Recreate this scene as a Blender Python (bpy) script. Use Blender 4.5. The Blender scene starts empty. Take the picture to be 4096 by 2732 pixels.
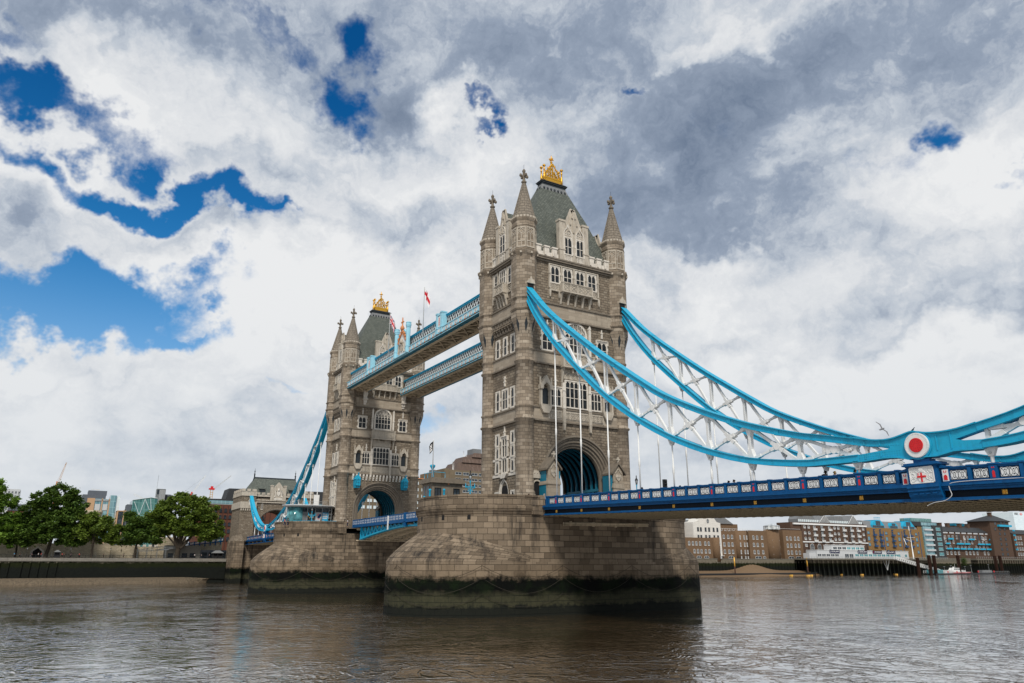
import bpy, math, random
from mathutils import Vector, Matrix
random.seed(7)
sc = bpy.context.scene
C = sc.collection
R = math.radians
PI = math.pi

# ---------------------------------------------------------------- camera
YAW, PITCH, ROLL, FPX = -1.030571, 0.287799, 0.002061, 2982.264
cy_, sy_, cp_, sp_ = math.cos(YAW), math.sin(YAW), math.cos(PITCH), math.sin(PITCH)
fwd = Vector((sy_ * cp_, cy_ * cp_, sp_))
rgt = Vector((cy_, -sy_, 0))
upv = rgt.cross(fwd)
r2 = math.cos(ROLL) * rgt + math.sin(ROLL) * upv
u2 = -math.sin(ROLL) * rgt + math.cos(ROLL) * upv
cam_d = bpy.data.cameras.new('camera')
cam = bpy.data.objects.new('camera', cam_d)
C.objects.link(cam)
m = Matrix((r2, u2, -fwd)).transposed().to_4x4()
m.translation = Vector((98.546, -67.232, 6.54))
cam.matrix_world = m
cam_d.sensor_width = 36
cam_d.lens = FPX / 4096 * 36
cam_d.clip_start = 0.5
cam_d.clip_end = 8000
sc.camera = cam

# ---------------------------------------------------------------- view transform
sc.view_settings.view_transform = 'Standard'
sc.view_settings.look = 'None'
sc.view_settings.exposure = 0.0
sc.view_settings.gamma = 1.0
sc.view_settings.use_curve_mapping = False

# ---------------------------------------------------------------- sun
SUN_EL, SUN_DIR = R(46), Vector((0.86, -0.50, 0)).normalized()
sl = bpy.data.lights.new('sun', 'SUN')
sl.energy = 3.0
sl.angle = R(11.0)
sl.color = (1.0, 0.93, 0.82)
sun = bpy.data.objects.new('sun', sl)
C.objects.link(sun)
sd = SUN_DIR * math.cos(SUN_EL) + Vector((0, 0, math.sin(SUN_EL)))
sun.rotation_euler = sd.to_track_quat('Z', 'Y').to_euler()
sun.location = (60, 0, 150)

# ---------------------------------------------------------------- sky (world): clear-sky model with broken cloud
world = bpy.data.worlds.new('World')
sc.world = world
world.use_nodes = True
wt = world.node_tree
wt.nodes.clear()
def wn(t, **k):
    n = wt.nodes.new(t)
    for a, b in k.items():
        setattr(n, a, b)
    return n
def wl(a, b):
    wt.links.new(a, b)
def wmath(op, a, b=None, c=None, clamp=False):
    n = wn('ShaderNodeMath', operation=op, use_clamp=clamp)
    for i, q in enumerate((a, b, c)):
        if q is None: continue
        if isinstance(q, (int, float)): n.inputs[i].default_value = q
        else: wl(q, n.inputs[i])
    return n.outputs[0]
def wrange(v, a, b, c=0.0, d=1.0, smooth=True):
    n = wn('ShaderNodeMapRange', interpolation_type='SMOOTHSTEP' if smooth else 'LINEAR')
    wl(v, n.inputs[0])
    for i, q in enumerate((a, b, c, d)): n.inputs[i + 1].default_value = q
    return n.outputs[0]
def wmix(f, a, b):
    n = wn('ShaderNodeMix', data_type='RGBA')
    if isinstance(f, (int, float)): n.inputs[0].default_value = f
    else: wl(f, n.inputs[0])
    for i, q in ((6, a), (7, b)):
        if isinstance(q, tuple): n.inputs[i].default_value = (*q, 1)
        else: wl(q, n.inputs[i])
    return n.outputs[2]
tc = wn('ShaderNodeTexCoord')
gen = tc.outputs['Generated']
sep = wn('ShaderNodeSeparateXYZ'); wl(gen, sep.inputs[0])
dz = wmath('MAXIMUM', sep.outputs[2], 0.0)
# cloud-deck plane coordinates (perspective of a flat cloud layer)
den = wmath('ADD', dz, 0.16)
comb = wn('ShaderNodeCombineXYZ')
wl(wmath('DIVIDE', sep.outputs[0], den), comb.inputs[0]); wl(wmath('DIVIDE', sep.outputs[1], den), comb.inputs[1])
def wnoise(vec, scale, detail=6, rough=.55, dist=0.0, off=(0, 0, 0), sc3=(1, 1, 1), rz=0):
    mp = wn('ShaderNodeMapping'); wl(vec, mp.inputs[0])
    mp.inputs['Location'].default_value = off; mp.inputs['Scale'].default_value = sc3; mp.inputs['Rotation'].default_value = (0, 0, rz)
    n = wn('ShaderNodeTexNoise'); wl(mp.outputs[0], n.inputs['Vector'])
    n.inputs['Scale'].default_value = scale; n.inputs['Detail'].default_value = detail
    n.inputs['Roughness'].default_value = rough; n.inputs['Distortion'].default_value = dist
    return n
# a fixed frame on the northern sky in which the cloud banks of this day are placed
FN = Vector((-0.822, 0.493, 0.284)).normalized()
FR = Vector((0.514, 0.857, 0.0)).normalized()
FU = FR.cross(FN).normalized()
if FU.z < 0: FU = -FU
def wdot(v):
    n = wn('ShaderNodeVectorMath', operation='DOT_PRODUCT'); wl(gen, n.inputs[0]); n.inputs[1].default_value = v
    return n.outputs['Value']
ps, pt = wdot(FR), wdot(FU)
pc = wn('ShaderNodeCombineXYZ'); wl(ps, pc.inputs[0]); wl(pt, pc.inputs[1]); wl(wdot(FN), pc.inputs[2])
PC = pc.outputs[0]
warp = wnoise(PC, 5.0, 6, .6)
wv = wn('ShaderNodeVectorMath', operation='SUBTRACT'); wl(warp.outputs['Color'], wv.inputs[0]); wv.inputs[1].default_value = (.5, .5, .5)
wv2 = wn('ShaderNodeVectorMath', operation='SCALE'); wl(wv.outputs[0], wv2.inputs[0]); wv2.inputs['Scale'].default_value = 0.34
wv3 = wn('ShaderNodeVectorMath', operation='ADD'); wl(PC, wv3.inputs[0]); wl(wv2.outputs[0], wv3.inputs[1])
WPC = wv3.outputs[0]
def patch(s, t, a, b, rot=0.0, soft=.55):
    """soft elliptical field in the sky frame: 1 inside, 0 outside"""
    mp = wn('ShaderNodeMapping', vector_type='TEXTURE'); wl(WPC, mp.inputs[0])
    mp.inputs['Location'].default_value = (s, t, 0); mp.inputs['Rotation'].default_value = (0, 0, rot); mp.inputs['Scale'].default_value = (a, b, 1000)
    ln = wn('ShaderNodeVectorMath', operation='LENGTH'); wl(mp.outputs[0], ln.inputs[0])
    return wrange(ln.outputs['Value'], 1.0 + soft, 1.0 - soft)
def wsum(lst):
    o = lst[0]
    for q in lst[1:]: o = wmath('MAXIMUM', o, q)
    return o
SKYP = dict(blue=[(-0.502, 0.242, 0.116, 0.032, -0.14, 1), (-0.430, 0.236, 0.036, 0.014, 0.00, 0.8), (-0.186, 0.334, 0.051, 0.057, -0.35, 1), (-0.441, 0.166, 0.103, 0.026, -0.14, 1), (-0.349, 0.151, 0.043, 0.010, 0.00, 0.7), (-0.513, 0.050, 0.130, 0.035, -0.09, 0.95), (-0.417, 0.026, 0.058, 0.021, -0.17, 0.85), (-0.014, 0.285, 0.039, 0.014, 0.35, 0.75), (0.164, 0.316, 0.030, 0.012, 0.00, 0.75), (0.470, 0.231, 0.025, 0.019, 0.00, 0.5), (-0.514, 0.298, 0.056, 0.019, 0.00, 0.5), (-0.265, 0.389, 0.057, 0.026, 0.00, 0.6), (0.537, 0.180, 0.029, 0.011, 0.35, 0.45), (-0.293, -0.067, 0.050, 0.012, 0.00, 0.5), (-0.095, -0.110, 0.052, 0.026, 0.00, 0.55), (-0.551, 0.070, 0.058, 0.029, 0.00, 0.9)],
  dark=[(-0.068, 0.361, 0.250, 0.071, -0.07, 1), (-0.252, 0.336, 0.159, 0.085, 0.00, 0.5), (0.192, 0.225, 0.145, 0.061, 0.44, 0.8), (0.367, 0.336, 0.243, 0.061, 0.31, 0.85), (0.523, 0.262, 0.066, 0.043, 0.00, 0.3), (-0.464, 0.349, 0.157, 0.043, 0.00, 0.6), (-0.472, 0.114, 0.128, 0.023, 0.00, 0.4), (0.301, 0.124, 0.166, 0.061, -0.26, 0.5), (-0.452, -0.112, 0.233, 0.031, 0.00, 0.25), (0.532, 0.032, 0.079, 0.025, 0.00, 0.4), (-0.301, 0.219, 0.108, 0.033, 0.26, 0.4)],
  white=[(-0.337, 0.063, 0.181, 0.060, 0.21, 0.9), (-0.202, 0.076, 0.097, 0.057, 0.00, 0.8), (-0.514, -0.003, 0.120, 0.025, 0.00, 0.8), (-0.098, 0.250, 0.180, 0.045, 0.24, 0.7), (-0.374, 0.281, 0.088, 0.057, 0.00, 0.7), (0.318, -0.059, 0.122, 0.044, 0.00, 0.8), (0.487, -0.039, 0.168, 0.046, 0.00, 0.8), (0.245, 0.092, 0.073, 0.034, -0.52, 0.6), (0.448, 0.171, 0.118, 0.056, 0.44, 0.6), (-0.267, -0.026, 0.236, 0.051, 0.00, 0.6), (-0.474, -0.075, 0.215, 0.056, 0.00, 0.6), (-0.538, 0.171, 0.077, 0.034, 0.00, 0.6), (0.247, 0.386, 0.047, 0.021, 0.35, 0.6), (-0.333, 0.165, 0.098, 0.043, 0.00, 0.5), (0.073, 0.078, 0.116, 0.058, 0.00, 0.3), (0.318, 0.046, 0.138, 0.044, 0.00, 0.4)])
blue = wsum([wmath('MULTIPLY', patch(*p[:5], p[6] if len(p) > 6 else .85), p[5]) for p in SKYP['blue']])
dark = wsum([wmath('MULTIPLY', patch(*p[:5], p[6] if len(p) > 6 else .8), p[5]) for p in SKYP['dark']])
white = wsum([wmath('MULTIPLY', patch(*p[:5], p[6] if len(p) > 6 else .5), p[5]) for p in SKYP['white']])
n1 = wnoise(comb.outputs[0], 1.35, 5, .5, .3, (3.1, 1.7, 0), (1, 1.3, 1), R(20))
n2 = wnoise(PC, 3.2, 9, .6, .25, (.4, 2.2, 0))
n3 = wnoise(comb.outputs[0], 3.0, 5, .5, .2, (7.1, 4.7, 0), (1, 1.3, 1), R(20))
n4 = wnoise(PC, 9.0, 8, .62, .2, (1.4, .2, 3))
# cloud cover: nearly closed, holes at the blue patches
cov = wmath('SUBTRACT', wmath('ADD', wmath('MULTIPLY', n2.outputs['Fac'], .9), wmath('MULTIPLY', n4.outputs['Fac'], .85)), wmath('MULTIPLY', blue, .68))
cov = wrange(cov, .33, .68)
# tone of the cloud: bright tops to slate-grey bases
tone = wmath('ADD', wmath('MULTIPLY', n1.outputs['Fac'], .55), wmath('MULTIPLY', n3.outputs['Fac'], .35))
tone = wmath('ADD', tone, wmath('MULTIPLY', n4.outputs['Fac'], .35))
n5 = wnoise(WPC, 7.5, 8, .58, .15, (2.1, 9.7, 0))
n6 = wnoise(WPC, 17.0, 7, .6, .1, (5.1, 3.7, 2))
bil = wmath('ADD', wmath('ABSOLUTE', wmath('SUBTRACT', n5.outputs['Fac'], .5)), wmath('MULTIPLY', wmath('ABSOLUTE', wmath('SUBTRACT', n6.outputs['Fac'], .5)), .6))
tone = wmath('ADD', tone, wmath('MULTIPLY', bil, .62))
tone = wmath('SUBTRACT', wmath('SUBTRACT', tone, .085), wmath('MULTIPLY', dark, .205))
tone = wmath('ADD', tone, wmath('MULTIPLY', white, .27))
tr = wn('ShaderNodeValToRGB'); wl(tone, tr.inputs[0])
e = tr.color_ramp.elements
RAMP = ((.20, (1.5, 2.0, 2.9)), (.42, (3.0, 3.6, 4.6)), (.54, (5.2, 5.7, 6.4)), (.65, (6.9, 7.15, 7.5)), (.80, (8.3, 8.4, 8.5)))
while len(e) < len(RAMP): e.new(.5)
for k, (p_, c_) in enumerate(RAMP): e[k].position = p_; e[k].color = (*c_, 1)
SKYBLUE = (.04, .56, .95)
SKYLOW = (.22, .95, 1.25)
HAZECOL = (6.7, 7.15, 7.6)
nish = wn('ShaderNodeTexSky', sky_type='NISHITA')
nish.sun_disc = False
nish.sun_elevation = SUN_EL
nish.sun_rotation = math.atan2(SUN_DIR.x, SUN_DIR.y)
nish.air_density = 1.0; nish.dust_density = 0.3; nish.ozone_density = 4.0
ns = wn('ShaderNodeVectorMath', operation='MULTIPLY'); wl(nish.outputs[0], ns.inputs[0])
wl(wmix(wrange(sep.outputs[2], .22, .62), SKYLOW, SKYBLUE), ns.inputs[1])
col = wmix(cov, ns.outputs[0], tr.outputs[0])
# pale haze band low down
hz = wmath('POWER', wrange(sep.outputs[2], 0.0, .42, 1.0, 0.0), 1.4)
col = wmix(wmath('MULTIPLY', hz, .72), col, HAZECOL)
bg = wn('ShaderNodeBackground'); wl(col, bg.inputs[0]); bg.inputs[1].default_value = 0.1
wo = wn('ShaderNodeOutputWorld'); wl(bg.outputs[0], wo.inputs[0])
world.cycles.sampling_method = 'MANUAL'; world.cycles.sample_map_resolution = 512

# ================================================================ mesh helpers
SPLIT = set('vertical_brace post parapet stone_band cutwater_hood pinnacle pilaster window_pilaster string_course ashlar_band drain_opening roof_vent downpipe merlon chimney balcony tan_pier white_panel loading_bay hoist_beam antenna dormer_cheek orange_boss panel_inset tunnel_rib white_boss roof_rail plant_room battlement_coping steel_brace railing_post upper_chord_plate'.split())
class MB:
    """collects shapes; build() links them as ONE mesh object"""
    def __init__(s, T=None):
        s.v = []; s.f = []; s.uv = []; s.sm = []; s.T = T; s.mi = []; s.cm = 0
    def P(s, pts):
        i = len(s.v)
        if s.T is not None: pts = [s.T(p) for p in pts]
        s.v.extend([(p[0], p[1], p[2]) for p in pts])
        return i
    def face(s, idx, uv=None, sm=False):
        s.f.append(tuple(idx)); s.uv.append(uv); s.sm.append(sm); s.mi.append(s.cm)
    def box(s, x0, x1, y0, y1, z0, z1):
        i = s.P([(x, y, z) for z in (z0, z1) for y in (y0, y1) for x in (x0, x1)])
        for q in ((0, 2, 3, 1), (4, 5, 7, 6), (0, 1, 5, 4), (2, 6, 7, 3), (0, 4, 6, 2), (1, 3, 7, 5)):
            s.face([i + k for k in q])
    def frustum(s, b0, b1):
        """b = (x0,x1,y0,y1,z)"""
        i = s.P([(x, y, b[4]) for b in (b0, b1) for y in b[2:4] for x in b[0:2]])
        for q in ((0, 2, 3, 1), (4, 5, 7, 6), (0, 1, 5, 4), (2, 6, 7, 3), (0, 4, 6, 2), (1, 3, 7, 5)):
            s.face([i + k for k in q])
    def obox(s, p0, p1, w, h, up=(0, 0, 1), sh=0.0):
        """beam from p0 to p1, width w across, h along up"""
        p0 = Vector(p0); p1 = Vector(p1); d = (p1 - p0).normalized(); up = Vector(up)
        a = d.cross(up)
        if a.length < 1e-4: a = d.cross(Vector((1, 0, 0)))
        a.normalize(); b = a.cross(d).normalized()
        pts = []
        for p in (p0, p1):
            for j in (-1, 1):
                for k in (-1, 1):
                    pts.append(p + a * (k * w / 2) + b * (j * h / 2))
        i = s.P(pts)
        for q in ((0, 2, 3, 1), (4, 5, 7, 6), (0, 1, 5, 4), (2, 6, 7, 3), (0, 4, 6, 2), (1, 3, 7, 5)):
            s.face([i + k for k in q])
    def prism(s, poly, r0, r1, ax='z', caps=True):
        """2D outline extruded along ax"""
        def mp(p, r):
            return (p[0], p[1], r) if ax == 'z' else ((p[0], r, p[1]) if ax == 'y' else (r, p[0], p[1]))
        n = len(poly)
        i = s.P([mp(p, r0) for p in poly] + [mp(p, r1) for p in poly])
        if caps:
            s.face([i + k for k in range(n)][::-1]); s.face([i + n + k for k in range(n)])
        for k in range(n):
            l = (k + 1) % n
            s.face([i + k, i + l, i + n + l, i + n + k])
    def lathe(s, cx, cy, prof, n=16, rot=0.0, sm=True, cap=True, sx=1.0, sy=1.0, a0=0.0, a1=2 * PI):
        """rings of (r, z); uv in metres round and up"""
        full = abs(a1 - a0 - 2 * PI) < 1e-6
        m_ = n if full else n + 1
        rings = []
        rm = max(p[0] for p in prof)
        for r, z in prof:
            rings.append(s.P([(cx + sx * r * math.cos(rot + a0 + (a1 - a0) * k / n), cy + sy * r * math.sin(rot + a0 + (a1 - a0) * k / n), z) for k in range(m_)]))
        L = (a1 - a0) * rm
        d = prof[0][1]
        for j in range(len(prof) - 1):
            dd = d + math.hypot(prof[j + 1][0] - prof[j][0], prof[j + 1][1] - prof[j][1])
            if prof[j + 1][1] != prof[j][1] and abs(prof[j + 1][0] - prof[j][0]) < .02: d, dd = prof[j][1], prof[j + 1][1]
            for k in range(n):
                l = (k + 1) % m_
                u0, u1 = L * k / n, L * (k + 1) / n
                s.face([rings[j] + k, rings[j] + l, rings[j + 1] + l, rings[j + 1] + k], [(u0, d), (u1, d), (u1, dd), (u0, dd)], sm)
            d = dd
        if cap:
            s.face([rings[0] + k for k in range(m_)][::-1]); s.face([rings[-1] + k for k in range(m_)])
    def tube(s, pts, r, n=6, r1=None, cap=True):
        pts = [Vector(p) for p in pts]
        if len(pts) < 2: return
        rings = []
        prev = None
        for i, p in enumerate(pts):
            d = (pts[min(i + 1, len(pts) - 1)] - pts[max(i - 1, 0)]).normalized()
            if prev is None:
                a = d.cross(Vector((0, 0, 1)))
                if a.length < 1e-3: a = d.cross(Vector((1, 0, 0)))
            else:
                a = prev - d * prev.dot(d)
            a.normalize(); prev = a; b = d.cross(a)
            rr = r if r1 is None else r + (r1 - r) * i / (len(pts) - 1)
            rings.append(s.P([p + (a * math.cos(2 * PI * k / n) + b * math.sin(2 * PI * k / n)) * rr for k in range(n)]))
        for j in range(len(pts) - 1):
            for k in range(n):
                l = (k + 1) % n
                s.face([rings[j] + k, rings[j] + l, rings[j + 1] + l, rings[j + 1] + k], None, True)
        if cap:
            s.face([rings[0] + k for k in range(n)]); s.face([rings[-1] + k for k in range(n)][::-1])
    def loft(s, rings, closed=True, sm=False, us=None, vs=None):
        """rings: lists of points, same length; uv from path length"""
        n = len(rings[0])
        ids = [s.P(r) for r in rings]
        if us is None:
            us = [0.0]
            rr = rings[0]
            for k in range(n): us.append(us[-1] + (Vector(rr[(k + 1) % n]) - Vector(rr[k])).length)
        if vs is None:
            vs = [rings[0][0][2]]
            for j in range(1, len(rings)): vs.append(vs[-1] + (Vector(rings[j][0]) - Vector(rings[j - 1][0])).length)
        for j in range(len(rings) - 1):
            for k in range(n if closed else n - 1):
                l = (k + 1) % n
                s.face([ids[j] + k, ids[j] + l, ids[j + 1] + l, ids[j + 1] + k], [(us[k], vs[j]), (us[k + 1], vs[j]), (us[k + 1], vs[j + 1]), (us[k], vs[j + 1])], sm)
        return ids
    def sweepxz(s, pts, y0, y1, top, bot):
        """ribbon-box along a curve in the XZ plane; top/bot offsets along its normal"""
        rings = []
        for i, p in enumerate(pts):
            a = pts[max(i - 1, 0)]; b = pts[min(i + 1, len(pts) - 1)]
            dx, dz_ = b[0] - a[0], b[1] - a[1]; l = math.hypot(dx, dz_); nx, nz = -dz_ / l, dx / l
            if nz < 0: nx, nz = -nx, -nz
            rings.append([(p[0] + nx * o, y, p[1] + nz * o) for o, y in ((top, y0), (top, y1), (bot, y1), (bot, y0))])
        ids = [s.P(r) for r in rings]
        for j in range(len(rings) - 1):
            for k in range(4):
                l = (k + 1) % 4
                s.face([ids[j] + k, ids[j] + l, ids[j + 1] + l, ids[j + 1] + k])
        s.face([ids[0] + k for k in range(4)]); s.face([ids[-1] + k for k in (3, 2, 1, 0)])
    def pieces(s):
        """groups of faces that do not touch one another"""
        par = list(range(len(s.v)))
        def fd(a):
            while par[a] != a: par[a] = par[par[a]]; a = par[a]
            return a
        for f in s.f:
            for k in f[1:]: par[fd(k)] = fd(f[0])
        bb = {}
        for i, p in enumerate(s.v):
            q = bb.setdefault(fd(i), [*p, *p])
            for d in range(3): q[d] = min(q[d], p[d]); q[d + 3] = max(q[d + 3], p[d])
        ks = list(bb); cl = {k: k for k in ks}
        def fc(a):
            while cl[a] != a: a = cl[a]
            return a
        for i, a in enumerate(ks):
            for b in ks[:i]:
                A, B = bb[a], bb[b]
                if all(A[d] <= B[d + 3] + .04 and B[d] <= A[d + 3] + .04 for d in range(3)): cl[fc(a)] = fc(b)
        out = {}
        for fi, f in enumerate(s.f): out.setdefault(fc(fd(f[0])), []).append(fi)
        return list(out.values())
    def build(s, name, mats, parent=None, uv=True, loc=None):
        if name in SPLIT and len(s.f) < 6000:
            ps = s.pieces()
            if 1 < len(ps) <= 90:
                first = None
                for fs in ps:
                    q = MB(); mp = {}
                    for fi in fs:
                        for k in s.f[fi]:
                            if k not in mp: mp[k] = len(q.v); q.v.append(s.v[k])
                        q.f.append(tuple(mp[k] for k in s.f[fi])); q.uv.append(s.uv[fi]); q.sm.append(s.sm[fi]); q.mi.append(s.mi[fi])
                    o = q._build(name, mats, parent, uv, loc); first = first or o
                return first
        return s._build(name, mats, parent, uv, loc)
    def _build(s, name, mats, parent=None, uv=True, loc=None):
        me = bpy.data.meshes.new(name)
        me.from_pydata(s.v, [], s.f)
        if not isinstance(mats, (list, tuple)): mats = [mats]
        for q in mats: me.materials.append(q)
        if any(s.mi): me.polygons.foreach_set('material_index', s.mi)
        if any(s.sm): me.polygons.foreach_set('use_smooth', s.sm)
        if uv:
            ul = me.uv_layers.new(name='UVMap')
            dat = []
            for poly, w in zip(me.polygons, s.uv):
                if w is not None:
                    for q in w: dat.extend(q)
                else:
                    n_ = poly.normal
                    if abs(n_.z) > .92:
                        for vi in poly.vertices: c = s.v[vi]; dat.extend((c[0], c[1]))
                    else:
                        h = math.hypot(n_.x, n_.y) or 1.0
                        tx, ty = -n_.y / h, n_.x / h
                        for vi in poly.vertices:
                            c = s.v[vi]; dat.extend((c[0] * tx + c[1] * ty, c[2] / max(h, .3)))
            ul.data.foreach_set('uv', dat)
        o = bpy.data.objects.new(name, me)
        C.objects.link(o)
        if parent is not None: o.parent = parent
        if loc is not None: o.location = loc
        return o

def tag(o, label=None, cat=None, group=None, kind=None):
    if label: o['label'] = label
    if cat: o['category'] = cat
    if group: o['group'] = group
    if kind: o['kind'] = kind
    return o
def thing(name, label, cat, loc=(0, 0, 0), rz=0.0, group=None):
    o = bpy.data.objects.new(name, None)
    C.objects.link(o)
    o.empty_display_size = 1
    o.location = loc; o.rotation_euler = (0, 0, rz)
    return tag(o, label, cat, group)
def kids(o):
    return [c for c in C.objects if c.parent is o]
CHILD = {}
def copy_tree(o, parent=None, loc=None, rz=None, label=None):
    """copy of a thing with copies of its parts and sub-parts"""
    ch = {}
    for q in C.objects:
        if q.parent is not None: ch.setdefault(q.parent.name, []).append(q)
    def rec(a, par):
        b = a.copy(); C.objects.link(b)
        if par is not None: b.parent = par
        for q in ch.get(a.name, []): rec(q, b)
        return b
    b = rec(o, parent)
    if loc is not None: b.location = loc
    if rz is not None: b.rotation_euler = (0, 0, rz)
    if label: b['label'] = label
    return b
ORD = ['first', 'second', 'third', 'fourth', 'fifth', 'sixth', 'seventh', 'eighth', 'ninth', 'tenth', 'eleventh', 'twelfth', 'thirteenth', 'fourteenth', 'fifteenth', 'sixteenth']
def lerp(a, b, t): return a + (b - a) * t
def interp(pts, x):
    if x <= pts[0][0]: return pts[0][1]
    for (a, b), (c, d) in zip(pts, pts[1:]):
        if x <= c: return b + (d - b) * (x - a) / (c - a)
    return pts[-1][1]
def catmull(pts, n=4):
    out = []
    for i in range(len(pts) - 1):
        p0 = pts[max(i - 1, 0)]; p1 = pts[i]; p2 = pts[i + 1]; p3 = pts[min(i + 2, len(pts) - 1)]
        for k in range(n):
            t = k / n
            out.append(tuple(.5 * (2 * p1[d] + (p2[d] - p0[d]) * t + (2 * p0[d] - 5 * p1[d] + 4 * p2[d] - p3[d]) * t * t + (3 * p1[d] - p0[d] - 3 * p2[d] + p3[d]) * t ** 3) for d in range(len(p1))))
    out.append(tuple(pts[-1]))
    return out

# ================================================================ materials (all procedural)
M = {}
class NT:
    def __init__(s, name):
        s.m = bpy.data.materials.new(name); s.m.use_nodes = True
        s.t = s.m.node_tree; s.b = s.t.nodes['Principled BSDF']
        M[name] = s.m
    def n(s, t, **k):
        q = s.t.nodes.new(t)
        for a, b in k.items(): setattr(q, a, b)
        return q
    def l(s, a, b): s.t.links.new(a, b)
    def pos(s): return s.n('ShaderNodeNewGeometry').outputs['Position']
    def uvw(s): return s.n('ShaderNodeTexCoord').outputs['UV']
    def noise(s, vec, scale, detail=4, rough=.6, sc3=None, dist=0.0):
        if sc3:
            mp = s.n('ShaderNodeMapping'); s.l(vec, mp.inputs[0]); mp.inputs['Scale'].default_value = sc3; vec = mp.outputs[0]
        q = s.n('ShaderNodeTexNoise'); s.l(vec, q.inputs['Vector'])
        q.inputs['Scale'].default_value = scale; q.inputs['Detail'].default_value = detail
        q.inputs['Roughness'].default_value = rough; q.inputs['Distortion'].default_value = dist
        return q.outputs['Fac']
    def rng(s, v, a, b, c=0., d=1., smooth=True):
        q = s.n('ShaderNodeMapRange', interpolation_type='SMOOTHSTEP' if smooth else 'LINEAR'); s.l(v, q.inputs[0])
        for i, w in enumerate((a, b, c, d)): q.inputs[i + 1].default_value = w
        return q.outputs[0]
    def math(s, op, a, b=None, clamp=False):
        q = s.n('ShaderNodeMath', operation=op, use_clamp=clamp)
        for i, w in enumerate((a, b)):
            if w is None: continue
            if isinstance(w, (int, float)): q.inputs[i].default_value = w
            else: s.l(w, q.inputs[i])
        return q.outputs[0]
    def mix(s, f, a, b, bt='MIX'):
        q = s.n('ShaderNodeMix', data_type='RGBA', blend_type=bt)
        if isinstance(f, (int, float)): q.inputs[0].default_value = f
        else: s.l(f, q.inputs[0])
        for i, w in ((6, a), (7, b)):
            if isinstance(w, tuple): q.inputs[i].default_value = (*w[:3], 1)
            else: s.l(w, q.inputs[i])
        return q.outputs[2]
    def bump(s, h, strength=.5, dist=.05):
        q = s.n('ShaderNodeBump'); s.l(h, q.inputs['Height']); q.inputs['Strength'].default_value = strength; q.inputs['Distance'].default_value = dist
        s.l(q.outputs[0], s.b.inputs['Normal'])
    def col(s, c):
        if isinstance(c, tuple): s.b.inputs['Base Color'].default_value = (*c[:3], 1)
        else: s.l(c, s.b.inputs['Base Color'])
    def rough(s, r, spec=.4):
        if isinstance(r, (int, float)): s.b.inputs['Roughness'].default_value = r
        else: s.l(r, s.b.inputs['Roughness'])
        s.b.inputs['Specular IOR Level'].default_value = spec

def m_masonry(name, c1, c2, mortar, bw, bh, ms=.015, bump=.5, rough=.85, var=.35, streak=.35, c3=None, offs=.5, rgh=.25, soot=(.05, .045, .04)):
    q = NT(name)
    uv = q.uvw()
    bt = q.n('ShaderNodeTexBrick'); q.l(uv, bt.inputs['Vector'])
    bt.offset = offs
    for k, v in (('Scale', 1.0), ('Brick Width', bw), ('Row Height', bh), ('Mortar Size', ms), ('Mortar Smooth', .3), ('Bias', 0.0)): bt.inputs[k].default_value = v
    bt.inputs['Color1'].default_value = (*c1, 1); bt.inputs['Color2'].default_value = (*c2, 1); bt.inputs['Mortar'].default_value = (*mortar, 1)
    col = bt.outputs['Color']
    p = q.pos()
    if c3:   # a second, offset brick layer picks out odd stones
        b2 = q.n('ShaderNodeTexBrick'); q.l(uv, b2.inputs['Vector']); b2.offset = offs
        for k, v in (('Scale', 1.0), ('Brick Width', bw), ('Row Height', bh), ('Mortar Size', ms), ('Bias', -.62)): b2.inputs[k].default_value = v
        b2.inputs['Color1'].default_value = (0, 0, 0, 1); b2.inputs['Color2'].default_value = (1, 1, 1, 1); b2.inputs['Mortar'].default_value = (0, 0, 0, 1)
        b2.inputs['Bias'].default_value = -.75
        col = q.mix(q.math('MULTIPLY', b2.outputs['Color'], .75), col, c3)
    g = q.noise(p, 7.0, 5, .7)
    col = q.mix(var, col, q.mix(g, tuple(.45 * x for x in c1), tuple(min(1, 1.5 * x) for x in c2)), 'MIX')
    big = q.noise(p, .35, 5, .65)
    st = q.noise(p, 1.0, 5, .65, (1.6, 1.6, .16))
    sm = q.math('MULTIPLY', q.rng(st, .5, .72), q.rng(big, .35, .65))
    col = q.mix(q.math('MULTIPLY', sm, streak), col, soot)
    q.col(col); q.rough(rough, .25)
    hh = q.math('ADD', q.math('MULTIPLY', bt.outputs['Fac'], -1.0), q.math('MULTIPLY', q.noise(p, 5.0, 6, .7), rgh * 4))
    q.bump(hh, bump, .06)
    return q.m
def m_plain(name, c, rough=.6, var=.15, scale=3.0, spec=.4, bump=0.0, metal=0.0, dirt=0.0, dirtc=(.05, .045, .04)):
    q = NT(name)
    p = q.pos()
    g = q.noise(p, scale, 5, .65)
    col = q.mix(g, tuple(x * (1 - var) for x in c), tuple(min(1, x * (1 + var)) for x in c))
    if dirt:
        st = q.noise(p, 1.3, 5, .7, (1.5, 1.5, .35))
        col = q.mix(q.math('MULTIPLY', q.rng(st, .45, .75), dirt), col, dirtc)
    q.col(col); q.rough(rough, spec)
    q.b.inputs['Metallic'].default_value = metal
    if bump: q.bump(q.noise(p, scale * 4, 5, .7), bump, .03)
    return q.m

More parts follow.
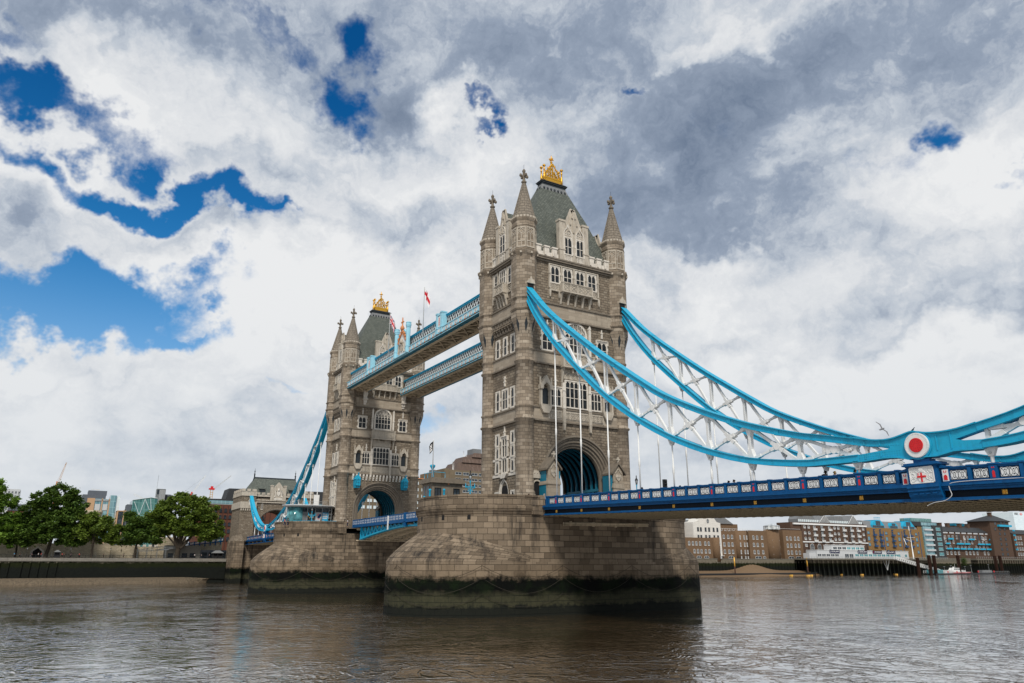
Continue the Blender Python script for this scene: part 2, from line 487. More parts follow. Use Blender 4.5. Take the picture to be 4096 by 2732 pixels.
m_masonry('granite_ashlar', (.155, .122, .09), (.36, .302, .238), (.07, .06, .05), 1.05, .52, .03, .4, .85, .2, .6, (.43, .40, .35), .5, .25, (.04, .034, .028))
m_masonry('granite_rough', (.135, .105, .077), (.295, .246, .188), (.07, .06, .05), .78, .42, .04, 1.0, .9, .3, .6, (.36, .335, .29), .37, .6)
m_masonry('band_ashlar', (.265, .22, .172), (.39, .338, .27), (.17, .15, .13), 1.3, .6, .012, .3, .85, .25, .35)
m_masonry('spire_stone', (.19, .165, .135), (.26, .225, .185), (.06, .055, .05), 1.0, .55, .05, .8, .9, .4, .5)
m_plain('portland', (.64, .60, .54), .8, .16, 2.0, .25, .3, 0, .5, (.16, .14, .115))
m_plain('carved_stone', (.46, .415, .35), .85, .22, 2.5, .25, .6, 0, .55, (.10, .085, .07))
m_plain('moulding_stone', (.185, .158, .127), .85, .25, 2.5, .25, .35, 0, .5, (.045, .04, .035))
m_masonry('slate', (.07, .082, .074), (.155, .172, .15), (.03, .036, .034), .5, .34, .045, .6, .65, .3, .35, (.17, .19, .17), .5, .15, (.12, .12, .085))
m_plain('lead', (.16, .17, .18), .6, .25, 3, .4, .2, .0, .4, (.35, .33, .30))
m_plain('lead_dark', (.02, .028, .035), .5, .3, 3, .4)
m_plain('gold', (.66, .36, .045), .4, .12, 6, .5, .1, .85)
m_plain('gold_paint', (.75, .42, .07), .45, .2, 8, .5, .3, .3)
m_plain('chain_blue', (.012, .36, .58), .45, .18, 2.5, .3, .1, 0, .42, (.02, .15, .22))
m_plain('deep_blue', (.002, .080, .235), .5, .22, 3, .2, .1, 0, .5, (.004, .028, .08))
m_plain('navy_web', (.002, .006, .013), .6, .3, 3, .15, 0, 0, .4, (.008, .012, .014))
m_plain('sky_blue', (.30, .60, .74), .5, .12, 3, .4, .1, 0, .2, (.12, .28, .33))
m_plain('teal_paint', (.008, .17, .27), .5, .2, 3, .4, .1, 0, .3, (.01, .04, .06))
m_plain('white_paint', (.74, .75, .75), .5, .07, 3, .4, .05, 0, .22, (.35, .31, .26))
m_plain('red_paint', (.62, .012, .018), .45, .1, 4, .45)
m_plain('orange_paint', (.55, .22, .09), .6, .2, 5, .4)
m_plain('black_metal', (.012, .013, .015), .5, .3, 4, .4)
m_plain('soffit_tan', (.62, .52, .38), .8, .25, 2, .3, .2, 0, .5, (.06, .05, .04))
m_plain('steel_brown', (.085, .07, .047), .8, .4, 4, .2, .3, 0, .5, (.04, .034, .025))
m_plain('girder_tan', (.36, .30, .20), .8, .35, 4, .2, .3, 0, .4, (.10, .085, .06))  # paler flange colour carries the highlights along the rivet lines
m_plain('dark_void', (.006, .006, .007), .8, .2)
m_plain('asphalt', (.05, .05, .052), .9, .2, 3, .25)
m_plain('galvanised', (.42, .44, .45), .45, .12, 4, .5, 0, .3)
def glass_mat(name, c, rough=.12, leaded=False):
    q = NT(name)
    p = q.pos()
    g = q.noise(p, .9, 3, .6)
    col = q.mix(q.rng(g, .35, .75), c, tuple(min(1, x * 2.6 + .012) for x in c))
    q.col(col); q.rough(rough, .35)
    q.bump(q.noise(p, 6.0, 3, .5), .25, .02)
    return q.m
glass_mat('leaded_glass', (.005, .007, .009), .3)
glass_mat('window_glass', (.022, .03, .038), .08)
glass_mat('teal_glass', (.05, .16, .18), .06)
def pier_mat(name='pier_masonry', soot=.8):
    q = NT(name)
    uv = q.uvw(); p = q.pos()
    bt = q.n('ShaderNodeTexBrick'); q.l(uv, bt.inputs['Vector']); bt.offset = .43
    for k, v in (('Scale', 1.0), ('Brick Width', 1.75), ('Row Height', .78), ('Mortar Size', .034), ('Mortar Smooth', .25), ('Bias', 0.0)): bt.inputs[k].default_value = v
    bt.inputs['Color1'].default_value = (.095, .071, .050, 1); bt.inputs['Color2'].default_value = (.29, .228, .165, 1); bt.inputs['Mortar'].default_value = (.022, .018, .015, 1)
    g = q.noise(p, 6.0, 6, .75)
    col = q.mix(.28, bt.outputs['Color'], q.mix(g, (.05, .038, .028), (.38, .31, .235)))
    sepn = q.n('ShaderNodeSeparateXYZ'); q.l(p, sepn.inputs[0]); z = sepn.outputs[2]
    big = q.noise(p, .22, 5, .65); st = q.noise(p, .9, 6, .7, (1.0, 1.0, .10))
    # soot and rain streaks
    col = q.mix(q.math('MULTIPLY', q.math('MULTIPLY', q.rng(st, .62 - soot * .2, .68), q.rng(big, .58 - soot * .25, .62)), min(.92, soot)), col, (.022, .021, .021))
    # lime runs
    st2 = q.noise(p, 1.3, 6, .7, (1.6, 1.6, .14))
    col = q.mix(q.math('MULTIPLY', q.rng(st2, .67, .76), .55), col, (.42, .40, .37))
    # tide zone: damp warm band, black-green weed, olive silt, dark foot
    zn = q.math('ADD', z, q.math('MULTIPLY', q.math('SUBTRACT', q.noise(p, .28, 4, .6), .5), 2.6))
    zn2 = q.math('ADD', z, q.math('MULTIPLY', q.math('SUBTRACT', q.noise(p, .6, 6, .72), .5), 2.6))
    col = q.mix(q.math('MULTIPLY', q.rng(zn, 7.4, 4.6), .35), col, (.16, .115, .07))
    silt = q.mix(q.noise(p, 1.2, 6, .75), (.010, .013, .009), (.075, .072, .042))
    silt = q.mix(q.math('MULTIPLY', bt.outputs['Fac'], .7), silt, (.018, .022, .018))
    col = q.mix(q.rng(zn2, 3.5, 2.9), col, silt)
    weed = q.math('MULTIPLY', q.rng(zn2, 5.1, 4.1), q.rng(zn, 1.9, 3.1))
    wc = q.mix(q.rng(q.noise(p, .35, 4, .6), .4, .7), (.0022, .003, .0028), (.005, .011, .0035))
    col = q.mix(weed, col, wc)
    foot = q.math('MULTIPLY', q.rng(zn2, 1.35, .75), .85)
    col = q.mix(foot, col, (.007, .009, .009))
    q.col(col); q.rough(.88, .12)
    hh = q.math('ADD', q.math('MULTIPLY', bt.outputs['Fac'], -1.3), q.math('MULTIPLY', q.noise(p, 4.0, 7, .75), 1.2))
    q.bump(hh, .8, .07)
    return q.m
pier_mat()
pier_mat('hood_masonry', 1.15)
def water_mat():
    q = NT('river_water')
    p = q.pos()
    col = q.mix(q.noise(p, .05, 4, .6), (.062, .038, .015), (.095, .060, .026))
    q.col(col); q.rough(.06, .5); q.b.inputs['IOR'].default_value = 2.2
    q.b.inputs['Coat Weight'].default_value = 1.0; q.b.inputs['Coat IOR'].default_value = 2.2; q.b.inputs['Coat Roughness'].default_value = .06
    c = q.noise(p, .030, 4, .65, (1, 1, 1), .8)        # wind patches
    pt = q.rng(c, .40, .62)
    a = q.noise(p, .38, 4, .55, (1.0, 1.0, 1), .6)
    b = q.noise(p, 1.5, 4, .6, (1.0, 1.0, 1), .5)
    w = q.noise(p, .10, 3, .5, (1, 1, 1), .3)
    def ridge(sc, wd, dist):
        n = q.noise(p, sc, 3, .55, (1, 1, 1), dist)
        return q.rng(q.math('ABSOLUTE', q.math('SUBTRACT', n, .5)), wd, 0.0)
    rd = q.math('ADD', q.math('MULTIPLY', ridge(.22, .05, .9), .30), q.math('MULTIPLY', ridge(.75, .06, .7), .12))
    h = q.math('ADD', q.math('MULTIPLY', a, .26), q.math('MULTIPLY', b, .045))
    h = q.math('ADD', h, q.math('MULTIPLY', rd, q.rng(c, .38, .62, .12, .9)))
    h = q.math('ADD', h, q.math('MULTIPLY', w, .40))
    q.bump(h, 1.0, .20)
    q.l(q.b.inputs['Normal'].links[0].from_socket, q.b.inputs['Coat Normal'])
    return q.m
water_mat()

# ================================================================ bridge tower
TA, TB = 5.22, 9.04
def frame(o, u, n):
    """face frame: (u along the wall, v up, d out of the wall)"""
    o = Vector(o); u = Vector(u); n = Vector(n)
    def T(p): return (o.x + u.x * p[0] + n.x * p[2], o.y + u.y * p[0] + n.y * p[2], o.z + p[1])
    return T
def arch_pts(a, b, z0, n=16, zj=None):
    pts = [(a * math.cos(PI * k / n), z0 + b * math.sin(PI * k / n)) for k in range(n + 1)]
    if zj is not None: pts = [(a, zj)] + pts + [(-a, zj)]
    return pts
def gothic_window(par, T, uc, v0, w, h, lights, transoms=(.5,), sur=.22, proj=.16, arch=False, frame_m='portland', hood=False, name='window'):
    """stone surround, mullions, transoms and cusped heads; glass is its child"""
    b = MB(T); u0, u1, v1 = uc - w / 2, uc + w / 2, v0 + h
    mw = .10
    if arch:
        ah = arch; vs = v1 - ah
        outer = arch_pts(w / 2 + sur, ah + sur, vs, 14, v0 - sur); inner = arch_pts(w / 2, ah, vs, 14, v0)
        outer = [(uc + x, y) for x, y in outer]; inner = [(uc + x, y) for x, y in inner]
        n = len(outer)
        i = b.P([(x, y, 0) for x, y in outer] + [(x, y, proj) for x, y in outer] + [(x, y, proj) for x, y in inner] + [(x, y, 0) for x, y in inner])
        for k in range(n - 1):
            for j in range(3): b.face([i + j * n + k, i + j * n + k + 1, i + (j + 1) * n + k + 1, i + (j + 1) * n + k])
        b.box(u0 - sur, u1 + sur, v0 - sur, v0, 0, proj + .06)
    else:
        vs = v1
        b.box(u0 - sur, u0, v0 - sur, v1 + sur, 0, proj); b.box(u1, u1 + sur, v0 - sur, v1 + sur, 0, proj)
        b.box(u0, u1, v1, v1 + sur, 0, proj); b.box(u0, u1, v0 - sur, v0, 0, proj + .05)
        # toothed quoins
        for k in range(int(h / .7)):
            if k % 2: continue
            for s_ in (-1, 1):
                ue = u0 - sur if s_ < 0 else u1 + sur
                b.box(min(ue, ue + s_ * .18), max(ue, ue + s_ * .18), v0 + k * .7, v0 + k * .7 + .5, 0, proj - .05)
    if hood:
        b.box(u0 - sur - .1, u1 + sur + .1, v1 + sur, v1 + sur + .14, 0, proj + .14)
        for s_ in (u0 - sur - .1, u1 + sur - .02): b.box(s_, s_ + .12, v1 - .35, v1 + sur, 0, proj + .14)
    lw = w / lights
    for k in range(1, lights):
        x = u0 + lw * k
        top = vs + (arch * math.sqrt(max(0, 1 - ((x - uc) / (w / 2)) ** 2)) if arch else 0)
        b.box(x - mw / 2, x + mw / 2, v0, top, 0, proj - .03)
    for t in transoms: b.box(u0, u1, v0 + (vs - v0) * t - .05, v0 + (vs - v0) * t + .05, 0, proj - .05)
    # cusped light heads
    for k in range(lights):
        x0, x1 = u0 + lw * k, u0 + lw * (k + 1); xm = (x0 + x1) / 2
        hh = min(.55, lw * .75)
        for s_, xe in ((-1, x0), (1, x1)):
            b.prism([(xe, vs - hh), (xe, vs), (xm, vs), (xm + s_ * lw * .2, vs - hh * .22), (xm + s_ * lw * .36, vs - hh * .55)], .02, proj - .06, 'z')
        if arch:
            top = arch * math.sqrt(max(0, 1 - ((xm - uc) / (w / 2)) ** 2))
            if top > .5:
                b.box(xm - .035, xm + .035, vs, vs + top, 0, proj - .06)
                b.obox((x0, vs + .02, .05), (xm, vs + top * .7, .05), .07, .07, (0, 0, 1)); b.obox((x1, vs + .02, .05), (xm, vs + top * .7, .05), .07, .07, (0, 0, 1))
    o = b.build(name, M[frame_m], par)
    g = MB(T)
    if arch: g.face([g.P([(uc + x, y, .03) for x, y in arch_pts(w / 2, ah, vs, 14, v0)]) + k for k in range(17)])
    else: g.face([g.P([(u0, v0, .03), (u1, v0, .03), (u1, v1, .03), (u0, v1, .03)]) + k for k in range(4)])
    g.build('pane', M['leaded_glass'], o)
    return o
def tracery_panel(b, u0, u1, v0, v1, d0, cells, n=10):
    """sunk panel with a ring of bars: quatrefoils in square cells"""
    b.box(u0, u1, v0, v0 + .08, d0, d0 + .12); b.box(u0, u1, v1 - .08, v1, d0, d0 + .12)
    cw = (u1 - u0) / cells
    for k in range(cells + 1):
        x = min(max(u0 + cw * k, u0 + .04), u1 - .04)
        b.box(x - .04, x + .04, v0, v1, d0, d0 + .11)
    for k in range(cells):
        xm, vm = u0 + cw * (k + .5), (v0 + v1) / 2; r = min(cw, v1 - v0) * .40
        for s_ in (-1, 1):
            b.obox((xm - cw * .46, vm - s_ * (v1 - v0) * .42, d0 + .04), (xm + cw * .46, vm + s_ * (v1 - v0) * .42, d0 + .04), .08, .07, (0, 0, 1))
        pts = [(xm + r * math.cos(2 * PI * q / n), vm + r * math.sin(2 * PI * q / n), d0 + .05) for q in range(n + 1)]
        for a, c in zip(pts, pts[1:]): b.obox(a, c, .07, .06, (0, 0, 1))
def balcony(par, T, uc, w, v0, v1, proj, cells, nbr, vb, name='balcony'):
    b = MB(T); u0, u1 = uc - w / 2, uc + w / 2
    b.box(u0 - .12, u1 + .12, v0 - .28, v0 - .1, 0, proj + .18); b.box(u0 - .05, u1 + .05, v0 - .1, v0, 0, proj + .08)
    b.box(u0 - .08, u1 + .08, v1, v1 + .14, proj - .22, proj + .1)
    for s_ in (u0, u1 - .2): b.box(s_, s_ + .2, v0, v1, 0, proj - .2); b.box(s_ - .03, s_ + .23, v0, v1 + .2, proj - .24, proj + .06)
    b.box(u0 + .2, u1 - .2, v0, v1, proj - .14, proj - .08)
    nc = cells; cw = (w - .4) / nc
    for k in range(nc):
        a = u0 + .2 + cw * k
        tracery_panel(b, a + .06, a + cw - .06, v0 + .06, v1 - .04, proj - .08, max(1, round(cw / (v1 - v0))))
        if k: b.box(a - .1, a + .1, v0, v1 + .1, proj - .2, proj + .05)
    for k in range(nbr):   # curved brackets
        x = u0 + .15 + (w - .3) * k / (nbr - 1)
        pr = [(0, vb), (.16, vb + .1), (.3, vb + (v0 - vb) * .35), (proj * .62, vb + (v0 - vb) * .72), (proj + .05, v0 - .3), (proj + .05, v0 - .2), (0, v0 - .2)]
        i = b.P([(x - .14, q[1], q[0]) for q in pr] + [(x + .14, q[1], q[0]) for q in pr])
        n = len(pr); b.face([i + k2 for k2 in range(n)]); b.face([i + n + k2 for k2 in range(n)][::-1])
        for k2 in range(n): b.face([i + k2, i + (k2 + 1) % n, i + n + (k2 + 1) % n, i + n + k2])
    return b.build(name, M['carved_stone'], par)
def dormer(par, T, w, v0, vh, vap, depth, wins, back):
    """gabled stone dormer with side piers; window(s) and slate roof are its sub-parts"""
    b = MB(T); h = w / 2
    vsh = v0 + (vap - v0) * .50
    gable = [(-h * .62, v0), (h * .62, v0), (h * .62, vsh), (.0, vap - .25), (-h * .62, vsh)]
    b.prism(gable, -.6, .1, 'z')
    for s_ in (-1, 1):
        x0, x1 = sorted((s_ * h * .60, s_ * h))
        b.box(x0, x1, v0, v0 + (vap - v0) * .72, -.6, .22)
        b.box(x0 - .1, x1 + .1, v0 + (vap - v0) * .72, v0 + (vap - v0) * .72 + .35, -.7, .32)
        b.box(x0 - .06, x1 + .06, v0 + 2.0, v0 + 2.2, -.6, .32)
        # raking coping
        b.obox((s_ * h * .72, vsh - .35, -.15), (0, vap, -.15), .9, .26, (0, 0, 1))
        # crockets
        for t in (.3, .55, .8): b.box(*sorted((s_ * h * .5 * (1 - t) - .12, s_ * h * .5 * (1 - t) + .12)), vsh + (vap - vsh) * t - .75, vsh + (vap - vsh) * t - .35, .1, .3)
    b.box(-.12, .12, vsh + .6, vap - .5, .1, .3)
    o = b.build('dormer', M['carved_stone'], par)
    for uc, ww, wv, wh in wins:
        gothic_window(o, lambda p, T=T: T((p[0], p[1], p[2] + .1)), uc, wv, ww, wh, 2, (.45,), .18, .14, False, 'portland')
        a = MB(lambda p, T=T: T((p[0], p[1], p[2] + .1)))
        pts = [(uc + (ww / 2 + .12) * x, wv + wh + .2 + y) for x, y in ((-1, 0), (-.95, .7), (-.6, 1.25), (-.2, 1.6), (0, 2.3), (.2, 1.6), (.6, 1.25), (.95, .7), (1, 0))]
        for p, q in zip(pts, pts[1:]): a.obox((p[0], p[1], .08), (q[0], q[1], .08), .16, .14, (0, 0, 1))
        for k in range(3):
            cx_ = uc + (k - 1) * ww * .28; cz = wv + wh + (.65 if k != 1 else 1.05); r = ww * .16
            ring = [(cx_ + r * math.cos(t * PI / 4), cz + r * math.sin(t * PI / 4), .04) for t in range(9)]
            for p, q in zip(ring, ring[1:]): a.obox(p, q, .07, .07, (0, 0, 1))
        a.build('ogee_hood', M['portland'], o)
        c = MB(T); c.box(uc - ww / 2, uc + ww / 2, v0 + .15, wv - .3, .1, .13); tracery_panel(c, uc - ww / 2, uc + ww / 2, v0 + .15, wv - .3, .12, 2, 8); c.build('carved_panel', M['portland'], o)
    r = MB(T)
    i = r.P([(-h * .62, vsh, -.6), (0, vap - .3, -.6), (h * .62, vsh, -.6), (-h * .62, vsh, -back), (0, vap - .3, -back), (h * .62, vsh, -back)])
    r.face([i, i + 1, i + 4, i + 3]); r.face([i + 1, i + 2, i + 5, i + 4])
    r.build('dormer_roof', M['slate'], o)
    k = MB(T); k.box(-h * .6, -h * .56, v0, vsh, -back, -.6); k.box(h * .56, h * .6, v0, vsh, -back, -.6); k.build('dormer_cheek', M['lead_dark'], o)
    return o
def statue_niche(par, T, uc, v0, v1, name='niche'):
    b = MB(T)
    b.box(uc - 1.0, uc - .7, v0, v1 - 2.2, 0, .55); b.box(uc + .7, uc + 1.0, v0, v1 - 2.2, 0, .55)
    b.prism([(uc - 1.1, v1 - 2.2), (uc - .62, v1 - 2.2), (uc - .5, v1 - 1.6), (uc, v1 - 1.15), (uc + .5, v1 - 1.6), (uc + .62, v1 - 2.2), (uc + 1.1, v1 - 2.2), (uc + 1.1, v1 - 1.6), (uc, v1), (uc - 1.1, v1 - 1.6)], 0, .75, 'z')
    for s_ in (-1, 1):
        b.box(uc + s_ * 1.0 - .1, uc + s_ * 1.0 + .1, v1 - 1.6, v1 - .3, .3, .55)
    b.box(uc - .7, uc + .7, v0 - .02, v0 + .1, 0, .6)
    # corbel foot
    b.prism([(uc - 1.05, v0), (uc + 1.05, v0), (uc + .85, v0 - .6), (uc + .5, v0 - 1.2), (uc - .5, v0 - 1.2), (uc - .85, v0 - .6)], 0, .6, 'z')
    o = b.build(name, M['carved_stone'], par)
    d = MB(T); d.box(uc - .62, uc + .62, v0 + .1, v1 - 1.9, .01, .05); d.build('niche_back', M['lead_dark'], o)  # dark panel colour paints in the shade of the niche recess
    return o
def turret(par, sx, sy):
    cx, cy = sx * TA, sy * TB
    b = MB()
    b.lathe(cx, cy, [(1.62, 13.9), (1.62, 15.9), (1.5, 16.1), (1.5, 16.35), (1.36, 16.55), (1.36, 26.8), (1.58, 26.95), (1.62, 27.12), (1.38, 27.3), (1.38, 28.75), (1.52, 28.88), (1.52, 29.02), (1.36, 29.15), (1.36, 35.65), (1.58, 35.8), (1.6, 35.98), (1.38, 36.15), (1.38, 37.6), (1.5, 37.72), (1.5, 37.88), (1.36, 38.0), (1.36, 40.1)], 24, 0, True, False)
    rot = PI / 8
    o8 = [(1.92 / math.cos(PI / 8) * .985 * math.cos(rot + k * PI / 4), 1.92 / math.cos(PI / 8) * .985 * math.sin(rot + k * PI / 4)) for k in range(8)]
    # corbelled change from round to octagon, with sunk triangles between the ribs
    n = 32
    def octr(a):
        a = (a - rot) % (PI / 4) - PI / 8
        return 1.90 / math.cos(a)
    rings = []
    for z, t in ((40.06, 0), (40.9, .33), (41.8, .72), (42.66, 1.0), (43.7, 1.0)):
        rings.append([(cx + lerp(1.36, octr(2 * PI * k / n), t) * math.cos(2 * PI * k / n), cy + lerp(1.36, octr(2 * PI * k / n), t) * math.sin(2 * PI * k / n), z) for k in range(n)])
    b.loft(rings)
    R8 = 1.90 / math.cos(PI / 8)
    b.lathe(cx, cy, [(R8, 43.65), (R8 + .12, 43.8), (R8 + .22, 43.95), (R8 + .22, 44.1), (R8, 44.25), (R8, 45.45), (R8 + .1, 45.58), (R8 + .2, 45.72), (R8 + .2, 45.86), (R8, 46.0), (R8, 52.7), (R8 + .15, 52.95), (R8 + .34, 53.35), (R8 + .38, 53.6), (R8 + .38, 53.75), (R8 - .1, 53.95)], 8, rot, False, True)
    R7 = R8 - .08
    b.lathe(cx, cy, [(R7, 53.7), (R7, 57.8), (R7 + .1, 57.92), (R7 + .1, 58.05), (R7 - .02, 58.15), (R7 - .02, 58.7), (R7 + .2, 59.1), (R7 + .24, 59.3), (R7 + .05, 59.4)], 8, rot, False, True)
    o = b.build('turret', M['granite_ashlar'], par)
    # sunk darts on the corbel
    d = MB()
    for k in range(8):
        a = rot + k * PI / 4
        ca, sa = math.cos(a), math.sin(a); ta = (-sa, ca)
        def pt(r, z, w): return (cx + ca * r + ta[0] * w, cy + sa * r + ta[1] * w, z)
        i = d.P([pt(1.42, 40.2, 0), pt(1.70, 41.5, -.26), pt(2.06, 42.5, 0), pt(1.70, 41.5, .26)])
        d.face([i, i + 1, i + 2, i + 3])
    d.build('corbel_recess', M['lead_dark'], o)
    # blind tracery on the upper stage, battlement teeth
    t = MB()
    for k in range(8):
        a = rot + PI / 8 + k * PI / 4; rr = R7 * math.cos(PI / 8)
        T = frame((cx + math.cos(a) * rr, cy + math.sin(a) * rr, 0), (-math.sin(a), math.cos(a), 0), (math.cos(a), math.sin(a), 0))
        t.T = T
        t.box(-.68, -.56, 54.1, 57.6, 0, .07); t.box(.56, .68, 54.1, 57.6, 0, .07); t.box(-.56, .56, 54.1, 54.3, 0, .07); t.box(-.56, .56, 57.4, 57.6, 0, .07)
        t.box(-.04, .04, 54.3, 56.6, 0, .06); t.box(-.56, .56, 55.1, 55.25, 0, .06)
        for s_ in (-1, 1):
            t.obox((s_ * .5, 56.4, .03), (s_ * .26, 56.9, .03), .09, .06, (0, 0, 1)); t.obox((s_ * .05, 56.4, .03), (s_ * .26, 56.9, .03), .09, .06, (0, 0, 1))
        t.obox((-.5, 56.85, .03), (0, 57.4, .03), .09, .06, (0, 0, 1)); t.obox((.5, 56.85, .03), (0, 57.4, .03), .09, .06, (0, 0, 1))
        for x in (-.55, 0, .55): t.box(x - .16, x + .16, 59.28, 59.62, .02, .22)
        t.box(-.13, .13, 53.0, 53.3, .25, .5)
    t.T = None
    t.build('turret_tracery', M['carved_stone'], o)
    s = MB()
    Rs = R7 - .02
    prof = [(Rs, 59.4)]
    for k in range(1, 15): 
        z = 59.4 + k * .47; r = lerp(Rs, .30, (k / 14.5) ** .93)
        prof += [(r + .05, z - .06), (r, z)]
    s.lathe(cx, cy, prof, 8, rot, False, True)
    for k in range(8):
        a = rot + k * PI / 4
        s.obox((cx + math.cos(a) * Rs, cy + math.sin(a) * Rs, 59.4), (cx + math.cos(a) * .3, cy + math.sin(a) * .3, 66.0), .16, .12)
    s.build('spire', M['spire_stone'], o)
    f = MB()
    f.lathe(cx, cy, [(.30, 65.9), (.34, 66.2), (.46, 66.3), (.46, 66.45), (.28, 66.55), (.22, 67.0), (.22, 68.2), (.28, 68.3), (.3, 68.45), (.12, 68.75)], 8)
    for q in range(4):
        a = q * PI / 2 + PI / 4 * 0
        f.obox((cx, cy, 67.35), (cx + math.cos(a) * .62, cy + math.sin(a) * .62, 67.5), .22, .3)
        f.lathe(cx + math.cos(a) * .62, cy + math.sin(a) * .62, [(.05, 67.2), (.2, 67.3), (.23, 67.5), (.16, 67.75), (.03, 67.8)], 6)
    f.build('finial', M['moulding_stone'], o)
    rod = MB(); rod.tube([(cx, cy, 68.7), (cx, cy, 69.6)], .025, 4); rod.build('lightning_rod', M['black_metal'], o)
    return o
def make_tower(name, label):
    root = thing(name, label, 'bridge tower')
    X0, Y0 = 5.95, 9.3      # lower wall planes
    X1, Y1 = 6.12, 9.85     # upper wall planes
    # walls with the road arch cut through
    b = MB()
    ia = arch_pts(4.8, 4.9, 18.4, 20, 13.9)
    for x, s_ in ((X0, 1), (-X0, -1)):
        outline = [(Y0 - 1.0, 13.9), (Y0 - 1.0, 43.6), (-Y0 + 1.0, 43.6), (-Y0 + 1.0, 13.9)]
        poly = [(8.6, 13.9)] + [(8.6, 43.6), (-8.6, 43.6), (-8.6, 13.9)] + [(-y, z) for y, z in arch_pts(6.35, 6.35, 18.7, 20, 13.9)]
        i = b.P([(x, y, z) for y, z in poly])
        b.face([i + k for k in range(len(poly))])
    for y in (Y0, -Y0):
        i = b.P([(-5.0, y, 13.9), (5.0, y, 13.9), (5.0, y, 42.6), (-5.0, y, 42.6)]); b.face([i, i + 1, i + 2, i + 3])
    # upper block
    for x in (X1, -X1):
        i = b.P([(x, -8.4, 43.5), (x, 8.4, 43.5), (x, 8.4, 53), (x, -8.4, 53)]); b.face([i, i + 1, i + 2, i + 3])
    for y in (Y1, -Y1):
        i = b.P([(-4.6, y, 42.9), (4.6, y, 42.9), (4.6, y, 53), (-4.6, y, 53)]); b.face([i, i + 1, i + 2, i + 3])
        b.box(-4.6, 4.6, *sorted((y, y - math.copysign(.6, y))), 42.6, 42.9)
    b.box(-5.9, 5.9, -9.2, 9.2, 52.5, 53.9)
    b.build('wall', M['granite_rough'], root)
    # smooth bands and string courses
    b = MB(); c = MB()
    for s_ in (1, -1):
        for z0, z1, d, xp in ((27.1, 28.95, .06, X0), (35.95, 37.7, .06, X0), (43.4, 45.7, .10, X0 + .12)):
            b.box(*sorted((s_ * (xp - .3), s_ * (xp + d))), -8.2, 8.2, z0, z1)
        for z0, z1, d, yp in ((27.1, 28.95, .06, Y0), (35.95, 37.7, .06, Y0), (43.7, 45.7, .06, Y1)):
            b.box(-4.5, 4.5, *sorted((s_ * (yp - .3), s_ * (yp + d))), z0, z1)
        for z, d, xp, yp in ((26.86, .34, X0, Y0), (28.9, .24, X0, Y0), (35.72, .34, X0, Y0), (37.68, .22, X0, Y0), (43.25, .42, X0, 0), (45.65, .26, X1, Y1), (43.6, .2, 0, Y1), (52.7, .35, X1, Y1), (53.0, .6, X1, Y1), (53.3, .68, X1, Y1)):
            if xp: c.box(*sorted((s_ * (xp - .3), s_ * (xp + d))), -8.0, 8.0, z, z + .24)
            if yp: c.box(-4.3, 4.3, *sorted((s_ * (yp - .3), s_ * (yp + d))), z, z + .24)
    b.build('ashlar_band', M['band_ashlar'], root); c.build('string_course', M['moulding_stone'], root)
    # battlemented parapet
    b = MB()
    def battle(T, half, gap):
        b.T = T
        b.box(-half, -gap, 53.5, 54.55, -.45, -.02); b.box(gap, half, 53.5, 54.55, -.45, -.02)
        for s_ in (-1, 1):
            x = gap + .25
            while x < half - .6:
                a0, a1 = sorted((s_ * x, s_ * (x + .95)))
                b.box(a0, a1, 54.55, 55.35, -.45, 0.0); b.box(a0 - .08, a1 + .08, 55.35, 55.6, -.55, .12)
                b.box(a0, a0 + .3, 54.0, 54.55, 0, .14)
                x += 1.55
    FS = {}
    FS['S'] = frame((X1, 0, 0), (0, 1, 0), (1, 0, 0)); FS['N'] = frame((-X1, 0, 0), (0, -1, 0), (-1, 0, 0))
    FS['W'] = frame((0, -Y1, 0), (1, 0, 0), (0, -1, 0)); FS['E'] = frame((0, Y1, 0), (-1, 0, 0), (0, 1, 0))
    FL = {'S': frame((X0, 0, 0), (0, 1, 0), (1, 0, 0)), 'N': frame((-X0, 0, 0), (0, -1, 0), (-1, 0, 0)),
          'W': frame((0, -Y0, 0), (1, 0, 0), (0, -1, 0)), 'E': frame((0, Y0, 0), (-1, 0, 0), (0, 1, 0))}
    for q in 'SN': battle(FS[q], 7.3, 3.0)
    for q in 'WE': battle(FS[q], 3.6, 2.1)
    b.T = None
    b.build('parapet', M['portland'], root)
    for sx in (1, -1):
        for sy in (1, -1): turret(root, sx, sy)
    # steep slate roof, lead capping, gilded crown
    b = MB()
    rings = []
    for z, hx, hy in ((53.8, 5.75, 9.15), (56.0, 4.95, 8.2), (59.0, 4.0, 6.95), (63.4, 2.72, 5.4), (70.1, .62, 2.4)):
        rings.append([(hx, -hy, z), (hx, hy, z), (-hx, hy, z), (-hx, -hy, z)])
    i0 = [b.P(r) for r in rings]
    for j in range(4):
        for k in range(4): b.face([i0[j] + k, i0[j] + (k + 1) % 4, i0[j + 1] + (k + 1) % 4, i0[j + 1] + k])
    ro = b.build('roof', M['slate'], root)
    b = MB()
    b.frustum((-.98, .98, -2.86, 2.86, 69.0), (-.66, .66, -2.44, 2.44, 70.2))
    b.build('lead_flashing', M['lead'], ro)
    v = MB()
    for k in range(7):
        y = -2.2 + k * .73
        for s_ in (1, -1): v.lathe(s_ * .88, y, [(.05, 69.05), (.2, 69.1), (.22, 69.3), (.15, 69.5), (.02, 69.55)], 8)
    for s_ in (1, -1):
        for x in (-.4, .4): v.lathe(x, s_ * 2.72, [(.05, 69.05), (.2, 69.1), (.22, 69.3), (.15, 69.5), (.02, 69.55)], 8)
    v.build('roof_vent', M['lead_dark'], ro)
    b = MB()
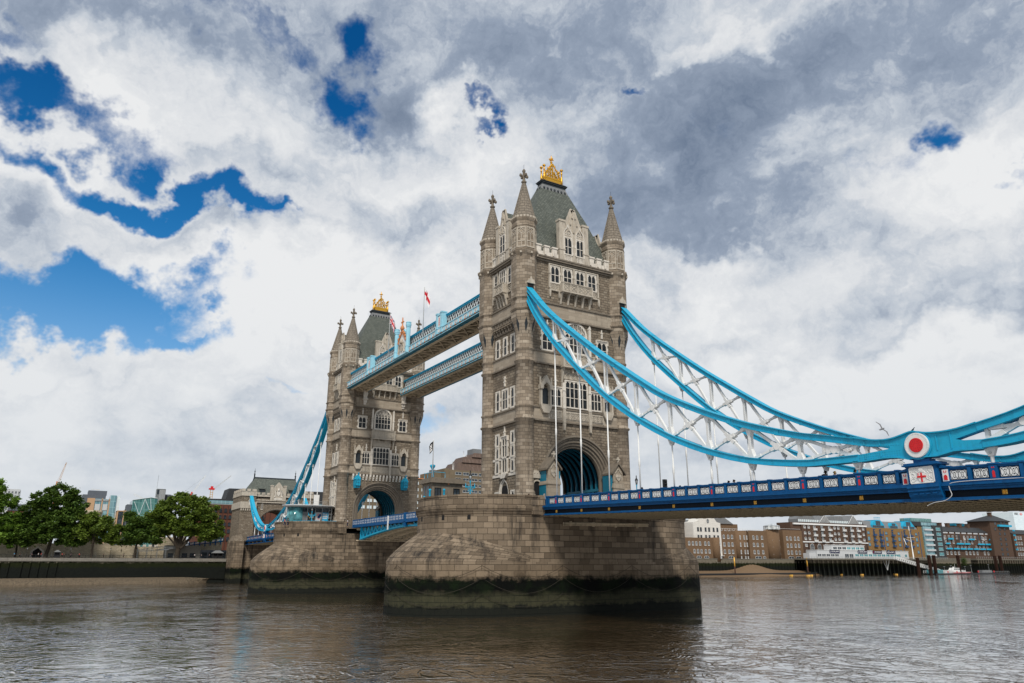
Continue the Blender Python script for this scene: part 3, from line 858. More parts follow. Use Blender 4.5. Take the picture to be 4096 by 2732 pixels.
    b.box(-.7, .7, -2.5, 2.5, 70.1, 70.45); b.box(-.85, .85, -2.68, 2.68, 70.45, 70.7); b.frustum((-.98, .98, -2.82, 2.82, 70.7), (-.7, .7, -2.5, 2.5, 71.0))
    b.build('roof_ledge', M['lead_dark'], ro)
    b = MB()
    zb = 71.0
    for s_ in (-1, 1):
        b.box(*sorted((s_ * .42, s_ * .5)), -1.98, 1.98, zb, zb + .7); b.box(*sorted((s_ * .38, s_ * .54)), -2.02, 2.02, zb + .66, zb + .95)
        for e_ in (-1, 1):
            y = e_ * 1.86; x = s_ * .46
            b.lathe(x, y, [(.2, zb), (.2, zb + 1.1), (.14, zb + 1.2), (.12, zb + 2.1), (.2, zb + 2.2), (.12, zb + 2.35), (.12, zb + 2.75), (.3, zb + 2.85), (.3, zb + 2.98), (.06, zb + 3.25)], 8)
        for y in (-1.4, -.9, -.45, .45, .9, 1.4): b.box(*sorted((s_ * .42, s_ * .5)), y - .05, y + .05, zb + .9, zb + .9 + (1.8 - abs(y)) * 1.6)
        for e_ in (-1, 1):
            b.obox((s_ * .46, e_ * 1.75, zb + .95), (s_ * .46, 0, zb + 3.75), .1, .2); b.obox((s_ * .46, e_ * 1.1, zb + .95), (s_ * .46, 0, zb + 2.3), .08, .1)
            b.obox((s_ * .46, e_ * 1.15, zb + 2.3), (s_ * .46, e_ * .1, zb + 1.2), .08, .1)
            for t in (.25, .5, .75): b.lathe(s_ * .46, e_ * 1.75 * (1 - t), [(.05, zb + .95 + 2.8 * t + .05), (.17, zb + 1.2 + 2.8 * t), (.05, zb + 1.4 + 2.8 * t)], 6)
        b.box(*sorted((s_ * .40, s_ * .52)), -.09, .09, zb + .9, zb + 3.8)
    for e_ in (-1, 1): b.box(-.46, .46, e_ * 1.98 - .06, e_ * 1.98 + .06, zb, zb + .7)
    b.box(-.46, .46, -.1, .1, zb + 3.5, zb + 3.75)
    b.lathe(0, 0, [(.2, zb + 3.4), (.16, zb + 3.8), (.16, zb + 4.2), (.26, zb + 4.3), (.12, zb + 4.4), (.1, zb + 5.4), (.03, 76.7)], 8)
    b.box(-.06, .06, -.38, .38, zb + 4.75, zb + 4.95); b.box(-.38, .38, -.06, .06, zb + 4.75, zb + 4.95)
    for q in ((.4, 0), (-.4, 0), (0, .4), (0, -.4)): b.lathe(q[0], q[1], [(.03, zb + 4.7), (.12, zb + 4.85), (.03, zb + 5.02)], 6)
    b.build('gilded_crown', M['gold'], ro)
    # dormers
    for q in 'SN': dormer(root, FS[q], 5.9, 53.5, 0, 63.3, .6, ((-1.22, 1.42, 54.95, 2.85), (1.22, 1.42, 54.95, 2.85)), 4.6)
    for q in 'WE': dormer(root, FS[q], 4.2, 53.5, 0, 63.3, .6, ((0, 1.55, 55.6, 2.9),), 6.5)
    # window groups, balconies and carving
    for q in 'SN':
        T, L = FS[q], FL[q]
        for u in (-3.83, -1.38, 1.1, 3.5): gothic_window(root, T, u, 49.5, 1.5, 2.65, 2, (.48,), .2, .16)
        b = MB(T)
        for u in (-4.95, -2.6, -.14, 2.3, 4.7): b.box(u - .13, u + .13, 48.4, 52.6, 0, .24); b.box(u - .18, u + .18, 50.8, 51.0, 0, .3)
        b.box(-5.0, 4.8, 52.4, 52.6, 0, .25)
        for u0, u1 in ((-4.9, -3.1), (3.1, 4.75)):
            b.box(u0, u1, 48.2, 49.2, 0, .05); tracery_panel(b, u0, u1, 48.2, 49.2, .05, 2); b.box(u0 - .1, u1 + .1, 48.0, 48.2, 0, .3)
            for x in (u0, u1): b.prism([(x - .2, 48.0), (x + .2, 48.0), (x + .14, 47.3), (x + .05, 46.9), (x - .05, 46.9), (x - .14, 47.3)], 0, .32, 'z')
        b.build('window_pilaster', M['carved_stone'], root)
        balcony(root, T, 0.0, 6.0, 48.15, 49.45, .95, 2, 5, 45.95)
        # storey with the great arched window
        gothic_window(root, L, 0, 38.35, 3.9, 4.75, 5, (.42, .78), .34, .22, 1.75)
        for u in (-5.35, 5.3): gothic_window(root, L, u, 38.15, 1.75, 2.65, 2, (.5,), .24, .14, False, 'portland', True)
        b = MB(L)
        for u in (-2.75, 2.75):
            b.box(u - .2, u + .2, 38.1, 42.6, 0, .35); b.prism([(u - .26, 42.6), (u + .26, 42.6), (u, 43.25)], 0, .4, 'z'); b.box(u - .26, u + .26, 40.3, 40.5, 0, .45)
        for u in (-5.35, 5.3):
            b.box(u - .12, u + .12, 41.5, 42.3, 0, .25); b.box(u - .2, u + .2, 42.3, 42.45, 0, .3); b.box(u - .09, u + .09, 42.45, 43.0, 0, .2)
        b.build('pinnacle', M['portland'], root)
        balcony(root, L, 0.15, 6.0, 35.85, 37.75, .85, 1, 2, 33.2)
        b = MB(L)   # tympanum below the balcony
        b.box(-2.35, 2.35, 33.9, 35.5, 0, .08)
        for rr, zz in ((2.2, 33.9), (1.5, 33.9)):
            ring = [(rr * math.cos(PI * t / 12), zz + min(rr, 1.5) * math.sin(PI * t / 12), .12) for t in range(13)]
            for p, c_ in zip(ring, ring[1:]): b.obox(p, c_, .14, .14, (0, 0, 1))
        for x, z in ((-.5, 34.4), (.5, 34.4), (0, 35.0), (-1.7, 34.8), (1.7, 34.8)):
            ring = [(x + .3 * math.cos(PI * t / 4), z + .3 * math.sin(PI * t / 4), .1) for t in range(9)]
            for p, c_ in zip(ring, ring[1:]): b.obox(p, c_, .1, .1, (0, 0, 1))
        for x in (-.9, .9): b.box(x - .12, x + .12, 34.9, 35.6, 0, .6)
        b.build('tympanum', M['carved_stone'], root)
        # storey above the road arch
        gothic_window(root, L, -.05, 29.5, 4.0, 4.05, 5, (.36, .74), .2, .2)
        for u in (-3.95, 3.75): gothic_window(root, L, u, 29.5, 1.85, 2.6, 3, (.55,), .22, .16, False, 'portland', True)
        b = MB(L)
        for u in (-2.52, 2.42):
            b.box(u - .22, u + .22, 29.1, 33.2, 0, .38); b.box(u - .28, u + .28, 31.9, 32.1, 0, .46); b.box(u - .28, u + .28, 29.1, 29.4, 0, .46)
        for u in (-3.95, 3.75):
            b.box(u - .14, u + .14, 32.6, 33.3, 0, .25); b.box(u - .24, u + .24, 33.3, 33.5, 0, .3); b.box(u - .1, u + .1, 33.5, 34.3, 0, .22)
        b.build('pilaster', M['portland'], root)
        for u in (-5.95, 5.85): statue_niche(root, L, u, 29.3, 33.9)
        b = MB(L)
        b.box(-5.3, 5.25, 27.35, 28.85, .06, .12)
        for u0, u1, n in ((-5.0, -2.85, 3), (-2.2, 2.1, 5), (2.8, 5.0, 3)):
            tracery_panel(b, u0, u1, 27.55, 28.6, .12, n)
        for u in (-2.52, 2.42): b.box(u - .26, u + .26, 26.9, 29.1, .06, .4); b.prism([(u - .25, 26.85), (u + .25, 26.85), (u + .18, 26.2), (u + .12, 25.8), (u - .12, 25.8), (u - .18, 26.2)], 0, .4, 'z')
        b.build('carved_frieze', M['carved_stone'], root)
        # moulded road arch
        b = MB(L)
        prev = None
        steps = [(6.5, 6.5, .0, 18.7), (6.5, 6.5, .26, 18.7), (6.25, 6.2, .30, 18.7), (6.15, 6.1, .05, 18.7), (5.95, 5.9, .05, 18.7), (5.85, 5.8, -.15, 18.65), (5.6, 5.55, -.15, 18.6), (5.5, 5.45, -.42, 18.6), (5.25, 5.25, -.42, 18.5), (5.15, 5.1, -.7, 18.45), (4.95, 4.98, -.7, 18.4), (4.8, 4.9, -1.0, 18.4), (4.8, 4.9, -1.25, 18.4)]
        ids = []
        for a, h, d, z0 in steps: ids.append(b.P([(x, y, d) for x, y in arch_pts(a, h, z0, 26, 13.9)]))
        n = 29
        for j in range(len(steps) - 1):
            for k in range(n - 1): b.face([ids[j] + k, ids[j] + k + 1, ids[j + 1] + k + 1, ids[j + 1] + k])
        b.build('road_arch', M['moulding_stone'], root)
    # steel-lined road tunnel
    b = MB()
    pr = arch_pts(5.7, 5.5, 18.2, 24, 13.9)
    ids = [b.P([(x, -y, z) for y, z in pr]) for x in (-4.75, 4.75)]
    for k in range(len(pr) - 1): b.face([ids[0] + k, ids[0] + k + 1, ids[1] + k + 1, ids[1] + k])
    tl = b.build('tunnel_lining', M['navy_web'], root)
    b = MB()
    for x in (-4.6, -3.3, -2.0, -.7, .7, 2.0, 3.3, 4.6):
        for a, c_ in zip(pr[1:-2], pr[2:-1]):
            b.obox((x, -a[0] * .97, a[1] - .12), (x, -c_[0] * .97, c_[1] - .12), .28, .28, (1, 0, 0))
        for s_ in (-1, 1): b.box(x - .16, x + .16, *sorted((s_ * 5.3, s_ * 5.65)), 16.3, 18.4)
    for s_ in (-1, 1):
        b.box(-4.7, 4.7, *sorted((s_ * 5.15, s_ * 5.65)), 17.2, 17.6); b.box(-4.7, 4.7, *sorted((s_ * 5.35, s_ * 5.68)), 13.9, 16.3)
        for x in (-4, -2.7, -1.4, 0, 1.4, 2.7, 4): b.box(x - .2, x + .2, *sorted((s_ * 5.2, s_ * 5.5)), 13.9, 17.2)
    b.build('tunnel_rib', M['teal_paint'], tl)
    for q in 'WE':
        T, L = FS[q], FL[q]
        # corbel table under the upper wall
        b = MB(L)
        for k in range(8):
            u = -3.05 + k * .87
            b.box(u - .2, u + .2, 42.9, 43.6, 0, .62); b.box(u - .2, u + .2, 42.3, 42.9, 0, .46); b.box(u - .2, u + .2, 41.8, 42.3, 0, .28)
        b.box(-3.5, 3.5, 41.65, 41.85, 0, .2)
        b.build('corbel_table', M['moulding_stone'], root)
        gothic_window(root, T, 0, 50.0, 1.7, 2.3, 3, (.5,), .2, .16)
        for u in (-2.2, 2.2): gothic_window(root, T, u, 49.6, .8, 2.6, 1, (.5,), .2, .14)
        balcony(root, T, 0, 2.9, 48.3, 49.6, .9, 1, 4, 46.0)
        b = MB(T)
        for u0, u1 in ((-3.0, -1.55), (1.55, 3.0)):
            b.box(u0, u1, 48.0, 49.1, 0, .05); tracery_panel(b, u0, u1, 48.0, 49.1, .05, 1)
            for x in (u0, u1): b.box(x - .12, x + .12, 47.2, 52.5, 0, .22)
        b.build('window_pilaster', M['carved_stone'], root)
        for u in (-2.35, 0, 2.35): gothic_window(root, L, u, 38.1, .85, 2.75, 1, (.5,), .24, .14)
        for u, w, n in ((-2.25, .85, 1), (0, 1.45, 2), (2.25, .85, 1)): gothic_window(root, L, u, 29.45, w, 2.9, n, (.5,), .26, .14)
        b = MB(L); b.box(-.14, .14, 33.0, 33.6, 0, .22); b.box(-.24, .24, 33.6, 33.8, 0, .26); b.box(-.1, .1, 33.8, 34.6, 0, .2); b.box(-.22, .22, 34.2, 34.35, 0, .24); b.build('pinnacle', M['portland'], root)
        # stair windows
        gothic_window(root, L, 0, 22.0, 1.35, 2.75, 2, (.62,), .28, .2, False, 'portland', True)
        gothic_window(root, L, 0, 19.65, 1.35, 2.0, 2, (), .28, .2)
        for u in (-2.3, 2.3):
            gothic_window(root, L, u, 23.95, .7, 1.5, 1, (), .28, .14); gothic_window(root, L, u, 21.95, .7, 1.45, 1, (), .24, .14); gothic_window(root, L, u, 19.7, .7, 1.5, 1, (), .24, .14)
        b = MB(L)
        b.box(-3.7, 3.7, 19.0, 19.42, 0, .1); b.box(-3.7, -1.2, 21.5, 21.85, 0, .09); b.box(1.2, 3.7, 21.5, 21.85, 0, .09)
        b.prism([(-1.2, 19.35), (1.2, 19.35), (.9, 19.0), (.6, 18.7), (-.6, 18.7), (-.9, 19.0)], 0, .5, 'z'); b.box(-.14, .14, 25.2, 25.7, 0, .22); b.box(-.24, .24, 25.7, 25.9, 0, .26); b.box(-.09, .09, 25.9, 26.7, 0, .2)
        b.build('stone_band', M['portland'], root)
        b = MB(L)
        st = [(1.6, .28), (1.45, .28), (1.35, .12), (1.2, .12), (1.1, -.1), (.95, -.1)]
        ids = []
        for a, d in st:
            pts = [(a, 13.9), (a, 15.6), (a * .9, 16.9 - (1.6 - a) * .2), (a * .6, 18.0 - (1.6 - a) * .6), (0, 18.75 - (1.6 - a) * 1.1), (-a * .6, 18.0 - (1.6 - a) * .6), (-a * .9, 16.9 - (1.6 - a) * .2), (-a, 15.6), (-a, 13.9)]
            ids.append(b.P([(x, y, d) for x, y in pts]))
        for j in range(len(st) - 1):
            for k in range(8): b.face([ids[j] + k, ids[j] + k + 1, ids[j + 1] + k + 1, ids[j + 1] + k])
        b.box(-1.0, 1.0, 16.0, 16.3, .02, .2)
        dr = b.build('doorway', M['portland'], root)
        d = MB(L); d.box(-1.05, 1.05, 13.9, 16.0, .005, .03); d.box(-.9, .9, 16.3, 17.6, .005, .03); d.build('door', M['dark_void'], dr)
        for u in (-2.35, 2.35): gothic_window(root, L, u, 14.6, .75, 2.0, 1, (), .25, .14)
    return root
south_tower = make_tower('bridge_tower', 'nearer gothic stone bridge tower with slate roof, gilded crown and blue chains leaving its front')
north_tower = copy_tree(south_tower, None, (-82.3, 0, 0), 0.0, 'farther gothic stone bridge tower, smaller in view, with blue signal boxes over its arch')
# outer road face of the near tower (and its twin on the far one): gabled buttresses, foot-way doors
def outer_face(root, s_):
    L = frame((s_ * 5.95, 0, 0), (0, s_, 0), (s_, 0, 0))
    for u in (-5.95, 5.95):
        b = MB(L)
        b.box(u - 1.05, u + 1.05, 13.9, 17.3, 0, 2.3); b.box(u - 1.15, u + 1.15, 13.9, 14.6, 0, 2.45)
        b.prism([(u - 1.15, 17.3), (u + 1.15, 17.3), (u + 1.15, 17.5), (u + .95, 18.2), (u - .95, 18.2), (u - 1.15, 17.5)], 0, 2.4, 'z')
        b.box(u - .92, u + .92, 18.2, 19.7, 0, 2.2)
        b.prism([(u - .92, 19.7), (u + .92, 19.7), (u, 21.0)], 0, 2.2, 'z')
        o = b.build('buttress', M['band_ashlar'], root)
        r = MB(L)
        for e_ in (-1, 1): r.obox((u + e_ * 1.25, 19.55, 1.2), (u, 21.2, 1.2), 2.75, .24, (0, 1, 0)) if False else r.prism([(u + e_ * 1.35, 19.35), (u + e_ * 1.35, 19.65), (u, 21.35), (u, 21.0)], -.1, 2.5, 'z')
        r.build('buttress_roof', M['moulding_stone'], o)
        c = MB(L); c.box(u - .1, u + .1, 21.2, 22.1, 2.2, 2.4); c.box(u - .36, u + .36, 21.6, 21.82, 2.2, 2.4); c.lathe(u, 21.7, [(.18, 2.15), (.18, 2.45)], 8); c.build('stone_cross', M['carved_stone'], o)
        h = MB(L)
        h.prism([(u - .5, 19.4), (u + .5, 19.4), (u + .5, 18.9), (u, 18.35), (u - .5, 18.9)], 2.2, 2.32, 'z'); h.box(u - .07, u + .07, 18.4, 19.4, 2.3, 2.38); h.box(u - .5, u + .5, 18.95, 19.08, 2.3, 2.38)
        h.obox((u - .6, 19.55, 2.25), (u, 20.3, 2.25), .1, .12, (0, 0, 1)); h.obox((u + .6, 19.55, 2.25), (u, 20.3, 2.25), .1, .12, (0, 0, 1))
        h.build('carved_shield', M['carved_stone'], o)
        g = MB(L)
        ui = u + (.95 if u < 0 else -.95)
        g.box(*sorted((ui, ui + (.35 if u < 0 else -.35))), 13.9, 19.3, .0, 2.0)
        uo = u - math.copysign(-1.0, u)
        g.box(*sorted((u + math.copysign(1.0, u), u + math.copysign(1.06, u))), 13.9, 19.3, .0, 1.8)
        g.build('painted_screen', M['teal_paint'], root)
        # foot-way doorway beside it
        ud = u + math.copysign(1.55, u)
        d = MB(L)
        d.box(ud - .85, ud + .85, 18.3, 18.9, 0, .35); d.box(ud - .85, ud + .85, 19.0, 19.4, 0, .28)
        for k in range(4): d.box(ud - .8 + k * .45, ud - .55 + k * .45, 18.9, 19.1, 0, .35)
        ring = [(ud + .75 * math.cos(PI * t / 10), 17.2 + .8 * math.sin(PI * t / 10), .12) for t in range(11)]
        for p, q in zip(ring, ring[1:]): d.obox(p, q, .22, .24, (0, 0, 1))
        fo = d.build('footway_arch', M['carved_stone'], root)
        w = MB(L); pts = [(ud + .65 * math.cos(PI * t / 10), 17.2 + .7 * math.sin(PI * t / 10), .03) for t in range(11)] + [(ud - .65, 13.9, .03), (ud + .65, 13.9, .03)]
        w.face([w.P(pts) + k for k in range(len(pts))]); w.build('footway_opening', M['dark_void'], fo)
outer_face(south_tower, 1); outer_face(north_tower, -1)
def inner_face(root, s_):
    L = frame((s_ * 5.95, 0, 0), (0, s_, 0), (s_, 0, 0))
    b = MB(L)
    for k in range(17):
        u = -6.9 + k * .86
        b.box(u - .19, u + .19, 26.3, 26.86, 0, .5); b.box(u - .19, u + .19, 25.9, 26.3, 0, .36); b.box(u - .19, u + .19, 25.5, 25.9, 0, .2)
    b.build('corbel_table', M['portland'], root)
    for u in (-6.1, 6.1):
        b = MB(L)
        b.box(u - .62, u + .62, 24.0, 25.5, .1, 1.9); b.prism([(u - .75, 25.45), (u + .75, 25.45), (u, 26.6)], .05, 1.95, 'z')
        b.box(u - .55, u + .55, 23.5, 24.0, .2, 1.6); b.box(u - .07, u + .07, 26.5, 27.1, 1.8, 1.95); b.box(u - .2, u + .2, 26.75, 26.9, 1.8, 1.95)
        o = b.build('signal_box', M['chain_blue'], root)
        g = MB(L)
        for e_ in (-1, 1):
            g.obox((u + e_ * .45, 24.9, 1.92), (u, 25.6, 1.92), .1, .08, (0, 0, 1)); g.box(*sorted((u + e_ * .5, u + e_ * .6)), 24.1, 25.4, 1.9, 1.97)
        g.box(u - .05, u + .05, 24.1, 25.4, 1.9, 1.97); g.box(u - .5, u + .5, 24.6, 24.7, 1.9, 1.97)
        for k in range(3): g.box(u - .45 + k * .34, u - .2 + k * .34, 23.56, 23.9, 1.6, 1.64)
        g.build('signal_box_tracery', M['teal_paint'], o)
    # stone brackets carrying the high walkways
    for u0, u1 in ((-5.6, -4.6), (4.6, 5.6)):
        b = MB(L)
        b.box(u0, u1, 46.2, 48.2, .1, .9); b.box(u0 + .05, u1 - .05, 45.4, 46.2, .1, .7); b.box(u0 - .05, u1 + .05, 45.1, 45.4, .1, 1.2); b.box(u0 + .1, u1 - .1, 44.4, 45.1, .1, .8); b.box(u0 + .2, u1 - .2, 43.9, 44.4, .1, .5)
        b.build('walkway_bracket', M['portland'], root)
inner_face(north_tower, 1); inner_face(south_tower, -1)
for root in (south_tower, north_tower):
    s_ = 1 if root is south_tower else -1
    for e_ in (-1, 1):   # slot where each chain enters its turret
        T = frame((s_ * (TA + 1.9), e_ * TB, 0), (0, s_, 0), (s_, 0, 0))
        b = MB(T); b.box(-.55, .55, 45.9, 48.1, -.3, .02); b.build('chain_slot', M['dark_void'], root)
        b = MB(T); b.prism([(-.75, 48.0), (.75, 48.0), (.55, 48.5), (.2, 48.75), (0, 49.2), (-.2, 48.75), (-.55, 48.5)], -.1, .22, 'z'); b.build('slot_hood', M['carved_stone'], root)

# ================================================================ river piers
def pier_ring(z, ey, r, cy, n=28, bat=0.0, ew=None):
    """closed plan: straight flanks at x=+-r, curved ends of length ey (east) and ew (west) beyond y=+-cy"""
    ew = ey if ew is None else ew
    pts = []
    for k in range(n + 1): pts.append(((r + bat) * math.cos(PI * k / n), cy + (ey + bat) * math.sin(PI * k / n), z))
    for k in range(n + 1): pts.append((-(r + bat) * math.cos(PI * k / n), -cy - (ew + bat) * math.sin(PI * k / n), z))
    return pts
def make_pier(name, label):
    root = thing(name, label, 'bridge pier')
    r = 10.67
    rings = [pier_ring(-3, 13.9, r, 12, bat=.3, ew=15.2), pier_ring(0, 13.9, r, 12, bat=.15, ew=15.2), pier_ring(6.6, 14.0, r, 12, ew=15.3)]
    b = MB()
    def us_of(rg):
        u = [0.0]
        for k in range(len(rg)): u.append(u[-1] + (Vector(rg[(k + 1) % len(rg)]) - Vector(rg[k])).length)
        return u
    us = us_of(rings[1])
    b.loft(rings, us=us, vs=[-3, 0, 6.6])
    b.build('pier_base', M['pier_masonry'], root)
    b = MB()
    A0 = pier_ring(6.6, 14.0, r, 12, bat=.03, ew=15.3); B0 = pier_ring(6.6, 11.5, r, 11.4, bat=.02, ew=11.1)
    nn = len(A0) // 2
    for e0 in (0, nn):
        b = MB(); rows = []
        for k in range(9):
            t = k / 8; row = []
            for a_, c_ in zip(A0[e0:e0 + nn], B0[e0:e0 + nn]):
                dd = math.hypot(a_[0] - c_[0], a_[1] - c_[1]); dz_ = .02 + 3.9 * (dd / 4.8) ** .85
                row.append((lerp(a_[0], c_[0], t), lerp(a_[1], c_[1], t), 6.6 + dz_ * t ** .78))
            rows.append(row)
        b.loft(rows, closed=False, us=us[e0:e0 + nn + 1], vs=[6.6 + k * .62 for k in range(9)])
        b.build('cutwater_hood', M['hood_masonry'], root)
    b = MB()
    up = [(6.5, 0), (9.0, 0), (12.75, 0), (12.8, .12), (13.05, .22), (13.1, .06), (13.15, .25), (13.4, .32), (13.45, .12), (13.5, .3), (13.85, .38), (13.9, .02), (15.1, .02), (15.12, .12), (15.35, .14), (15.38, 0)]
    L = []
    us2 = us
    for z, d in up: L.append(pier_ring(z, 11.5, r, 11.4, bat=d, ew=11.1))
    n = len(L[0])
    # parapet ring is interrupted where the roadway crosses
    ids = [b.P(q) for q in L]
    for j in range(len(up) - 1):
        for k in range(n):
            l = (k + 1) % n
            ys = (L[j][k][1], L[j][l][1])
            flank = abs(ys[0]) < 11.5 and abs(ys[1]) < 11.5 and ys[0] * ys[1] < 0
            if flank:
                if up[j + 1][0] > 12.76: continue
            b.face([ids[j] + k, ids[j] + l, ids[j + 1] + l, ids[j + 1] + k], [(us2[k], up[j][0]), (us2[k + 1], up[j][0]), (us2[k + 1], up[j + 1][0]), (us2[k], up[j + 1][0])])
    inn = [pier_ring(15.38, 11.5, r, 11.4, bat=-.55, ew=11.1), pier_ring(13.9, 11.5, r, 11.4, bat=-.55, ew=11.1)]
    ii = [ids[-1], b.P(inn[0]), b.P(inn[1])]
    for j in range(2):
        for k in range(n):
            l = (k + 1) % n
            if L[0][k][1] * L[0][l][1] < 0: continue
            b.face([ii[j] + k, ii[j] + l, ii[j + 1] + l, ii[j + 1] + k])
    for s_ in (-1, 1):           # flank parapets from the curved end to the road
        for e_ in (-1, 1):
            x0, x1 = sorted((s_ * (r - .55), s_ * (r + .02)))
            b.box(x0, x1, *sorted((e_ * 9.55, e_ * 11.38)), 13.9, 15.38)
            b.box(*sorted((s_ * (r - .6), s_ * (r + .14))), *sorted((e_ * 10.05, e_ * 11.39)), 15.1, 15.36)
            b.box(*sorted((s_ * (r - .1), s_ * (r + .3))), *sorted((e_ * 10.05, e_ * 11.39)), 12.8, 13.85)
            b.box(*sorted((s_ * (r - .65), s_ * (r + .2))), *sorted((e_ * 9.3, e_ * 10.06)), 12.74, 15.42)
    b.build('pier_wall', M['pier_masonry'], root)
    b = MB()
    i = b.P(pier_ring(13.9, 11.5, r, 11.4, bat=-.3, ew=11.1)); b.face([i + k for k in range(n)])
    b.build('pier_floor', M['asphalt'], root)
    # drain openings under the string course
    b = MB()
    for a in (1.05, 1.5, 1.98, 2.35):
        for e_ in (-1, 1):
            cx_, cy_2 = r * math.cos(a) * -1, e_ * (11.4 + (11.5 if e_ > 0 else 11.1) * math.sin(a))
            nx, ny = -math.cos(a), e_ * math.sin(a)
            b.obox((cx_ - nx * .3, cy_2 - ny * .3, 12.35), (cx_ + nx * .03, cy_2 + ny * .03, 12.35), .42, .62)
    b.build('drain_opening', M['dark_void'], root)
    return root
south_pier = make_pier('bridge_pier', 'nearer granite river pier with weedy foot, carrying the nearer tower')
north_pier = copy_tree(south_pier, None, (-82.3, 0, 0), 0.0, 'farther granite river pier, left of the nearer one, with a ticket office on it')
m_plain('rusty_chain', (.035, .03, .024), .8, .3, 4, .2)
def pier_chains(root, sgn):
    """slack mooring chains hung in swags round the pier foot"""
    us = 28
    def pt(k, n, z, ends=(12, 16.55)):
        return None
    R0 = 10.67 + .42
    # perimeter as a polyline starting mid south flank going west
    base = pier_ring(0, 13.9, 10.67, 12, 28, .36, 15.2)
    if sgn < 0: base = [(-x, y, z) for x, y, z in base]
    per = base[30:] + base[:30]
    south = [p for p in base if True]
    # order: along +x flank from east to west, round west end
    path = [p for p in base if p[0] > -4]
    path = sorted([p for p in base if p[0] >= -3], key=lambda p: p[1])
    d = [0]
    for a, c in zip(path, path[1:]): d.append(d[-1] + math.hypot(c[0] - a[0], c[1] - a[1]))
    def at(s_):
        s_ = max(0, min(d[-1], s_))
        for i in range(len(d) - 1):
            if s_ <= d[i + 1]:
                t = (s_ - d[i]) / max(1e-6, d[i + 1] - d[i]); return lerp(path[i][0], path[i + 1][0], t), lerp(path[i][1], path[i + 1][1], t)
        return path[-1][:2]
    for zt, zb in ((6.1, 4.4), (4.6, 2.6), (2.55, .95)):
        b = MB()
        L = d[-1]; nsw = 7
        for k in range(nsw):
            s0, s1 = L * k / nsw, L * (k + 1) / nsw
            pts = []
            for q in range(11):
                t = q / 10; x, y = at(lerp(s0, s1, t)); pts.append((x, y, zt - (zt - zb) * 4 * t * (1 - t)))
            b.tube(pts, .028, 5)
        b.build('mooring_chain', M['rusty_chain'], root)
pier_chains(south_pier, 1); pier_chains(north_pier, 1)
b = MB(); b.tube([(10.95, -6.3, 11.75), (10.95, 9.0, 11.95)], .16, 8); b.tube([(10.95, -6.3, 11.5), (10.95, 9.0, 11.7)], .09, 6)
for y in (-5, -1, 3, 7): b.box(10.6, 11.0, y - .1, y + .1, 11.4, 12.05)
b.build('service_pipe', M['soffit_tan'], south_pier)

# ================================================================ suspended side spans
def SX(x): return x
def rail_z(x): return 15.22 - .0297 * (x - 11.2)
class Span:
    """maps span coordinates (distance from the tower centre) to the south or the north side"""
    def __init__(s, side): s.side = side
    def x(s, x): return x if s.side > 0 else -82.3 - x
    def dz(s, x): return 0.0 if s.side > 0 else .022 * max(0, x - 11)
UP_TOP = [(6.2, 48.1), (7.43, 47.07), (11.37, 43.04), (15.2, 39.78), (19.2, 36.7), (24, 33.1), (29.0, 29.65), (32.5, 27.3), (36.1, 25.03), (41.8, 22.3), (47.4, 20.03), (53.0, 18.24), (56.4, 17.43), (59.3, 16.75)]
LO_BOT = [(6.2, 46.3), (6.95, 45.26), (9.17, 41.92), (13.34, 37.05), (19.4, 31.45), (25.0, 26.75), (30.5, 23.0), (36.3, 19.83), (41.8, 17.55), (47.5, 15.86), (53.4, 14.94), (56.2, 14.79), (59.5, 14.72)]
NODES = [13.85, 19.6, 25.3, 31.0, 36.65, 42.3, 47.8, 53.5, 59.15]
PINX, PINZ = 64.75, 15.42
UP2 = [(69.3, 16.5), (72.6, 17.16), (77, 18.6), (81.5, 20.6), (86.5, 23.5), (91.2, 26.9)]
LO2 = [(69.6, 14.62), (72.2, 14.78), (76, 15.5), (80.5, 17.2), (85.5, 20.4), (88.7, 23.2), (91.2, 25.7)]
NODES2 = [69.9, 75.5, 81.1, 86.3]
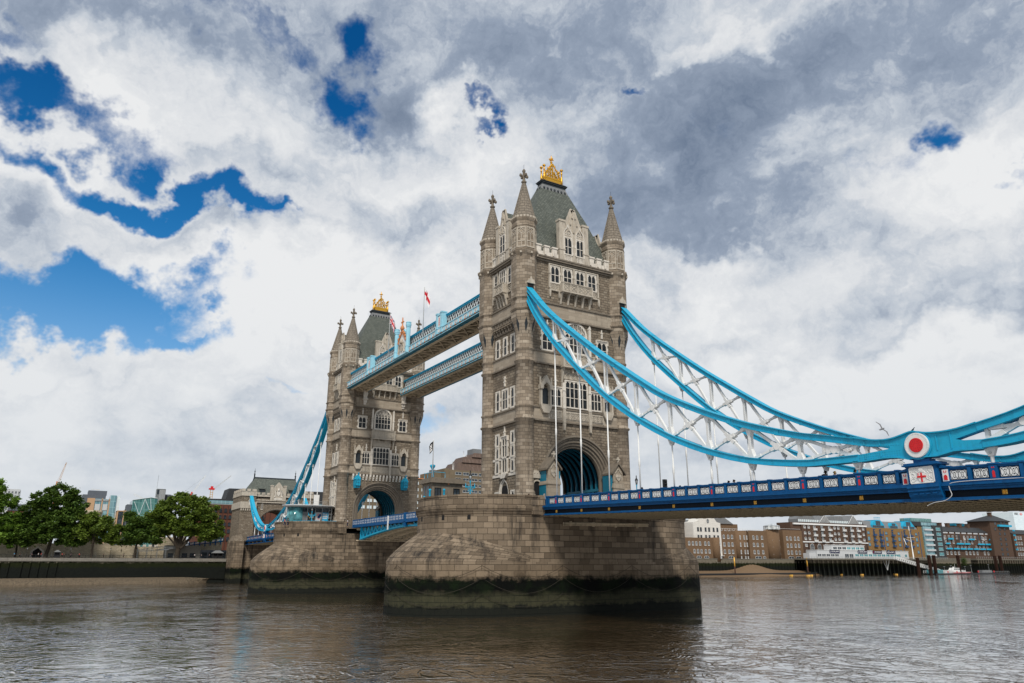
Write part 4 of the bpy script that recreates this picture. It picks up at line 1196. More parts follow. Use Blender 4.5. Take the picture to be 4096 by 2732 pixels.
def chain_long(side, y, label, grp):
    S = Span(side)
    root = thing('suspension_chain', label, 'bridge chain', (0, 0, 0), 0, grp)
    up = catmull(UP_TOP, 3); lo = catmull(LO_BOT, 3)
    def mp(pts): return [(S.x(a), b_ + S.dz(a)) for a, b_ in pts]
    b = MB()
    P = mp(up); b.sweepxz(P, y - .55, y + .55, .0, -.07); b.sweepxz(P, y - .42, y + .42, -.07, -.52); b.sweepxz(P, y - .5, y + .5, -.52, -.6)
    for k in range(2, len(P) - 1, 3): b.box(P[k][0] - .25, P[k][0] + .25, y - .46, y + .46, P[k][1] - .62, P[k][1] - .1) if abs(P[k][0] - P[k-1][0]) > 1.2 else None
    b.build('upper_chord', M['chain_blue'], root)
    b = MB()
    P = mp(lo); b.sweepxz(P, y - .5, y + .5, .6, .53); b.sweepxz(P, y - .42, y + .42, .53, .07); b.sweepxz(P, y - .55, y + .55, .07, .0)
    b.build('lower_chord', M['chain_blue'], root)
    # web bracing: verticals and crossed diagonals with centre plates
    def zu(x): return interp(up, x) - .55
    def zl(x): return interp(lo, x) + .55
    b = MB()
    for i, x in enumerate(NODES):
        for yy in (y - .2, y + .2): b.obox((S.x(x), yy, zl(x) + S.dz(x)), (S.x(x), yy, zu(x) + S.dz(x)), .07, .26, (1, 0, 0))
        hgt = zu(x) - zl(x)
        b.prism([(S.x(x - .45), zl(x) - .05 + S.dz(x)), (S.x(x + .45), zl(x) - .1 + S.dz(x)), (S.x(x + .16), zl(x) + min(.9, hgt * .35) + S.dz(x)), (S.x(x - .16), zl(x) + min(.9, hgt * .35) + S.dz(x))], y - .24, y + .24, 'y')
        b.prism([(S.x(x - .45), zu(x) + .2 + S.dz(x)), (S.x(x + .45), zu(x) + .0 + S.dz(x)), (S.x(x + .16), zu(x) - min(.8, hgt * .3) + S.dz(x)), (S.x(x - .16), zu(x) - min(.8, hgt * .3) + S.dz(x))], y - .24, y + .24, 'y')
    b.build('vertical_brace', M['white_paint'], root)
    b = MB()
    for x0, x1 in zip(NODES, NODES[1:]):
        a = Vector((S.x(x0 + .35), y, zu(x0 + .35) + S.dz(x0))); c = Vector((S.x(x1 - .35), y, zl(x1 - .35) + S.dz(x1)))
        d = Vector((S.x(x0 + .35), y, zl(x0 + .35) + S.dz(x0))); e2 = Vector((S.x(x1 - .35), y, zu(x1 - .35) + S.dz(x1)))
        # crossing point
        t = .5
        den_ = (c.x - a.x) * (e2.z - d.z) - (c.z - a.z) * (e2.x - d.x)
        if abs(den_) > 1e-6: t = ((d.x - a.x) * (e2.z - d.z) - (d.z - a.z) * (e2.x - d.x)) / den_
        X = a.lerp(c, t)
        for p in (a, c): b.obox(p, X, .27, .30, (0, 1, 0)); b.obox(p, p.lerp(X, .22), .36, .44, (0, 1, 0))
        for p in (d, e2): b.obox(p, X, .23, .26, (0, 1, 0)); b.obox(p, p.lerp(X, .3), .29, .40, (0, 1, 0))
        for j_, p in enumerate((a, c, d, e2)): b.obox(X, X.lerp(p, min(.3, .8 / max(.5, (p - X).length))), .36, .48 + .014 * j_, (0, 1, 0))
        ring = [(X.x + .34 * math.cos(PI * k / 5), X.z + .34 * math.sin(PI * k / 5)) for k in range(10)]
        b.prism(ring, y - .285, y + .285, 'y')
    b.build('cross_brace', M['white_paint'], root)
    # solid riveted plate between the last node and the pin
    b = MB()
    pl = [(59.0, 16.85), (60.6, 16.42), (62.0, 16.22), (63.0, 16.28), (64.0, 16.5), (64.6, 16.55), (65.2, 16.3), (65.2, 14.6), (64.0, 14.4), (63.0, 14.68), (61.7, 14.78), (60.2, 14.72), (59.0, 14.74), (59.0, 15.28), (60.2, 15.32), (61.6, 15.40), (62.4, 15.46), (62.4, 15.62), (61.4, 15.74), (60.2, 15.92), (59.0, 16.22)]
    b.prism([(S.x(a), z + S.dz(a)) for a, z in pl], y - .40, y + .40, 'y')
    tp = catmull(pl[:7], 2); b.sweepxz(mp(tp), y - .55, y + .55, .06, -.04)
    bt = catmull(pl[8:13][::-1], 2); b.sweepxz(mp(bt), y - .55, y + .55, .04, -.06)
    for q in ((60.1, 16.2), (60.1, 15.05), (61.5, 16.0), (61.5, 15.1)):
        b.box(*sorted((S.x(q[0]), S.x(q[0] + .12))), y - .44, y + .44, q[1] - .2 + S.dz(60), q[1] + .2 + S.dz(60))
    b.build('pin_plate', M['chain_blue'], root)
    rv = MB()
    rr = random.Random(3)
    for k in range(90):
        a = 59.6 + (k % 18) * .21; z = [16.25, 15.98, 15.22, 15.02, 14.86][k // 18] - (0.02 * (k % 18) if k < 36 else 0)
        for e_ in (-1, 1): rv.box(*sorted((S.x(a), S.x(a + .06))), *sorted((y + e_ * .40, y + e_ * .425)), z + S.dz(a), z + .06 + S.dz(a))
    rv.build('rivet', M['chain_blue'], root)
    # round white boss with red centre on both sides
    dz = S.dz(PINX)
    for e_ in (-1, 1):
        def disc(r, d0, d1, mat, nm, par, rings=()):
            k = MB(); n = 40
            i = k.P([(S.x(PINX) + r * math.cos(2 * PI * q / n), y + e_ * d, PINZ + dz + r * math.sin(2 * PI * q / n)) for d in (d0, d1) for q in range(n)])
            for q in range(n): k.face([i + q, i + (q + 1) % n, i + n + (q + 1) % n, i + n + q], None, False)
            k.face([i + n + q for q in range(n)])
            for rr_, nn, sz in rings:
                for q in range(nn):
                    a = 2 * PI * q / nn; px, pz = S.x(PINX) + rr_ * math.cos(a), PINZ + dz + rr_ * math.sin(a)
                    k.box(px - sz, px + sz, *sorted((y + e_ * d1, y + e_ * (d1 + .03))), pz - sz, pz + sz)
            return k.build(nm, mat, par)
        disc(1.12, .40, .46, M['chain_blue'], 'boss_collar', root)
        bo = disc(.97, .46, .62, M['white_paint'], 'pin_boss', root, ((.9, 44, .022),))
        ce = disc(.56, .62, .68, M['red_paint'], 'boss_centre', bo, ((.50, 22, .022), (.38, 12, .03), (.22, 8, .026)))
    return root
def chain_short(side, y, label, grp):
    S = Span(side)
    root = thing('suspension_chain', label, 'bridge chain', (0, 0, 0), 0, grp)
    def mp(pts): return [(S.x(a), z + S.dz(a)) for a, z in pts]
    up = catmull(UP2, 4); lo = catmull(LO2, 4)
    b = MB(); P = mp(up); b.sweepxz(P, y - .55, y + .55, .0, -.07); b.sweepxz(P, y - .42, y + .42, -.07, -.55); b.sweepxz(P, y - .5, y + .5, -.55, -.62); b.build('upper_chord', M['chain_blue'], root)
    b = MB(); P = mp(lo); b.sweepxz(P, y - .5, y + .5, .62, .55); b.sweepxz(P, y - .42, y + .42, .55, .07); b.sweepxz(P, y - .55, y + .55, .07, .0); b.build('lower_chord', M['chain_blue'], root)
    b = MB()
    pl = [(65.1, 16.42), (65.6, 16.3), (66.65, 16.22), (68.0, 16.28), (69.4, 16.52), (69.4, 15.9), (68.3, 15.66), (67.7, 15.52), (68.3, 15.36), (69.7, 15.25), (69.7, 14.62), (68.6, 14.62), (67.5, 14.68), (66.2, 14.45), (65.1, 14.5)]
    b.prism(mp(pl), y - .38, y + .38, 'y'); b.sweepxz(mp(catmull(pl[:5], 2)), y - .55, y + .55, .06, -.04); b.sweepxz(mp(catmull(pl[10:][::-1], 2)), y - .55, y + .55, .04, -.06)
    for q in (66.2, 67.3): b.box(*sorted((S.x(q), S.x(q + .1))), y - .42, y + .42, 14.85 + S.dz(66), 16.1 + S.dz(66))
    b.build('pin_plate', M['chain_blue'], root)
    def zu(x): return interp(up, x) - .55
    def zl(x): return interp(lo, x) + .55
    b = MB()
    for x in NODES2: 
        b.obox((S.x(x), y, zl(x) + S.dz(x)), (S.x(x), y, zu(x) + S.dz(x)), .4, .24, (1, 0, 0))
    for x0, x1 in zip(NODES2, NODES2[1:]):
        A = Vector((S.x(x0 + .2), y, zl(x0) + S.dz(x0))); B = Vector((S.x(x1 - .2), y, zu(x1) + S.dz(x1))); c_ = Vector((S.x(x0 + .2), y, zu(x0) + S.dz(x0))); D_ = Vector((S.x(x1 - .2), y, zl(x1) + S.dz(x1)))
        for w_, (p, q) in ((.36, (A, B)), (.31, (c_, D_))):
            b.obox(p, q, w_ * .8, .2 + w_ * .25, (0, 1, 0)); b.obox(p, p.lerp(q, .2), w_, .16 + w_, (0, 1, 0)); b.obox(q, q.lerp(p, .2), w_, .2 + w_, (0, 1, 0))
        X = (A + B + c_ + D_) / 4; ring = [(X.x + .5 * math.cos(PI * k / 5), X.z + .35 * math.sin(PI * k / 5)) for k in range(10)]; b.prism(ring, y - .285, y + .285, 'y')
    b.build('cross_brace', M['white_paint'], root)
    return root
def hangers(side, y, where):
    S = Span(side)
    xs = NODES[:8] + [59.15] + NODES2[:3]
    lo = LO_BOT + LO2
    for i, x in enumerate(xs):
        zt = interp(lo, x) + S.dz(x); zd = rail_z(x) - 1.2 + S.dz(x)
        L = zt - .55 - zd
        if side > 0 and x > 74: continue
        dirn = 'tower' if i < 9 else 'low pin'
        if side > 0: zd = rail_z(x) - .1
        o = thing('hanger_rod', '%s white hanger rod from the tower on the %s' % (ORD[i], where), 'hanger', (S.x(x), y, zd), 0, 'hanger rods of the suspension chains')
        b = MB()
        b.prism([(-.5, zt - zd + .12), (.5, zt - zd + .12), (.26, zt - zd - .42), (.18, zt - zd - .62), (-.18, zt - zd - .62), (-.26, zt - zd - .42)], -.16, .16, 'y')
        b.build('bracket', M['white_paint'], o)
        k = MB(); n = 10
        for e_ in (-1, 1):
            ii = k.P([(.1 * math.cos(2 * PI * q / n), e_ * .22, zt - zd - .38 + .1 * math.sin(2 * PI * q / n)) for q in range(n)] + [(0.1 * math.cos(2 * PI * q / n), 0, zt - zd - .38 + .1 * math.sin(2 * PI * q / n)) for q in range(n)])
            k.face([ii + q for q in range(n)])
            for q in range(n): k.face([ii + q, ii + (q + 1) % n, ii + n + (q + 1) % n, ii + n + q])
        k.build('pin', M['galvanised'], o)
        h = zt - zd - .55
        if h > .5:
            b = MB(); sp = h * .42
            b.lathe(0, 0, [(.085, 0), (.085, sp - .5), (.13, sp - .42), (.13, sp + .42), (.085, sp + .5), (.085, h)], 10)
            b.build('rod', M['white_paint'], o)
        else:
            b = MB(); b.lathe(0, 0, [(.09, -.5), (.09, h)], 8); b.build('rod', M['white_paint'], o)
PAN = {}
def tracery_mesh(w, h):
    """white openwork panel with two interlaced ovals, dark lines"""
    a = MB(); a.box(-w / 2, w / 2, -.03, .03, 0, h)
    l = MB()
    d = -.035
    n = 14
    for cx_ in (-w * .24, w * .24):
        pts = [(cx_ + w * .25 * math.cos(2 * PI * k / n), d, h / 2 + h * .56 * math.sin(2 * PI * k / n)) for k in range(n + 1)]
        pts = [(p[0], p[1], min(max(p[2], .01), h - .01)) for p in pts]
        for p, q in zip(pts, pts[1:]): l.obox(p, q, .02, .026, (0, 1, 0))
        for s_ in (-1, 1):
            arc = [(cx_ + s_ * w * (.25 - .21 * math.sin(PI * k / 6)), d, h * k / 6) for k in range(7)]
            for p, q in zip(arc, arc[1:]): l.obox(p, q, .02, .024, (0, 1, 0))
        for qz in (-.27, .27): l.box(cx_ - .05, cx_ + .05, d, -.02, h / 2 + qz * h - .04, h / 2 + qz * h + .04)
    return a, l
def parapet(side, y, x0, x1, label, posts, reds, face, extra=None):
    """iron parapet: rails, posts, a white tracery panel in each bay, red niches on the wide posts"""
    S = Span(side)
    root = thing('parapet', label, 'bridge parapet', (0, 0, 0), 0, 'iron parapets of the side spans')
    def rz(x): return rail_z(x) + S.dz(x)
    b = MB()
    def bar(xa, xb, za, zb, ya, yb):
        i = b.P([(S.x(x), yy, rz(x) + z) for x in (xa, xb) for z in (za, zb) for yy in (y + ya, y + yb)])
        for q in ((0, 1, 3, 2), (4, 6, 7, 5), (0, 4, 5, 1), (2, 3, 7, 6), (0, 2, 6, 4), (1, 5, 7, 3)): b.face([i + k for k in q])
    bar(x0, x1, -.1, 0, -.2, .2); bar(x0, x1, -.22, -.1, -.14, .14); bar(x0, x1, -1.2, -1.04, -.16, .16)
    bar(x0, x1, -1.04, -.22, .02, .06)
    b.build('rail', M['deep_blue'], root)
    p = MB()
    q_ = b; b = p
    for x in posts:
        w = .3 if any(abs(x - r) < .3 for r in reds) else .13
        bar(x - w, x + w, -1.2, .03, -.2, .2); bar(x - w - .05, x + w + .05, -.07, .05, -.24, .24)
    b.build('post', M['deep_blue'], root)
    for r in reds:
        k = MB(); yy = y + face * .20
        zc = rz(r)
        k.prism([(S.x(r - .09), zc - 1.0), (S.x(r + .09), zc - 1.0), (S.x(r + .09), zc - .6), (S.x(r + .03), zc - .5), (S.x(r - .03), zc - .5), (S.x(r - .09), zc - .6)], *sorted((yy, yy + face * .025)), 'y')
        for e_ in (-1, 1): k.box(*sorted((S.x(r + e_ * .1), S.x(r + e_ * .03))), *sorted((yy, yy + face * .02)), zc - .33, zc - .24)
        k.build('red_niche', M['red_paint'], root)
    for a, c in zip(posts, posts[1:]):
        wa = .3 if any(abs(a - r) < .3 for r in reds) else .13; wc = .3 if any(abs(c - r) < .3 for r in reds) else .13
        l, r = a + wa + .14, c - wc - .14
        w = r - l
        if w < .4: continue
        key = round(w, 1)
        if key not in PAN:
            A, Ln = tracery_mesh(w, .66)
            pa = A.build('tracery_panel', M['white_paint'], None); li = Ln.build('dark_tracery', M['navy_web'], pa)
            PAN[key] = (pa, li)
            first = True
        else: first = False
        xm = (l + r) / 2
        pa, li = PAN[key]
        if not first:
            pa = pa.copy(); C.objects.link(pa); li = li.copy(); C.objects.link(li); li.parent = pa
        pa.parent = root; pa.location = (S.x(xm), y + face * .1, rz(xm) - .98); pa.rotation_euler = (0, (.0297 - (.022 if side < 0 else 0)) * (1 if side > 0 else -1), 0 if face < 0 else PI)
    return root
def deck(side, x0, x1, label):
    S = Span(side)
    root = thing('bridge_deck', label, 'bridge deck')
    def rz(x): return rail_z(x) + S.dz(x)
    def bar(b, xa, xb, za, zb, ya, yb):
        i = b.P([(S.x(x), yy, rz(x) + z) for x in (xa, xb) for z in (za, zb) for yy in (ya, yb)])
        for q in ((0, 1, 3, 2), (4, 6, 7, 5), (0, 4, 5, 1), (2, 3, 7, 6), (0, 2, 6, 4), (1, 5, 7, 3)): b.face([i + k for k in q])
    b = MB(); bar(b, x0, x1, -1.5, -1.2, -8.9, 8.9); b.build('roadway', M['asphalt'], root)
    for e_ in (-1, 1):
        y = e_ * 9.3
        f = lambda a, c: sorted((y - e_ * a, y + e_ * c))
        b = MB()
        bar(b, x0, x1, -1.32, -1.2, *f(.3, .42)); bar(b, x0, x1, -1.45, -1.32, *f(.3, .55)); bar(b, x0, x1, -1.6, -1.45, *f(.3, .38)); bar(b, x0, x1, -1.78, -1.6, *f(.3, .28))
        bar(b, x0, x1, -2.52, -2.42, *f(.3, .34)); bar(b, x0, x1, -2.42, -2.30, *f(.3, .22))
        b.build('fascia_moulding', M['deep_blue'], root)
        b = MB(); bar(b, x0, x1, -2.30, -1.78, *f(.3, .05)); b.build('fascia_girder', M['navy_web'], root)
        k = 0
        for x in [13.75 + 5.66 * q for q in range(14)]:
            if x > x1 - .5 or abs(x - PINX) < 1.8: continue
            g = MB(); yy = y + e_ * .05
            for (dx, dz_) in ((-.09, -.09), (.09, -.09), (-.09, .09), (.09, .09)):
                i = g.P([(S.x(x) + dx + sx * .09, yy, rz(x) - 2.04 + dz_ + sz * .09) for sx, sz in ((-1, -1), (1, -1), (1, 1), (-1, 1))] + [(S.x(x) + dx, yy + e_ * .1, rz(x) - 2.04 + dz_)])
                for q in range(4): g.face([i + q, i + (q + 1) % 4, i + 4])
            g.build('gilt_boss', M['gold_paint'], root)
    b = MB(); fl = MB(); n = int((x1 - x0) / 1.42)
    for k in range(n):
        x = x0 + .6 + k * 1.42
        bar(fl, x - .16, x + .16, -2.56, -2.5, -9.0, 9.0); bar(b, x - .02, x + .02, -2.5, -1.75, -9.0, 9.0)
        for y in (-7.5, -4.5, -1.5, 1.5, 4.5, 7.5): bar(b, x - .14, x + .14, -2.5, -1.6, y - .03, y + .03)
        for j in range(24):   # rivet heads along the flange edges
            y = -8.8 + j * .75
            bar(fl, x - .14, x - .06, -2.60, -2.56, y, y + .3); bar(fl, x + .06, x + .14, -2.60, -2.56, y, y + .3)
    for y in (-7.5, -4.5, -1.5, 1.5, 4.5, 7.5): bar(b, x0, x1, -2.3, -1.5, y - .02, y + .02); bar(b, x0, x1, -2.36, -2.3, y - .15, y + .15)
    cg = b.build('cross_girder', M['steel_brown'], root); fl.build('girder_flange', M['girder_tan'], cg)
    return root
def pedestal(side, y, label, grp):
    """iron pedestal under the chain pin, white carved arms with a red cross"""
    S = Span(side); xm = 64.85; z0 = rail_z(xm) + S.dz(xm)
    root = thing('pin_pedestal', label, 'pedestal', (S.x(xm), y, z0 - 1.25), 0, grp)
    root.scale = (.88, 1, 1)
    b = MB()
    b.box(-1.32, 1.32, -.62, .62, 0, 1.45); b.box(-1.62, 1.62, -.85, .85, 1.45, 1.55); b.box(-1.5, 1.5, -.75, .75, 1.55, 1.68); b.box(-1.42, 1.42, -.7, .7, 1.36, 1.45)
    b.box(-1.4, 1.4, -.68, .68, -.05, .1)
    b.box(-.75, .75, -.42, .42, 1.68, 1.95)
    for e_ in (-1, 1):   # swelling corbel below
        ys = lambda a: e_ * a
        pr = [(.0, -.05), (.78, -.05), (.8, -.25), (.7, -.32), (.72, -.5), (.6, -.6), (.56, -.85), (.38, -1.05), (.36, -1.28), (.0, -1.28)]
        i = b.P([(-1.45, ys(q[0]), q[1]) for q in pr] + [(1.45, ys(q[0]), q[1]) for q in pr]); n = len(pr)
        b.face([i + k for k in range(n)]); b.face([i + n + k for k in range(n)])
        for k in range(n): b.face([i + k, i + (k + 1) % n, i + n + (k + 1) % n, i + n + k])
        for k in range(4): b.box(-1.0 + k * .58, -.62 + k * .58, *sorted((ys(.5), ys(.66))), -.75, -.66)
    b.build('pedestal_body', M['deep_blue'], root)
    for e_ in (-1, 1):
        p = MB(); f = lambda a, c: sorted((e_ * a, e_ * c))
        p.box(-1.08, 1.08, *f(.62, .65), .1, 1.32)
        for x in (-1.1, 1.04): p.box(x, x + .06, *f(.62, .7), .08, 1.34)
        for z in (.08, 1.28): p.box(-1.1, 1.1, *f(.62, .7), z, z + .06)
        rr = random.Random(5)
        def curl(cx_, cz, r, a0, turn):
            pts = []
            for k in range(13):
                a = a0 + turn * k / 12; q = r * (1 - .055 * k); pts.append((cx_ + q * math.cos(a), e_ * .66, cz + q * math.sin(a)))
            p.tube(pts, .028, 5)
        for s_ in (-1, 1):
            for (cx_, cz, r, a0, t) in ((.8, 1.05, .2, 0, 5), (.5, 1.1, .17, 2, -5), (.78, .68, .2, 1, 5), (.55, .5, .16, 3, 5), (.82, .33, .17, 2, -5), (.45, .85, .14, 0, 5), (.95, .9, .12, 1, 4), (.62, .25, .13, 4, 5), (.95, .5, .1, 0, -5)):
                curl(s_ * cx_, cz, r, a0 if s_ > 0 else PI - a0, t * s_)
        p.lathe(0, 0, [(0.001, 0)], 3) if False else None
        ring = [(.2 * math.cos(2 * PI * k / 12), 1.12 + .13 * math.sin(2 * PI * k / 12)) for k in range(12)]; p.prism(ring, *f(.64, .74), 'y')
        p.prism([(-.2, 1.08), (.2, 1.08), (.28, .92), (-.28, .92)], *f(.64, .72), 'y')
        p.prism([(-.36, .9), (.36, .9), (.36, .5), (.22, .24), (0, .12), (-.22, .24), (-.36, .5)], *f(.64, .7), 'y')
        pa = p.build('carved_arms', M['white_paint'], root)
        c = MB(); c.box(-.07, .07, *f(.70, .73), .18, .88); c.box(-.4, .4, *f(.70, .735), .52, .66); c.box(-.3, -.25, *f(.70, .73), .7, .88)
        c.build('red_cross', M['red_paint'], pa)
    for s_ in (-1, 1):
        p = MB(); x0, x1 = sorted((s_ * 1.5, s_ * 2.15))
        p.box(x0, x1, -.25, .25, 0, 1.05); p.prism([(s_ * 1.4, 1.25), (s_ * 2.2, 1.25), (s_ * 2.2, 1.13), (s_ * 1.4, 1.13)], -.32, .32, 'y')
        p.prism([(s_ * 1.35, 1.5), (s_ * 1.75, 1.32), (s_ * 2.25, 1.25), (s_ * 2.25, 1.15), (s_ * 1.35, 1.2)], -.3, .3, 'y')
        w = p.build('pedestal_wing', M['deep_blue'], root)
        for e_ in (-1, 1):
            f = lambda a, c: sorted((e_ * a, e_ * c))
            q = MB(); xm2 = s_ * 1.83; q.box(xm2 - .26, xm2 + .26, *f(.25, .27), .12, 1.0); n_ = q.build('niche_panel', M['white_paint'], w)
            q = MB(); q.prism([(xm2 - .15, .2), (xm2 + .15, .2), (xm2 + .15, .5), (xm2 + .05, .6), (xm2 - .05, .6), (xm2 - .15, .5)], *f(.27, .295), 'y')
            for t in (-1, 1): q.prism([(xm2 + t * .02, .72), (xm2 + t * .14, .82), (xm2 + t * .1, .95)], *f(.27, .29), 'y')
            q.build('red_niche', M['red_paint'], w)
    return root
W_, E_ = -9.3, 9.3
posts_long = [11.45] + sorted([x for x in NODES] + [lerp(a, c, t) for a, c in zip(NODES, NODES[1:]) for t in (1 / 3, 2 / 3)] + [12.0]) + [61.0, 62.55]
posts_long = sorted(set([11.5] + [x for x in posts_long if x > 11.9]))
posts_short = [66.5, 68.2, 69.9, 71.8, 73.65, 75.5, 77.4, 79.2, 81.1, 83, 84.7, 86.3, 88.2, 90.2]
for side, nm in ((1, 'south'), (-1, 'north')):
    near = 'near span' if side > 0 else 'far span beyond the farther tower'
    chain_long(side, W_, 'long blue truss chain, front side of the near span, ending at the big red-centred boss' if side > 0 else 'long blue truss chain falling left from the farther tower to a small boss, front side', 'long suspension chains')
    chain_long(side, E_, 'long blue truss chain on the back side of the near span, behind the front one' if side > 0 else 'long blue truss chain on the back of the far span, seen through the far arch', 'long suspension chains')
    chain_short(side, W_, 'short blue chain rising right of the red-centred boss out of the picture' if side > 0 else 'short blue chain curving up from the small boss to the far gate tower, front side', 'short suspension chains')
    chain_short(side, E_, 'short blue chain behind, at the right picture edge, rising past the boss' if side > 0 else 'short blue chain on the back side by the far gate tower', 'short suspension chains')
    hangers(side, W_, ('near chain of the near span' if side > 0 else 'camera-side chain of the far left span')); hangers(side, E_, ('back chain of the near span' if side > 0 else 'back chain of the far left span'))
    deck(side, 11.0, 92.0, 'blue and black iron roadway deck of the near span with gilt bosses' if side > 0 else 'blue iron roadway deck of the far span left of the farther pier')
    parapet(side, W_, 11.4, 62.9, 'long blue iron parapet with white tracery facing the camera, near span' if side > 0 else 'blue iron parapet of the far left span between gate tower and farther pier', posts_long, NODES, -1)
    parapet(side, E_, 11.4, 62.9, 'long blue iron parapet on the far edge of the near span' if side > 0 else 'blue iron parapet on the back edge of the far left span', posts_long, NODES, 1)
    parapet(side, W_, 66.5, 91.5, 'short blue iron parapet right of the heraldic pedestal, running out of the picture' if side > 0 else 'short blue iron parapet beside the far gate tower', posts_short, NODES2, -1)
    parapet(side, E_, 66.5, 91.5, 'short blue iron parapet beyond the pedestals on the far edge of the near span' if side > 0 else 'short blue iron parapet on the back edge beside the far gate tower', posts_short, NODES2, 1)
    pedestal(side, W_, 'big blue pedestal with white heraldic panel and red cross under the boss' if side > 0 else 'small distant blue pedestal with white panel left of the farther pier', 'chain pin pedestals')
    pedestal(side, E_, 'blue pedestal on the far edge of the near span, behind the parapet' if side > 0 else 'distant blue pedestal on the back edge of the far left span', 'chain pin pedestals')

# ================================================================ opening bascules
def bascule(side, label):
    """side -1: leaf hinged on the north pier, +1 on the south pier; meets at mid-river"""
    root = thing('bascule_leaf', label, 'bascule', (0, 0, 0), 0, 'opening road leaves between the piers')
    def X(d): return (-71.6 + d) if side < 0 else (-10.7 - d)
    b = MB(); L = 30.35
    b.box(*sorted((X(-.2), X(L))), -7.5, 7.5, 14.0, 14.35); b.build('roadway', M['asphalt'], root)
    for e_ in (-1, 1):
        y = e_ * 7.75
        f = lambda a, c: sorted((y - e_ * a, y + e_ * c))
        b = MB()
        b.box(*sorted((X(0), X(L))), *f(.1, .12), 15.62, 15.78); b.box(*sorted((X(0), X(L))), *f(.1, .16), 14.1, 14.62); b.box(*sorted((X(0), X(L))), *f(.1, .26), 14.02, 14.14)
        b.box(*sorted((X(0), X(L))), *f(.02, .02), 14.62, 15.62)
        for k in range(21): b.box(*sorted((X(.1 + k * 1.5) - .06, X(.1 + k * 1.5) + .06)), *f(.06, .14), 14.1, 15.7)
        b.box(*sorted((X(L - .35), X(L))), *f(.2, .26), 13.3, 15.9)
        b.build('railing', M['deep_blue'], root)
        for k in range(20):
            x = X(.1 + k * 1.5 + .75)
            p = MB()
            p.box(-.62, .62, *sorted((e_ * .03, e_ * .07)), 0, .84)
            if ('b', e_) not in PAN:
                d = MB()
                n = 10
                for cx_ in (-.31, .31):
                    for cz in (.22, .62):
                        pts = [(cx_ + .2 * math.cos(2 * PI * q / n), e_ * .08, cz + .17 * math.sin(2 * PI * q / n)) for q in range(n + 1)]
                        for a, c in zip(pts, pts[1:]): d.obox(a, c, .045, .03, (0, 1, 0))
                d.obox((-.6, e_ * .08, .42), (.6, e_ * .08, .42), .03, .05); d.obox((0, e_ * .08, .02), (0, e_ * .08, .82), .03, .05, (1, 0, 0))
                pa = p.build('tracery_panel', M['white_paint'], root); dk = d.build('dark_tracery', M['deep_blue'], pa); PAN[('b', e_)] = (pa, dk)
            else:
                pa, dk = PAN[('b', e_)]; pa = pa.copy(); C.objects.link(pa); dk = dk.copy(); C.objects.link(dk); dk.parent = pa; pa.parent = root
            pa.location = (x, y, 14.7)
        def zb(d): return 10.9 + (13.4 - 10.9) * (1 - (1 - d / L) ** 1.7)
        b = MB()
        yg = e_ * 7.0
        arc = [(X(4.0 + (L - 4.2) * k / 16), zb(4.0 + (L - 4.2) * k / 16)) for k in range(17)]
        b.sweepxz(arc, yg - .45, yg + .45, .16, -.16)
        for k in range(12):
            d0 = 4.2 + k * 2.15
            if d0 + 2.15 > L - 1: break
            b.obox((X(d0), yg, 13.95), (X(d0 + 1.1), yg, zb(d0 + 1.1)), .5, .22, (0, 1, 0)); b.obox((X(d0 + 2.15), yg, 13.95), (X(d0 + 1.1), yg, zb(d0 + 1.1)), .5, .30, (0, 1, 0))
        b.obox((X(4.0), yg, 14.0), (X(4.0), yg, zb(4)), .6, .3, (1, 0, 0))
        b.build('arched_girder', M['chain_blue'], root)
    b = MB()
    for yg in (-3.4, 0, 3.4):
        arc = [(X(.5 + (L - .7) * k / 16), zb(.5 + (L - .7) * k / 16) + .2) for k in range(17)]
        b.sweepxz(arc, yg - .3, yg + .3, .14, -.14)
        for k in range(14):
            d0 = .6 + k * 2.1
            b.obox((X(d0), yg, 13.95), (X(d0 + 1.05), yg, zb(d0 + 1.05)), .3, .2, (0, 1, 0)); b.obox((X(d0 + 2.1), yg, 13.95), (X(d0 + 1.05), yg, zb(d0 + 1.05)), .3, .2, (0, 1, 0))
    for k in range(12):
        d0 = .8 + k * 2.5; b.box(*sorted((X(d0) - .12, X(d0) + .12)), -7, 7, zb(d0) + .1, zb(d0) + .35); b.box(*sorted((X(d0) - .12, X(d0) + .12)), -7, 7, 13.5, 14.0)
    b.build('cross_bracing', M['soffit_tan'], root)
    return root
bascule(-1, 'opening road leaf on the farther pier, blue lattice girder arching to mid-river')
bascule(1, 'opening road leaf hinged behind the nearer pier, its end meeting the other leaf')
t = MB(); t.box(-49.72, -49.42, -8.15, -7.95, 12.9, 15.65); tag(t.build('navigation_marker', M['white_paint']), 'plain white upright board on the side of the farther road leaf', 'marker board')

